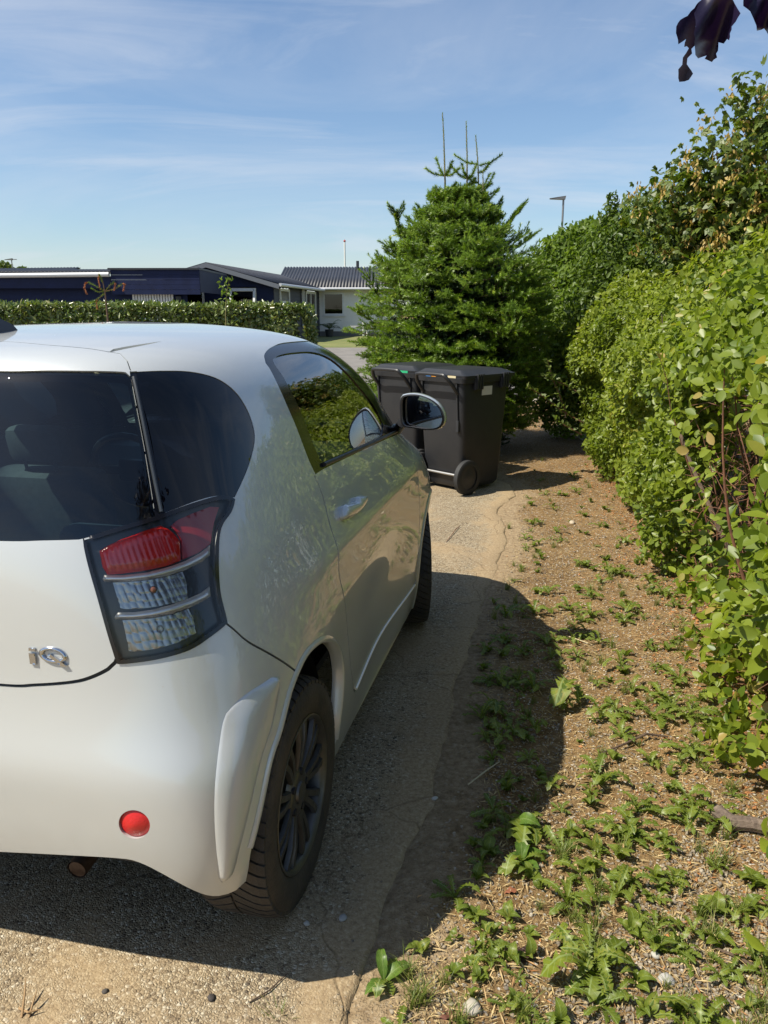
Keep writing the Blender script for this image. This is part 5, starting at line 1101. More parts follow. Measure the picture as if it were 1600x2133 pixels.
def leafset(P, Nn, Ls, aspect, spread=0.75, kind=6, droop=0.15):
    n = len(P); U = unit(unit(Nn)+spread*rv.normal(size=(n, 3))); D = np.cross(U, rdir(n)); D[:, 2] += 0.25; L_ = Ls*rv.uniform(0.65, 1.25, n)
    return leaves(P, D, U, L_, L_*aspect*rv.uniform(0.85, 1.15, n), droop=droop, kind=kind)
htop = lambda y: 1.62+0.12*np.sin(y*0.9)+0.10*(vnoise(y, y*0, 0.7, 2)-0.5)
hg = empty('clipped_hedge', (2.5, 6.0, gz1(2.5, 6.0))); hg.location = (0, 0, 0)
tag(hg, 'dense light green clipped hedge between the big fir and the loose shrub', 'hedge')
P, Nn = hedge_pts(74000, 4.35, 8.3, htop, depth=1.2)
cloud('foliage', [leafset(P, Nn, 0.043, 0.62)], M['hedge_leaf'], hg, True)
# end face of the hedge (towards the fir)
n = 9000; P = np.stack([2.25+rv.uniform(-0.1, 1.3, n), 8.25+0.15*rv.normal(size=n), rv.uniform(0.05, 1.6, n)], 1); cloud('foliage', [leafset(P, np.tile([-0.3, 0.6, 0.4], (n, 1)), 0.05, 0.6)], M['hedge_leaf'], hg, True)
for k in range(22):
    y = rv.uniform(4.4, 8.1); x = float(hb(y))+rv.uniform(0.30, 0.75); g0 = gz1(x, y); pts = [Vector((x, y, g0-0.02))]
    for j in range(5): pts.append(pts[-1]+Vector((rv.normal()*0.05-0.03, rv.normal()*0.06, 0.3)))
    MB().tube(pts, [0.016, 0.014, 0.011, 0.009, 0.006, 0.003], 6).build('stem', M['bark'], hg, True)
# ---------- loose shrub, nearest on the right, with woody stems and single big leaves
sh_ = empty('loose_leafy_shrub', (0, 0, 0)); tag(sh_, 'loose leafy shrub with bare reddish woody stems and large fresh leaves at the driveway edge', 'shrub')
stop = lambda y: 1.60+0.10*np.sin(y*1.7+1)+0.08*(vnoise(y, y*0, 0.4, 6)-0.5)
stems = []
for k in range(64):
    y = rv.uniform(1.6, 4.4); x = float(hb(y))+rv.uniform(0.16, 0.6); g0 = gz1(x, y); pts = [Vector((x, y, g0-0.03))]; d = Vector((rv.normal()*0.16+0.05, rv.normal()*0.25, 1)).normalized(); hgt = rv.uniform(0.9, 1.65); r0 = rv.choice([0.005, 0.006, 0.008, 0.010, 0.013, 0.019])
    for j in range(9):
        d = (d+Vector((rv.normal()*0.10+0.012, rv.normal()*0.12, 0.05))).normalized(); pts.append(pts[-1]+d*hgt/9)
    MB().tube(pts, [r0*(1-0.085*j) for j in range(10)], 7).build('stem', M['bark'] if r0 > 0.015 else M['twig'], sh_, True); stems.append(pts)
# fine dead twigs inside
m = MB()
for k in range(1100):
    y = rv.uniform(1.5, 4.5); x = float(hb(y))+rv.uniform(0.10, 0.5); z = rv.uniform(0.05, 1.25); d = Vector(rdir(1)[0]); p = Vector((x, y, z)); m.tube([p, p+d*0.09+Vector((0, 0, 0.02)), p+d*0.18], [0.0026, 0.002, 0.0012], 4, cap=False)
tw_ = m.build('dead_twigs', M['twig'], sh_); tw_['kind'] = 'stuff'
P, Nn = hedge_pts(25000, 1.45, 4.6, stop, depth=1.1, shell=0.34, seed=20)
hole = n3(P, 0.34, 77); lowz = P[:, 2] < 1.15
hw_ = 0.25*(vnoise(P[:, 1], P[:, 2], 0.25, 55)-0.5); inh = (P[:, 1]+hw_ > 2.35) & (P[:, 1]+hw_ < 4.25) & (P[:, 2]+hw_ > 0.34) & (P[:, 2]+hw_ < 1.22)
keep = ~((hole > 0.54) & lowz & (P[:, 2] > 0.15)) & ~(inh & (rv.rand(len(P)) < 0.93)); P, Nn = P[keep], Nn[keep]
# keep a little clear of the lens
far = np.hypot(P[:, 0], P[:, 1]) > 1.55; P, Nn = P[far], Nn[far]
cloud('foliage', [leafset(P, Nn, 0.052, 0.62, kind=8, spread=0.9)], M['shrub_leaf'], sh_, True)
n = 5000; Pi = np.stack([hb(np.zeros(n)+0)+0*rv.rand(n), rv.uniform(1.6, 4.6, n), rv.uniform(0.05, 1.4, n)], 1); Pi[:, 0] = hb(Pi[:, 1])+rv.uniform(0.65, 1.05, n)
cloud('foliage', [leafset(Pi, np.tile([-1.0, 0, 0.3], (n, 1)), 0.07, 0.62)], M['shrub_leaf'], sh_, True)
# leafy side shoots leaning out over the path: single leaves as parts
LM = []
for v in range(4):
    lv, lf, la = leaves(np.zeros((1, 3)), np.array([[0, 1.0, 0]]), np.array([[0, 0, 1.0]]), 1.0, 0.60+0.06*v, fold=0.12+0.05*v, droop=0.10+0.06*v, kind=8)
    LM.append(mesh_np('leaf', lv, lf, M['shrub_leaf'], True, attrs={'rnd': np.full(len(lv), 0.22*v)}))
def put_leaf(parent, p, d, u, L_, meshes=LM, name='leaf'):
    d = Vector(d).normalized(); u = Vector(u); u = (u-d*u.dot(d)).normalized(); s = d.cross(u)
    o = bpy.data.objects.new(name, meshes[rv.randint(len(meshes))]); o.matrix_world = Matrix(((s.x*L_, d.x*L_, u.x*L_, p[0]), (s.y*L_, d.y*L_, u.y*L_, p[1]), (s.z*L_, d.z*L_, u.z*L_, p[2]), (0, 0, 0, 1))); col.objects.link(o); o.parent = parent; return o
nl = 0
for k in range(24):
    y = rv.uniform(1.75, 3.9); x = float(hb(y))+0.16; z = rv.uniform(0.08, 0.5) if (y > 2.3 and k % 4) else rv.uniform(0.3, 1.15); p = Vector((x, y, z)); d = Vector((-0.75+0.2*rv.normal(), -0.25+0.35*rv.normal(), 0.55+0.25*rv.normal())).normalized(); pts = [p]; LL = rv.uniform(0.22, 0.40)
    for j in range(6): d = (d+Vector((0, 0, 0.09))+Vector(rdir(1)[0])*0.10).normalized(); pts.append(pts[-1]+d*LL/6)
    MB().tube(pts, [0.0036, 0.0034, 0.003, 0.0026, 0.0022, 0.0016, 0.001], 5).build('shoot', M['green_stem'], sh_, True)
    for j in range(1, 7):
        for q in (0, 1):
            if nl >= 290: break
            t_ = (pts[j]-pts[j-1]).normalized(); a = 2.4*j+math.pi*q; sd_ = t_.cross(Vector((0, 0, 1))).normalized(); up = sd_.cross(t_)
            o_ = (sd_*math.cos(a)+up*math.sin(a)); put_leaf(sh_, pts[j], o_*0.9+t_*0.5, Vector((-0.2, -0.3, 0.8))+Vector(rdir(1)[0])*0.35, rv.uniform(0.045, 0.085)*(1.1-0.06*j)); nl += 1
# ---------- twig branch with small leaves standing out of the hedge near the bins
br = empty('wayward_branch', (0, 0, 0)); tag(br, 'thin wayward branch with small leaves jutting from the clipped hedge towards the bins', 'branch')
M['small_leaf'] = leafmat('small_leaf', (0.09, 0.14, 0.03), (0.17, 0.20, 0.05), (0.30, 0.14, 0.06), transl=0.4)
pl_ = []
for line in ([(1215, 880), (1180, 862), (1150, 840), (1120, 818), (1100, 806)], [(1180, 862), (1165, 820), (1150, 785), (1140, 748)], [(1212, 905), (1175, 885), (1158, 872)], [(1200, 815), (1175, 800), (1148, 790), (1135, 782)]):
    pts = [at(px, py, 7.35-0.0*i) for i, (px, py) in enumerate(line)]; MB().tube(pts, [0.007]+[0.005]*(len(pts)-2)+[0.002], 5).build('twig', M['twig'], br, True)
    for i in range(len(pts)-1):
        for t in np.linspace(0, 1, 9): pl_.append(tuple(pts[i].lerp(pts[i+1], t)))
P = np.repeat(np.array(pl_), 2, 0); n = len(P); cloud('foliage', [leaves(P, rdir(n)+np.array([-0.2, 0, 0.5]), rdir(n)+np.array([0, -0.4, 0.8]), rv.uniform(0.035, 0.06, n), rv.uniform(0.02, 0.034, n))], M['small_leaf'], br, True)
# ---------- crowns: generic leafy crown from lumps
def lumps_pts(lumps, n, shell=0.45):
    """lumps: (cx,cy,cz,rx,ry,rz); sample in their outer shells, dropping what lies deep inside another"""
    lu = np.array(lumps); wgt = (lu[:, 3]*lu[:, 5]+lu[:, 4]*lu[:, 5]+lu[:, 3]*lu[:, 4]); idx = rv.choice(len(lu), n, p=wgt/wgt.sum()); d = rdir(n); r_ = 1-np.abs(rv.normal(size=n))*shell*0.5; r_ = np.clip(r_, 0.05, 1.1)
    q = lu[idx]; P = q[:, :3]+d*q[:, 3:]*r_[:, None]*(0.86+0.28*n3(d*2.0+q[:, :3], 0.5, 8)[:, None]); Nn = d/q[:, 3:]
    return P, unit(Nn)
def branchy(name, base, tops, r0, parent, material, wig=0.08, steps=7):
    for tp in tops:
        p0, p1 = Vector(base), Vector(tp); pts = [p0.lerp(p1, k/steps)+(Vector(rdir(1)[0])*wig*(1 if 0 < k < steps else 0)) for k in range(steps+1)]
        MB().tube(pts, [r0*(1-0.85*k/steps) for k in range(steps+1)], 7).build(name, material, parent, True)
M['maple'] = leafmat('maple_leaf', (0.05, 0.09, 0.014), (0.12, 0.16, 0.022), (0.22, 0.20, 0.03), transl=0.35)
M['samara'] = leafmat('samara', (0.38, 0.27, 0.06), (0.52, 0.38, 0.12), (0.32, 0.13, 0.05), transl=0.35, tcol=(1.2, 1.1, 0.7))
def maple_leaf_mesh(P, D, U, Lm):
    """five-pointed leaf: 5 thin kites from one base"""
    parts = []
    Sd = np.cross(unit(D), unit(U))
    for (a, l_) in ((0, 1.0), (0.75, 0.8), (-0.75, 0.8), (1.5, 0.5), (-1.5, 0.5)):
        parts.append(leaves(P, unit(D)*math.cos(a)+Sd*math.sin(a), U, Lm*l_, Lm*l_*0.62, fold=0.05, kind=4, droop=0.2))
    return parts
mpY = 7.4
mt = empty('maple_tree', (0, 0, 0)); tag(mt, 'young maple with dark leaves and hanging yellow winged seeds above the hedge', 'tree')
tp0 = at(1560, 700, mpY); tb = Vector((tp0.x, mpY, 0))
def mp_at(px, py, dY=0.0): return at(px, py+38, mpY+dY)
tips = [(1552, 160, 0), (1600, 200, 0.3), (1640, 150, 0.1), (1480, 255, -0.1), (1440, 330, 0.1), (1385, 350, 0.2), (1560, 330, -0.4), (1510, 420, -0.2), (1430, 430, 0.3), (1350, 420, 0.3), (1600, 450, -0.5), (1700, 330, 0), (1540, 500, -0.4), (1680, 480, -0.3), (1630, 300, -0.3), (1470, 500, 0.0), (1500, 350, 0.1), (1590, 560, -0.3)]
branchy('trunk', tb, [mp_at(1560, 560)], 0.06, mt, M['bark'], 0.03)
hub = mp_at(1575, 600); bl = []
for t in tips:
    tp = mp_at(*t); pts = [hub.lerp(tp, k/6)+Vector(rdir(1)[0])*(0.05 if 0 < k < 6 else 0)+Vector((0, 0, 0.10*math.sin(k/6*math.pi))) for k in range(7)]
    MB().tube(pts, [0.022, 0.018, 0.014, 0.010, 0.007, 0.005, 0.002], 6).build('limb', M['bark'], mt, True)
    for k in range(1, 7): bl.append(pts[k]); 
    for k in range(3, 7): bl += [pts[k], pts[k]]
bl = np.array([tuple(p) for p in bl]); n = 5600
P = bl[rv.randint(len(bl), size=n)]+rv.normal(size=(n, 3))*np.array([0.13, 0.22, 0.10]); U = unit(rv.normal(size=(n, 3))*0.6+np.array([-0.2, -0.3, 0.8])); D = np.cross(U, rdir(n)); D[:, 2] -= 0.3
cloud('crown', maple_leaf_mesh(P, D, U, rv.uniform(0.05, 0.095, n)), M['maple'], mt, True)
n = 330; Pc = bl[rv.randint(len(bl), size=n)]+rv.normal(size=(n, 3))*0.15+np.array([-0.03, -0.1, 0]); P = np.repeat(Pc, 12, 0)+rv.normal(size=(n*12, 3))*np.array([0.022, 0.022, 0.03]); D = rdir(n*12)*0.6+np.array([0, 0, -0.8])
cloud('winged_seeds', [leaves(P, D, rdir(n*12), rv.uniform(0.03, 0.05, n*12), 0.019)], M['samara'], mt, True)
# bare whip at the very top
MB().tube([mp_at(1552, 170), mp_at(1553, 148), mp_at(1556, 138)], [0.004, 0.003, 0.001], 4).build('limb', M['bark'], mt)
# ---------- shrubs behind the hedge
def bush(name, label, lumps, n, Ls, asp, material, base, group=None, kind=6, stems_=6):
    e = empty(name, (0, 0, 0)); tag(e, label, 'shrub', group)
    P, Nn = lumps_pts(lumps, n); ok_ = P[:, 2] > 0.03; cloud('crown', [leafset(P[ok_], Nn[ok_], Ls, asp, 0.8, kind)], material, e, True)
    lu = np.array(lumps); branchy('trunk', base, [tuple(l[:3]+np.array([0, 0, l[5]*0.5])) for l in lu[rv.choice(len(lu), min(stems_, len(lu)), replace=False)]], 0.03, e, M['bark'])
    return e
M['dark_leaf'] = leafmat('dark_shrub_leaf', (0.05, 0.09, 0.013), (0.12, 0.17, 0.024), (0.20, 0.22, 0.045), transl=0.32)
M['mid_leaf'] = leafmat('mid_shrub_leaf', (0.07, 0.125, 0.015), (0.16, 0.225, 0.028), (0.25, 0.26, 0.05), transl=0.4)
def lump(px, py, Y, r, rz=None): p = at(px, py, Y); return (p.x, p.y, p.z, r, r*0.9, rz or r)
bush('dark_shrub', 'tall dark-leaved shrub with a leafy top shoot between the maple and the pale shrub', [lump(1300, 560, 9.3, 0.55), lump(1380, 500, 9.0, 0.55), lump(1330, 470, 9.4, 0.32), lump(1280, 470, 9.5, 0.22), lump(1440, 560, 8.6, 0.6), lump(1390, 620, 8.6, 0.6), lump(1270, 640, 9.2, 0.5), lump(1520, 560, 8.4, 0.6), lump(1600, 520, 8.3, 0.6), lump(1275, 428, 9.4, 0.07, 0.14)], 17000, 0.07, 0.5, M['dark_leaf'], (2.9, 9.2, 0))
bush('pale_shrub', 'rounded mid green shrub next to the fir, below the street lamp', [lump(1170, 560, 11.2, 0.42), lump(1215, 530, 11.0, 0.42), lump(1150, 620, 11.0, 0.48), lump(1240, 600, 10.6, 0.55), lump(1185, 515, 11.2, 0.22), lump(1230, 490, 11.2, 0.20), lump(1130, 560, 11.3, 0.25), lump(1250, 520, 10.8, 0.36)], 15000, 0.075, 0.55, M['mid_leaf'], (2.6, 11.2, 0))
bush('undergrowth_shrub', 'dense shaded shrub filling the gap between fir and hedge', [lump(1150, 720, 10.0, 0.5), lump(1200, 760, 9.6, 0.45), lump(1140, 820, 9.8, 0.4), lump(1210, 680, 9.8, 0.5), lump(1190, 850, 9.6, 0.4), lump(1120, 760, 10.2, 0.4), lump(1235, 820, 9.3, 0.35), lump(1110, 660, 10.4, 0.4)], 16000, 0.06, 0.55, M['mid_leaf'], (2.3, 10.0, 0))
bush('hedge_top_shrub', 'unclipped pale green shrub rising over the clipped hedge under the maple', [lump(1330, 680, 8.0, 0.5), lump(1420, 680, 7.4, 0.5), lump(1500, 650, 6.8, 0.5), lump(1260, 740, 8.4, 0.4), lump(1580, 640, 6.4, 0.5), lump(1650, 600, 6.2, 0.5)], 15000, 0.06, 0.6, M['hedge_leaf'], (3.0, 7.4, 0))
# ---------- laurel hedge across the way
lh = empty('laurel_hedge', (0, 0, 0)); tag(lh, 'long flat-topped laurel hedge with glossy leaves behind the car roof', 'hedge')
M['laurel'] = leafmat('laurel_leaf', (0.06, 0.105, 0.018), (0.15, 0.19, 0.05), (0.20, 0.19, 0.06), rough=0.28, transl=0.25, spec=0.6)
xr0 = at(632, 640, 16.0).x
n = 26000; x = rv.uniform(-14, xr0-0.15, n); dpt = rv.exponential(0.10, n); z = 0.03+1.59*rv.rand(n)**0.6; P = np.stack([x, 16.0+dpt+0.12*(vnoise(x, z, 0.4, 3)-.5), z], 1); N1 = np.tile([0, -1.0, 0.45], (n, 1))
n2 = 14000; x = rv.uniform(-14, xr0, n2); y = 16+rv.uniform(0, 1.1, n2); zt_ = 1.645+0.10*(vnoise(x, y, 0.35, 5)-0.5)-rv.exponential(0.05, n2); P2 = np.stack([x, y, zt_], 1)
n4 = 3500; t = rv.uniform(-1, 1.2, n4); P3_ = np.stack([xr0-0.1+0.25*np.cos(t), 16.5+0.5*np.sin(t*1.2), rv.uniform(0.1, 1.62, n4)], 1); P3_[:, 0] -= 0.35*sstep0(1.2, 1.75, P3_[:, 2])*rv.rand(n4)
cloud('foliage', [leafset(P, N1, 0.115, 0.42, 0.6), leafset(P2, np.tile([0, -0.3, 1.0], (n2, 1)), 0.11, 0.42, 0.7), leafset(P3_, np.tile([1.0, -0.2, 0.3], (n4, 1)), 0.11, 0.42, 0.6)], M['laurel'], lh, True)
for k in range(26): MB().tube([(-13.5+k*0.47, 16.5, 0), (-13.45+k*0.47, 16.45, 0.8), (-13.55+k*0.47, 16.5, 1.5)], [0.025, 0.02, 0.008], 6).build('stem', M['bark'], lh, True)
# ---------- conifers
def needles(A, B, n, ln, wd, spread=1.0, up=0.0):
    """needles along shoots A->B (arrays), n per shoot"""
    m = len(A); t = np.tile((np.arange(n)+0.5)/n, (m, 1))+rv.uniform(-0.3, 0.3, (m, n))/n; D = unit(B-A); h_ = unit(np.cross(D, np.where(np.abs(D[:, 2:3]) < 0.9, [[0, 0, 1.0]], [[1.0, 0, 0]]))); g_ = np.cross(h_, D)
    ang = rv.uniform(0, 2*math.pi, (m, n)); base = A[:, None]+(B-A)[:, None]*t[..., None]; rad = h_[:, None]*np.cos(ang)[..., None]+g_[:, None]*np.sin(ang)[..., None]
    d = unit(rad*spread+D[:, None]*0.75+np.array([0, 0, up])); sdv = unit(np.cross(d, D[:, None]+0.01)); L_ = ln*rv.uniform(0.7, 1.15, (m, n))[..., None]*np.where(t[..., None] > 0.9, 0.8, 1.0)
    V = np.stack([base-sdv*wd/2, base+sdv*wd/2, base+d*L_], 2).reshape(-1, 3); F = np.arange(len(V)).reshape(-1, 3); a = np.repeat(np.repeat(rv.rand(m), n)*0.75+0.2*t.ravel(), 3)
    return V, F, np.clip(a, 0, 0.999)
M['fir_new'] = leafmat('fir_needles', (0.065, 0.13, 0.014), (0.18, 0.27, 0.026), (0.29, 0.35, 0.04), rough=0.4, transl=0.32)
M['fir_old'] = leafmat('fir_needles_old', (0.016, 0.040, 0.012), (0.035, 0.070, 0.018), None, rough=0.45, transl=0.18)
FY = 9.0; fc = ground(940, 960); FC = Vector((at(945, 700, FY).x, FY, 0))
fir = empty('fir_tree', (0, 0, 0)); tag(fir, 'bushy green fir with several bare upright leaders behind the wheelie bins', 'tree')
sF = FY/FPX*1.0
def fz(py): return at(945, py, FY).z
prof_z = [fz(p) for p in (1010, 900, 800, 700, 620, 560, 500, 460, 430, 390, 345)]; prof_r = [0.60, 0.90, 0.98, 1.0, 0.96, 0.85, 0.68, 0.50, 0.35, 0.20, 0.12]
MB().tube([FC, FC+Vector((0.02, 0, 1.2)), FC+Vector((0, 0, fz(420)))], [0.09, 0.07, 0.03], 10).build('trunk', M['bark'], fir, True)
nb = 950; z = rv.uniform(0.05, 1, nb)**0.9*(fz(392)-0.1)+0.1; a = rv.uniform(0, 2*math.pi, nb); tier = np.round(z/0.17)*0.17; z = z*0.45+tier*0.55
rr = np.interp(z, prof_z, prof_r)*(0.84+0.30*vnoise(a*1.6+10, z, 0.42, 4)+0.07*rv.normal(size=nb))
rad = np.stack([np.cos(a), np.sin(a), 0*a], 1); upf = -0.12+0.30*rv.rand(nb)+0.75*sstep0(1.5, fz(420), z)
O = unit(rad+upf[:, None]*np.array([0, 0, 1.0])+0.12*rv.normal(size=(nb, 3)))
Lb = np.clip(rr*0.75, 0.14, 0.50)*rv.uniform(0.8, 1.1, nb); B_ = np.stack([FC.x+rr*np.cos(a), FC.y+rr*np.sin(a), z], 1); A_ = B_-O*Lb[:, None]
hor = unit(np.cross(O, [[0, 0, 1.0]])+0.25*rv.normal(size=(nb, 3)))
sA, sB_ = [B_-O*np.minimum(Lb, 0.26)[:, None]], [B_]; uvp = np.cross(hor, O)
for t in (0.35, 0.5, 0.63, 0.75, 0.86):
    for k in (1, -1):
        m0 = A_+O*(Lb*(t+0.05*rv.normal(size=nb)))[:, None]; q = unit(O*0.8+hor*k*0.85+uvp*(0.22+0.3*rv.normal(size=(nb, 1)))); ln_ = (0.07+0.20*(1.05-t)*np.minimum(1, Lb/0.4))*rv.uniform(0.7, 1.2, nb); sA.append(m0); sB_.append(m0+q*ln_[:, None])
AA, BB = np.concatenate(sA), np.concatenate(sB_)
new = needles(AA, BB, 32, 0.037, 0.0095, 1.15, 0.30)
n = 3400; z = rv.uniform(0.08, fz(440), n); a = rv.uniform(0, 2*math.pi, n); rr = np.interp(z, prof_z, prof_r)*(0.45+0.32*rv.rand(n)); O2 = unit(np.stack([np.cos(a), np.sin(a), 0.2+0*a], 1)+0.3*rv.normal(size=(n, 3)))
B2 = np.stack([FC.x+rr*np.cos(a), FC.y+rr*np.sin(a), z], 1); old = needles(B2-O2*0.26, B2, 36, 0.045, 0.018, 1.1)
# big outward branches that break the outline
lead = []; PXL = [(840, 520, 822, 437), (850, 560, 800, 500), (830, 600, 783, 528), (800, 640, 758, 558), (1010, 520, 1100, 420), (1060, 530, 1118, 484), (1060, 585, 1125, 530), (790, 680, 735, 640), (1080, 690, 1120, 680), (905, 470, 872, 440), (1050, 470, 1090, 428), (830, 470, 826, 436), (1030, 460, 1030, 428), (1060, 740, 1118, 690), (1040, 770, 1100, 720), (790, 720, 740, 712)]
lA = np.array([tuple(at(p[0], p[1], FY-0.15+0.3*rv.rand())) for p in PXL]); lB = np.array([tuple(at(p[2], p[3], FY-0.15+0.3*rv.rand())) for p in PXL])
bigA, bigB = [lA], [lB]; Dd = lB-lA
for f in (0.35, 0.55, 0.72):
    for k in (1, -1): h_ = unit(np.cross(Dd, [[0, 0.2, 1.0]])); bigA.append(lA+Dd*f); bigB.append(lA+Dd*f+unit(unit(Dd)*0.8+h_*k*0.6+np.array([0, 0, 0.1]))*0.16)
big = needles(np.concatenate(bigA), np.concatenate(bigB), 110, 0.038, 0.009, 1.15, 0.2)
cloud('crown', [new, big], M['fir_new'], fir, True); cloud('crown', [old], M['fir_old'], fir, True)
m = MB()
for a_, b_ in list(zip(A_, B_))+list(zip(lA, lB)): m.tube([tuple(a_), tuple(b_)], [0.005, 0.0025], 4, cap=False)
tb_ = m.build('twigs', M['bark'], fir); tb_['kind'] = 'stuff'
# bare leaders with whorls
def leader(path, whorls, nm='leader'):
    pts = [at(x, y, FY+dy) for x, y, dy in path]; st_ = MB().tube(pts, [0.013-0.009*k/(len(pts)-1) for k in range(len(pts))], 6).build(nm, M['green_stem'], fir, True)
    a_, b_ = np.array([tuple(p) for p in pts[:-1]]), np.array([tuple(p) for p in pts[1:]]); parts = [needles(a_, b_, 64, 0.030, 0.008, 1.2, 0.3)]; WA, WB = [], []
    for (x0, y0, x1, y1) in whorls:
        dy = rv.uniform(-0.12, 0.12); p0, p1 = at(x0, y0, FY), at(x1, y1, FY+dy); mid = p0.lerp(p1, 0.5)-Vector((0, 0, 0.025)); WA += [tuple(p0), tuple(mid)]; WB += [tuple(mid), tuple(p1)]
    if WA: parts.append(needles(np.array(WA), np.array(WB), 100, 0.044, 0.010, 1.2, 0.1))
    cloud('leader_needles', parts, M['fir_new'], st_, True)
leader([(929, 440, 0), (927, 370, 0), (925, 300, 0), (922, 236, 0)], [(925, 365, 885, 350), (926, 368, 908, 328), (927, 366, 942, 336), (928, 366, 958, 350), (928, 400, 904, 393), (929, 398, 951, 380), (928, 415, 912, 405), (929, 432, 903, 428), (929, 418, 948, 405), (928, 390, 948, 385)])
leader([(975, 470, 0), (973, 380, 0), (973, 320, 0), (971, 252, 0)], [(972, 372, 940, 345), (973, 375, 993, 345), (973, 400, 948, 388), (974, 400, 1000, 388), (974, 420, 945, 415), (973, 372, 962, 340), (974, 440, 945, 428), (975, 430, 1000, 418), (974, 385, 990, 372), (975, 455, 940, 445)])
leader([(996, 470, 0.1), (997, 400, 0.1), (996, 345, 0.1), (991, 282, 0.1)], [(997, 343, 946, 322), (998, 345, 1046, 321), (997, 360, 1020, 340), (997, 385, 1024, 382), (997, 380, 975, 368), (998, 408, 1040, 393), (998, 415, 970, 405), (998, 430, 1025, 425), (997, 400, 1022, 360)])
leader([(1008, 470, -0.1), (1007, 420, -0.1), (1006, 355, -0.1)], [(1006, 400, 1030, 360), (1007, 420, 1038, 395), (1007, 440, 1030, 425), (1006, 400, 985, 390)])
# ---------- sapling with drooping rusty tips in front of the laurel
M['rust'] = leafmat('wilted_tips', (0.30, 0.10, 0.04), (0.42, 0.17, 0.08), None, transl=0.3)
sp = empty('wilting_sapling', (0, 0, 0)); tag(sp, 'thin conifer sapling with drooping rust-brown tips in front of the laurel hedge', 'tree')
SY = 13.0; q = lambda x, y, d=0.0: at(x, y, SY+d)
bs = q(227, 690); MB().tube([(bs.x, bs.y, 0.0), bs, q(222, 640), q(219, 610), q(214, 585), q(207, 572)], [0.02, 0.018, 0.014, 0.011, 0.007, 0.004], 7).build('trunk', M['bark'], sp, True)
arms = [[(219, 607), (200, 596), (184, 588)], [(219, 607), (203, 608), (190, 600)], [(219, 607), (230, 593), (238, 588)], [(219, 607), (240, 602), (255, 590)], [(219, 610), (205, 622), (196, 628)], [(214, 590), (210, 578), (206, 570)], [(221, 630), (198, 628), (188, 630)]]
tipsd = [[(184, 588), (178, 590), (176, 600), (181, 612)], [(238, 588), (240, 592), (238, 605)], [(255, 590), (260, 593), (257, 606)], [(206, 570), (205, 582), (209, 602)], [(203, 622), (201, 632), (203, 644)]]
gA_, gB_ = [], []
for ar in arms:
    pp_ = [q(*a) for a in ar]; MB().tube(pp_, [0.007, 0.005, 0.003], 5).build('limb', M['twig'], sp, True); gA_ += [tuple(p) for p in pp_[:-1]]; gB_ += [tuple(p) for p in pp_[1:]]
cloud('needles', [needles(np.array(gA_), np.array(gB_), 60, 0.035, 0.008, 1.0)], M['fir_new'], sp, True)
gA_, gB_ = [], []
for ar in tipsd: pp_ = [q(*a) for a in ar]; gA_ += [tuple(p) for p in pp_[:-1]]; gB_ += [tuple(p) for p in pp_[1:]]
cloud('wilted_tips', [needles(np.array(gA_), np.array(gB_), 70, 0.03, 0.010, 1.0)], M['rust'], sp, True)
# a leafy shoot standing over the laurel by the gable windows
ls = empty('tall_leafy_shoot', (0, 0, 0)); tag(ls, 'bright green leafy shoot standing above the laurel hedge before the gable windows', 'plant')
lp_ = [at(x, y, 15.8) for x, y in ((470, 660), (471, 630), (473, 605), (478, 582))]; MB().tube([(lp_[0].x, lp_[0].y, 0.0)]+lp_, [0.012, 0.01, 0.008, 0.006, 0.003], 6).build('stem', M['green_stem'], ls, True)
P = np.array([tuple(at(rv.uniform(460, 486), yy, 15.8)) for yy in rv.uniform(583, 628, 46)]); n = len(P); cloud('foliage', [leaves(P, rdir(n)+np.array([0, 0, 0.3]), rdir(n)+np.array([0, -0.5, 0.7]), 0.10, 0.05)], M['mid_leaf'], ls, True)
# ---------- far trees over the roofs
for (px, py, w_, lab_) in ((2, 556, 0.9, 'dark round tree top far behind the outbuilding, at the lamp post foot'), (47, 560, 0.45, 'small far tree top peeping over the dark corrugated ridge')):
    e = empty('far_tree', (0, 0, 0)); tag(e, lab_, 'tree'); c = at(px, py, 70); P, Nn = lumps_pts([(c.x, c.y, c.z-0.2, w_, w_, w_*0.7), (c.x-w_*0.6, c.y, c.z-0.4, w_*0.8, w_*0.8, w_*0.6)], 2200); cloud('crown', [leafset(P, Nn, 0.22, 0.6)], M['dark_leaf'], e, True); MB().tube([(c.x, c.y, 0), (c.x, c.y, c.z)], [0.2, 0.08], 8).build('trunk', M['bark'], e, True)
# ---------- purple-leaved tree at the photographer's right shoulder, one spray hangs into view
M['purple'] = leafmat('purple_leaf', (0.012, 0.009, 0.030), (0.020, 0.011, 0.036), (0.05, 0.012, 0.028), rough=0.35, transl=0.12, tcol=(1.6, 0.7, 1.4), spec=0.5)
pt_ = empty('purple_leaved_tree', (0, 0, 0)); tag(pt_, 'dark purple-leaved tree whose curled leaves hang down against the sky', 'tree')
tb = Vector((2.9, -1.6, 0)); branchy('trunk', tb, [(2.7, -1.4, 2.6)], 0.09, pt_, M['bark'], 0.03)
branchy('limb', (2.7, -1.4, 2.4), [(2.0, -2.4, 4.4), (3.6, -2.2, 4.2), (2.6, -1.0, 4.6), (3.4, -0.6, 3.6), (1.5, -1.2, 3.6)], 0.05, pt_, M['bark'])
P, Nn = lumps_pts([(2.6, -1.6, 3.8, 1.0, 1.0, 1.0), (3.5, -2.0, 3.5, 0.9, 0.9, 0.8), (2.2, -2.4, 3.2, 0.8, 0.8, 0.8), (3.4, -0.8, 3.1, 0.8, 0.8, 0.7), (2.7, -1.9, 2.6, 0.9, 0.9, 0.7)], 6500); cloud('crown', [leafset(P, Nn, 0.11, 0.7)], M['purple'], pt_, True)
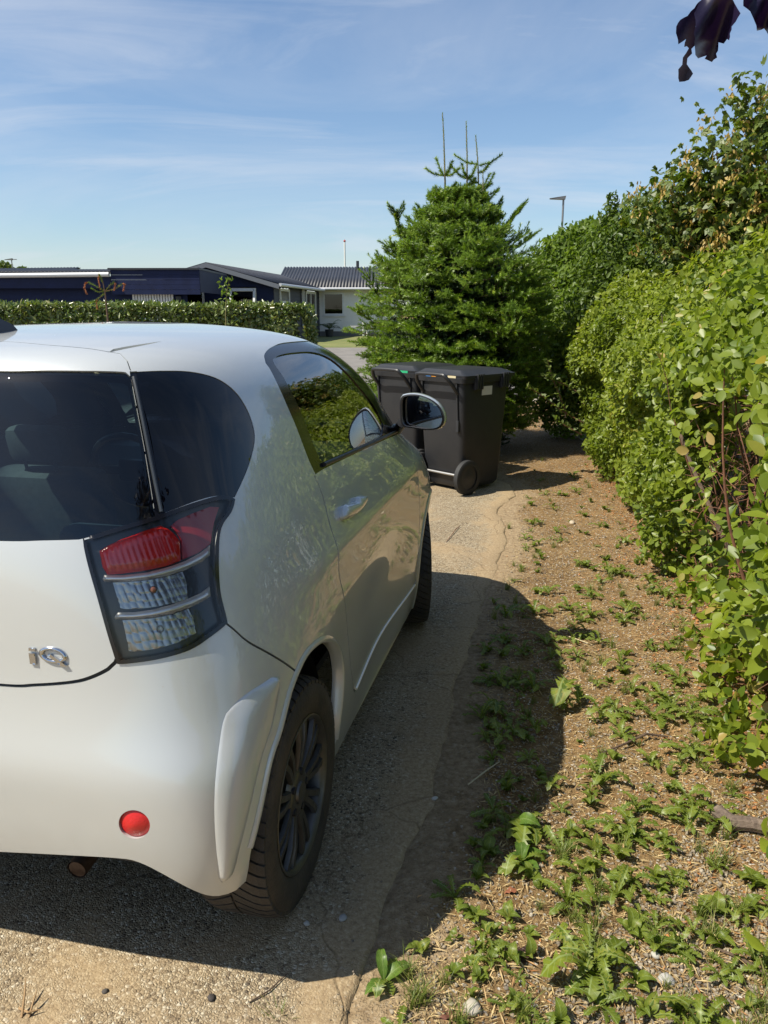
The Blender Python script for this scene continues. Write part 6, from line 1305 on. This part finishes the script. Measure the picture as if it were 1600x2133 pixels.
tipp = at(1500, -30, 1.15); MB().tube([(1.5, -1.2, 3.6), (1.1, -0.2, 3.0), (0.85, 0.6, 2.5), (tipp.x+0.02, tipp.y-0.05, tipp.z+0.12), tipp], [0.018, 0.012, 0.008, 0.005, 0.0025], 7).build('limb', M['bark'], pt_, True)
def sheet_leaf(outline, Y, bulge, seed):
    """curled leaf blade: outline in image points at distance Y, bent in depth; solid two-sided sheet"""
    rl = np.random.RandomState(seed); o2 = []
    for i in range(len(outline)):
        a, b = np.array(outline[i], float), np.array(outline[(i+1) % len(outline)], float); k = max(1, int(np.linalg.norm(b-a)/7))
        for t in np.arange(k)/k: o2.append(tuple(a+(b-a)*t+rl.normal(size=2)*1.2*(t > 0)))
    A = np.array(o2); lo, hi = A.min(0), A.max(0); gx_, gy_ = np.meshgrid(np.arange(lo[0], hi[0], 9), np.arange(lo[1], hi[1], 9), indexing='ij'); g_ = np.stack([gx_.ravel(), gy_.ravel()], 1); g_ = g_[inpoly(o2, g_)]; g_ = g_[polydist(o2, g_) > 4]
    uv, tr = cdt([tuple(p) for p in g_], [o2]); tr = tr[inpoly(o2, uv[tr].mean(1))]; c = A.mean(0); s_ = (hi-lo).max()
    V = []
    for (x, y) in uv: u_ = (x-c[0])/s_; v_ = (y-c[1])/s_; V.append(tuple(at(x, y, Y+bulge*(math.cos(u_*7)*0.5+math.sin(u_*11+v_*5)*0.35+v_*0.8))))
    return mesh_np('leaf', V, tr, M['purple'], True)
zl = lambda l: [(1380+a*0.1375, b*0.1375) for a, b in l]
ob('leaf', sheet_leaf(zl([(590, 0), (430, 170), (380, 240), (270, 300), (210, 400), (205, 500), (240, 670), (360, 590), (330, 710), (370, 700), (400, 730), (360, 800), (310, 870), (300, 980), (240, 1050), (240, 1180), (255, 1240), (400, 1210), (465, 1115), (370, 970), (380, 880), (450, 810), (440, 740), (490, 690), (510, 600), (500, 400), (620, 200), (700, -60)]), 1.15, 0.02, 1), pt_)
ob('leaf', sheet_leaf(zl([(500, 420), (490, 700), (500, 830), (540, 885), (670, 840), (640, 890), (750, 940), (830, 870), (850, 640), (930, 660), (980, 590), (1010, 610), (1050, 400), (1110, 330), (1185, 200), (1100, 60), (1040, -60), (600, -60), (480, 200)]), 1.12, 0.03, 2), pt_)
ob('leaf', sheet_leaf(zl([(1230, -80), (1225, 90), (1330, 170), (1400, 330), (1430, 465), (1540, 430), (1600, 520), (1800, 400), (1800, -80)]), 1.2, 0.03, 3), pt_)
# ---------- the hedge goes on behind the photographer (seen only in the mirror and the paint)
bh = empty('untrimmed_side_hedge', (0, 0, 0)); tag(bh, 'continuation of the light green hedge behind the photographer, mirrored in the car paint', 'hedge')
n = 7000; y = rv.uniform(-7, 0.2, n); z = rv.uniform(0.05, 1.75, n); P = np.stack([1.75+0.2*(vnoise(y, z, 0.6, 3)-.5)+rv.exponential(0.12, n)+0.3*(z > 1.6), y, z], 1); cloud('foliage', [leafset(P, np.tile([-1.0, 0, 0.5], (n, 1)), 0.10, 0.6)], M['hedge_leaf'], bh, True)
# ============================================================ WEEDS, STONES, LITTER
rw_ = np.random.RandomState(71)
M['weed'] = leafmat('weed_leaf', (0.085, 0.135, 0.014), (0.20, 0.245, 0.03), (0.30, 0.28, 0.06), rough=0.42, transl=0.38, veins=True)
M['dock'] = leafmat('dock_leaf', (0.085, 0.17, 0.025), (0.14, 0.23, 0.035), None, rough=0.38, transl=0.38, veins=True)
M['grass'] = leafmat('grass_blade', (0.09, 0.14, 0.025), (0.20, 0.22, 0.05), (0.36, 0.29, 0.13), rough=0.5, transl=0.35)
def blade(kind, seed, arch=0.25):
    """unit-length leaf along +y: three verts per station, toothed or smooth margin"""
    r_ = np.random.RandomState(seed); n = {'dandelion': 17, 'oval': 9, 'broad': 11, 'lobed': 9}[kind]; V = []; ph_ = r_.uniform(0, 6)
    for i in range(n+1):
        t = i/n
        if kind == 'dandelion':
            env = 0.035+0.135*math.sin(math.pi*min(1, t*0.93+0.03))**0.8*(0.4+0.9*t); saw = (0.42 if i % 2 else 1.12) if t < 0.86 else 1.0
            wl_, wr_ = env*saw*r_.uniform(0.85, 1.15), env*saw*r_.uniform(0.85, 1.15)
            if i == n: wl_ = wr_ = 0.004
        elif kind == 'oval': wl_ = wr_ = 0.02+0.26*math.sin(math.pi*t**0.8)**0.9
        elif kind == 'broad': wl_ = wr_ = 0.015+0.33*math.sin(math.pi*t**0.72)**0.85*(1+0.06*math.sin(i*2.3+ph_))
        else: wl_ = wr_ = 0.01+(0.34*math.sin(math.pi*t**0.6) if t > 0.35 else 0.0)*(1.15 if i % 2 else 0.8)
        yc = t-(0.06 if (kind == 'dandelion' and i % 2 == 0) else 0); zc = arch*math.sin(math.pi*0.85*t)-0.10*t*t; cx_ = 0.06*math.sin(t*3+ph_)
        wav = 0.035*math.sin(i*1.7+ph_)
        V += [(cx_-wl_, yc, zc+0.28*wl_+wav*t), (cx_, t, zc), (cx_+wr_, yc, zc+0.28*wr_-wav*t)]
    F = [(3*i+k, 3*i+k+1, 3*i+k+4, 3*i+k+3) for i in range(n) for k in (0, 1)]
    return V, F
def blade_mesh(kind, seed, arch, material): V, F = blade(kind, seed, arch); return mesh_np('leaf', V, F, material, True, attrs={'rnd': np.tile([0.0, 0.30, 0.0], len(V)//3)+(seed*0.173) % 0.55+0.12*np.random.RandomState(seed).rand(len(V))})
BL = {k: [blade_mesh(k, 10*j+q, 0.12+0.12*q, M['dock'] if k == 'broad' else M['weed']) for q in range(4)] for j, k in enumerate(('dandelion', 'oval', 'broad', 'lobed'))}
def place_leaf(parent, base, az, el, L_, kind, roll=0.0, wf=1.0):
    o = bpy.data.objects.new('leaf', BL[kind][rw_.randint(4)]); o.location = base; o.scale = (L_*wf, L_, L_); o.rotation_euler = Matrix.Rotation(az, 3, 'Z').to_4x4().to_euler()
    o.rotation_euler = (Matrix.Rotation(az, 3, 'Z') @ Matrix.Rotation(el, 3, 'X') @ Matrix.Rotation(roll, 3, 'Y')).to_euler(); col.objects.link(o); o.parent = parent; return o
def gpt(px, py):
    p = ground(px, py); p.z = gz1(p.x, p.y); return p
def spot(p):
    d0 = p.x-float(edge_x(p.y)); d1 = float(hb(p.y))-p.x
    if p.y > 5.6: return 'near the wheelie bins'
    if d1 < 0.22: return 'at the foot of the hedge and shrub'
    if d0 < 0.22: return 'close to the broken concrete edge'
    if p.y < 2.15: return 'in the gravelly earth near the cut branch'
    if p.y < 3.6: return 'on the bare earth between the car shadow and the shrub'
    return 'on the bare earth beyond the mirror shadow'
def rosette(px, py, kind, n, L_, name, label, group, up=0.15):
    p = gpt(px, py); e = empty(name, p); sp_ = spot(p); tag(e, label.replace('@', sp_), 'weed', group+' '+sp_ if '@' in label else group); a0 = rw_.uniform(0, 6.28)
    for k in range(n): place_leaf(e, (0, 0, 0.002), a0+2*math.pi*k/n+rw_.normal()*0.25, up+rw_.uniform(-0.08, 0.35), L_*rw_.uniform(0.6, 1.15), kind, rw_.normal()*0.25)
    return e
def spray(px, py, leaves_, name, label, group=None):
    """a plant whose leaves are placed one by one: (tip px, tip py, kind, elevation, width factor)"""
    p = gpt(px, py); e = empty(name, p); tag(e, label, 'weed', group)
    for (tx, ty, kind, el, wf) in leaves_:
        q = ground(tx, ty, p.z+0.02); d = Vector((q.x-p.x, q.y-p.y, 0)); L_ = d.length*0.58
        place_leaf(e, (0, 0, 0.004), math.atan2(-d.x, d.y), el*0.5, L_, kind, rw_.normal()*0.15, wf)
    return e
spray(1085, 1800, [(1150, 1850, 'broad', 0.15, 0.8), (1185, 1760, 'broad', 0.2, 0.7), (1035, 1775, 'broad', 0.3, 0.9), (1075, 1735, 'broad', 0.4, 0.8), (1120, 1745, 'broad', 0.3, 0.8), (1100, 1660, 'dandelion', 0.4, 1.2), (1150, 1690, 'dandelion', 0.3, 1.2), (1000, 1830, 'dandelion', 0.1, 1.3), (1180, 1800, 'dandelion', 0.1, 1.3), (1030, 1860, 'dandelion', 0.1, 1.2)], 'dock_plant', 'broad-leaved dock plant with one large shiny leaf at the edge of the car shadow')
pd = gpt(1060, 1740); e_ = [o for o in bpy.data.objects if o.name == 'dock_plant'][0]
bigl = place_leaf(e_, (pd.x-e_.location.x+0.02, pd.y-e_.location.y, 0.045), R(-120), 0.05, 0.075, 'broad', 0.35, 0.85)
MB().tube([(pd.x-e_.location.x, pd.y-e_.location.y+0.03, 0.0), (pd.x-e_.location.x-0.03, pd.y-e_.location.y+0.03, 0.12), (pd.x-e_.location.x-0.05, pd.y-e_.location.y+0.03, 0.17)], [0.002, 0.0016, 0.0012], 5).build('flower_stalk', M['green_stem'], e_)
spray(800, 2045, [(730, 2085, 'broad', 0.15, 0.9), (905, 1985, 'broad', 0.2, 0.6), (860, 2030, 'dandelion', 0.15, 1.4), (790, 1945, 'broad', 0.5, 0.5), (770, 2110, 'dandelion', 0.1, 1.4), (830, 2090, 'dandelion', 0.1, 1.2), (845, 1960, 'dandelion', 0.3, 1.2)], 'broad_leaved_weed', 'toothed broad-leaved weed rooted at the broken corner of the concrete')
spray(1235, 2040, [(1040, 2060, 'dandelion', 0.12, 1.3), (1350, 1910, 'dandelion', 0.25, 1.1), (1190, 1920, 'dandelion', 0.3, 1.1), (1130, 2090, 'dandelion', 0.1, 1.1), (1400, 2010, 'dandelion', 0.15, 1.0), (1290, 2120, 'dandelion', 0.1, 1.4), (1330, 1990, 'dandelion', 0.2, 1.2), (1180, 1990, 'dandelion', 0.3, 1.2), (1215, 2130, 'dandelion', 0.1, 1.4), (1310, 2070, 'oval', 0.3, 0.9)], 'large_dandelion', 'large sprawling dandelion with long toothed leaves among gravel and litter')
spray(1180, 1440, [(1120, 1420, 'dandelion', 0.1, 1.2), (1205, 1440, 'dandelion', 0.1, 1.1), (1110, 1480, 'dandelion', 0.1, 1.0), (1130, 1530, 'dandelion', 0.1, 1.0), (1225, 1490, 'dandelion', 0.1, 1.0), (1165, 1412, 'dandelion', 0.1, 1.0)], 'large_dandelion', 'long-leaved dandelion lying half in the car shadow')
lg = 'small weeds in the bare earth strip'
DIRT = [(790, 2180), (850, 1960), (960, 1860), (1010, 1640), (1000, 1450), (1020, 1260), (1075, 1130), (1085, 1010), (1130, 960), (1225, 960), (1290, 1040), (1370, 1130), (1440, 1290), (1500, 1480), (1560, 1660), (1620, 1800), (1640, 2180)]
def rand_px(n):
    o = []
    while len(o) < n:
        q = np.array([[rw_.uniform(780, 1640), rw_.uniform(955, 2180)]])
        # even density on the ground rather than in the picture
        if inpoly(DIRT, q)[0] and rw_.rand() < ((1500/(q[0, 1]-500))**2.0)*0.22: o.append(tuple(q[0]))
    return o
for (px, py) in rand_px(205): rosette(px, py, 'dandelion', rw_.randint(5, 9), 0.035+0.075*rw_.rand()**1.7, 'dandelion', 'small toothed dandelion rosette @', 'dandelions')
for (px, py) in rand_px(150): rosette(px, py, 'oval', rw_.randint(4, 8), rw_.uniform(0.025, 0.055), 'seedling_weed', 'tiny round-leaved seedling weed @', 'seedlings', 0.4)
for (px, py) in [(945, 1960), (985, 1985), (1010, 1960), (1035, 1990), (975, 2020), (1000, 2040), (1060, 1950), (1020, 2015)]: rosette(px, py, 'lobed', 5, rw_.uniform(0.03, 0.045), 'cranesbill', 'low cranesbill with lobed leaves on the sandy spot by the shadow tip', 'cranesbill seedlings', 0.5)
GM = []
for v in range(5):
    m = MB(); r_ = np.random.RandomState(90+v); V = []; F = []; a_ = []
    for k in range(34):
        a = r_.uniform(0, 6.28); ln = r_.uniform(0.5, 1.1); ben = r_.uniform(0.2, 0.9); b = Vector((r_.normal()*0.10, r_.normal()*0.10, 0)); d = Vector((math.cos(a), math.sin(a), 0)); s = d.cross(Vector((0, 0, 1)))*0.018; i0 = len(V)
        for t in (0, 0.4, 0.75): c = b+d*ben*ln*t*t+Vector((0, 0, ln*t*(1-0.35*ben*t))); V += [c-s*(1-t*0.8), c+s*(1-t*0.8)]
        V.append(b+d*ben*ln+Vector((0, 0, ln*(1-0.35*ben)))); F += [(i0, i0+1, i0+3, i0+2), (i0+2, i0+3, i0+5, i0+4), (i0+4, i0+5, i0+6)]; a_ += [r_.rand()]*7
    GM.append(mesh_np('grass_tuft', V, F, M['grass'], False, attrs={'rnd': a_}))
gts = rand_px(90)+[(1190, 1920), (1205, 1935), (1480, 2010), (560+20, 2120), (1230, 1420), (1215, 1400), (1070, 1180), (1085, 1190), (1060, 1100), (1230, 1230), (1270, 1210), (1250, 1230), (880, 2090), (860, 2105), (1330, 1560), (1450, 1570), (1370, 1600)]
for (px, py) in gts:
    p = gpt(px, py); o = ob('grass_tuft', GM[rw_.randint(5)], None, p, (0, 0, rw_.uniform(0, 6))); s = rw_.uniform(0.04, 0.085); o.scale = (s, s, s); tag(o, 'small tuft of thin grass '+spot(p), 'grass', 'grass tufts '+spot(p))
# ---- stones
def stone_mesh(seed, n=2):
    bm_ = bmesh.new(); bmesh.ops.create_icosphere(bm_, subdivisions=n, radius=1.0); r_ = np.random.RandomState(seed); ax = [r_.normal(size=3) for _ in range(4)]
    for v in bm_.verts:
        c = np.array(v.co); f = 1+sum(0.10*math.sin(2.2*float(c@a)+k) for k, a in enumerate(ax)); v.co = Vector((c[0]*f, c[1]*f*0.8, c[2]*f*0.55))
    me = bpy.data.meshes.new('stone'); bm_.to_mesh(me); bm_.free(); me.polygons.foreach_set('use_smooth', [True]*len(me.polygons)); return me
for k, (px, py, s, c, lab_) in enumerate([(1192, 1090, 0.026, (0.42, 0.35, 0.25), 'rounded pale tan stone lying in the weeds beyond the car shadow'), (985, 2108, 0.024, (0.42, 0.38, 0.31), 'rounded grey-tan stone beside the broad-leaved weed'), (1388, 2055, 0.020, (0.40, 0.38, 0.35), 'flat pale grey stone beside the large dandelion'), (1365, 2003, 0.012, (0.42, 0.40, 0.35), 'small white stone above the flat pale stone'), (905, 1662, 0.011, (0.5, 0.48, 0.44), 'small whitish stone in the car shadow near the rear wheel'), (715, 1915, 0.012, (0.36, 0.35, 0.33), 'grey pebble on the concrete behind the rear tyre'), (640, 1925, 0.009, (0.45, 0.43, 0.4), 'tiny light pebble on the concrete below the rear tyre'), (1310, 1935, 0.010, (0.42, 0.40, 0.35), 'tiny white chip among the gravel beside the grass tuft'), (440, 2080, 0.010, (0.06, 0.05, 0.045), 'dark brown pebble on the sunlit concrete'), (220, 2066, 0.008, (0.07, 0.06, 0.05), 'small dark pebble on the sunlit concrete by the crack')]):
    me = stone_mesh(k); me.materials.append(mat('stone_%d' % k, c, 0.85, var=0.2, vscale=60, bump=0.2, bscale=150)); p = ground(px, py) if px < 900 else gpt(px, py); o = ob('stone', me, None, (p.x, p.y, p.z+s*0.3), (0, 0, rw_.uniform(0, 6))); o.scale = (s, s, s); tag(o, lab_, 'stone')
# ---- sticks and dead leaves
def stick(name, pts, rad, label, material=None, cat='stick'):
    P_ = []
    for (px, py, h) in pts:
        p = ground(px, py); P_.append(Vector((p.x, p.y, max(0.0, gz1(p.x, p.y))+h)))
    o = MB().tube(P_, rad, 8).build(name, material or M['bark'], None, True); tag(o, label, cat); return o
stick('cut_branch', [(1490, 1720, 0.03), (1520, 1745, 0.028), (1560, 1750, 0.026), (1640, 1770, 0.025)], [0.021, 0.024, 0.022, 0.02], 'thick cut branch stub lying under the leafy shrub', mat('grey_bark', (0.20, 0.15, 0.11), 0.85, c2=(0.09, 0.065, 0.05), vscale=45, bump=0.5, bscale=120))
stick('fallen_twig', [(1255, 1580, 0.012), (1300, 1565, 0.02), (1345, 1548, 0.025), (1390, 1550, 0.015)], [0.003, 0.004, 0.005, 0.003], 'crooked brown twig lying across the weeds')
stick('straw_stalk', [(975, 1640, 0.01), (1010, 1615, 0.014), (1040, 1592, 0.01)], [0.0025, 0.003, 0.002], 'pale dry stem lying in the car shadow', M['straw'] if 'straw' in M else mat('straw_stem', (0.45, 0.38, 0.24), 0.7))
stick('straw_stalk', [(1185, 1330, 0.008), (1225, 1346, 0.010)], [0.003, 0.002], 'short pale dry stem just beyond the mirror shadow', mat('straw_stem2', (0.48, 0.40, 0.24), 0.7))
stick('long_twig', [(1480, 1980, 0.006), (1540, 2010, 0.012), (1620, 2060, 0.01)], [0.003, 0.004, 0.003], 'long thin dark twig lying on the gravel')
stick('fallen_twig', [(520, 2090, 0.003), (560, 2068, 0.006), (600, 2030, 0.004)], [0.0015, 0.002, 0.001], 'thin dark root fibre in the concrete crack')
stick('fallen_twig', [(930, 1130, 0.004), (950, 1105, 0.012), (958, 1098, 0.006)], [0.002, 0.003, 0.002], 'tiny twig on the concrete beside the front wheel', M['twig'])
ds_ = empty('dry_plant_stub', ground(52, 2118)); tag(ds_, 'dry brown plant stub with three stalks growing from the concrete crack', 'plant'); mds = mat('dry_stub', (0.30, 0.19, 0.09), 0.8)
for pts in ([(45, 2120, 0.0), (55, 2090, 0.03), (58, 2070, 0.045)], [(60, 2120, 0.0), (72, 2100, 0.02), (80, 2085, 0.03)], [(40, 2100, 0.0), (60, 2118, 0.012), (85, 2110, 0.01)]):
    MB().tube([ground(x, y)+Vector((0, 0, h))-ds_.location for x, y, h in pts], [0.003, 0.0025, 0.001], 6).build('stalk', mds, ds_)
def dead_leaf(px, py, s, c, label):
    V, F = blade('broad', int(px), 0.10); V = [(a, b, c*0.6+0.09*math.sin(a*14+px)*math.cos(b*9)) for a, b, c in V]; p = gpt(px, py); me = mesh_np('dead_leaf', V, F, mat('dead_leaf_%d' % px, c, 0.7, var=0.4, vscale=80), True); o = ob('dead_leaf', me, None, (p.x, p.y, p.z+0.004), (0, R(12), rw_.uniform(0, 6))); o.scale = (s, s, s); tag(o, label, 'leaf')
dead_leaf(1115, 1985, 0.075, (0.05, 0.02, 0.018), 'curled dark maroon dead leaf among the cranesbill')
dead_leaf(1268, 1168, 0.085, (0.045, 0.022, 0.018), 'crumpled dark brown dead leaf on the earth strip near the hedge')
dead_leaf(1075, 1857, 0.035, (0.26, 0.09, 0.04), 'small rust-red dead leaf below the dock plant'); dead_leaf(950, 2118, 0.045, (0.14, 0.05, 0.03), 'red-brown dead leaf beside the rounded grey-tan stone')
dead_leaf(1262, 1838, 0.04, (0.50, 0.34, 0.18), 'pale orange dead leaf lying among the dandelions')
# ---- gravel, straw and leaf crumbs: uncountable
def gravel(n, name, material, pxs, smin, smax):
    base = np.array([(1, 0, 0), (-1, 0, 0), (0, 1, 0), (0, -1, 0), (0, 0, 1), (0, 0, -1)], float); F0 = np.array([(0, 2, 4), (2, 1, 4), (1, 3, 4), (3, 0, 4), (2, 0, 5), (1, 2, 5), (3, 1, 5), (0, 3, 5)])
    G_ = np.array([tuple(ground(*p)) for p in pxs]); G_[:, 2] = gz(G_[:, 0], G_[:, 1]); n = len(G_); s = smin+(smax-smin)*rw_.rand(n)**3; V = []
    a = rw_.uniform(0, 6.28, n); ca, sa = np.cos(a), np.sin(a); b = base[None]*(0.65+0.7*rw_.rand(n, 6, 1))*np.array([1, 0.85, 0.6])+0.15*rw_.normal(size=(n, 6, 3))
    X_ = b[..., 0]*ca[:, None]-b[..., 1]*sa[:, None]; Y_ = b[..., 0]*sa[:, None]+b[..., 1]*ca[:, None]; V = np.stack([X_, Y_, b[..., 2]], 2)*s[:, None, None]+G_[:, None]+np.array([0, 0, 1])*(s*0.25)[:, None, None]
    F = (F0[None]+(np.arange(n)*6)[:, None, None]).reshape(-1, 3); o = ob(name, mesh_np(name, V.reshape(-1, 3), F, material, False, attrs={'rnd': np.repeat(rw_.rand(n), 6)})); tag(o, None, None, None, 'stuff'); return o
M['gravel'] = leafmat('gravel_stone', (0.14, 0.115, 0.09), (0.30, 0.25, 0.18), (0.40, 0.36, 0.29), rough=0.85, transl=0.0, spec=0.2)
gp = [p for p in rand_px(9000)]; gp2 = [(rw_.uniform(1150, 1640), rw_.uniform(1600, 2180)) for _ in range(9000)]; gp2 = [p for p in gp2 if (p[0]-1150)/450+(p[1]-1600)/533 > 0.9]
tag(gravel(0, 'gravel', M['gravel'], gp+gp2, 0.0022, 0.009), 'fine grey and tan gravel scattered over the bare earth', 'gravel')
cpx = [(rw_.uniform(0, 900), rw_.uniform(1700, 2180)) for _ in range(900)]
G2 = [p for p in cpx if ground(*p).x < edge_x(ground(*p).y)-0.02]
o = gravel(0, 'loose_grit', M['gravel'], G2, 0.001, 0.005); o.location.z = 0.026; tag(o, 'loose grit lying on the old concrete', 'grit')
M['straw'] = leafmat('straw_litter', (0.30, 0.20, 0.09), (0.52, 0.40, 0.20), (0.33, 0.13, 0.04), rough=0.75, transl=0.1)
lp_ = rand_px(16000); G_ = np.array([tuple(ground(*p)) for p in lp_]); G_[:, 2] = gz(G_[:, 0], G_[:, 1])+0.003+0.010*rw_.rand(len(G_))**2; n = len(G_)
D_ = rw_.normal(size=(n, 3))*np.array([1, 1, 0.16]); parts = [leaves(G_, D_, np.tile([0, 0, 1.0], (n, 1))+0.3*rw_.normal(size=(n, 3)), 0.010+0.045*rw_.rand(n)**3, 0.0018+0.002*rw_.rand(n), kind=4)]
tag(cloud('straw_litter', parts, M['straw'], None, True), 'straw and dry stem litter over the bare earth', 'litter')
# rusty leaf crumbs gathered along the hedge foot
n = 7000; y = rw_.uniform(1.6, 8.0, n); x = hb(y)-rw_.exponential(0.16, n)+0.18; z = gz(x, y)+0.004; M['crumb'] = leafmat('rusty_crumbs', (0.22, 0.08, 0.025), (0.40, 0.18, 0.06), (0.46, 0.33, 0.16), rough=0.8, transl=0.1)
tag(cloud('leaf_crumbs', [leaves(np.stack([x, y, z], 1), rw_.normal(size=(n, 3))*np.array([1, 1, 0.3]), np.tile([0, 0, 1.0], (n, 1))+0.5*rw_.normal(size=(n, 3)), rw_.uniform(0.008, 0.026, n), rw_.uniform(0.004, 0.012, n), kind=4)], M['crumb'], None, True), 'rusty dead leaf crumbs along the hedge foot', 'litter')
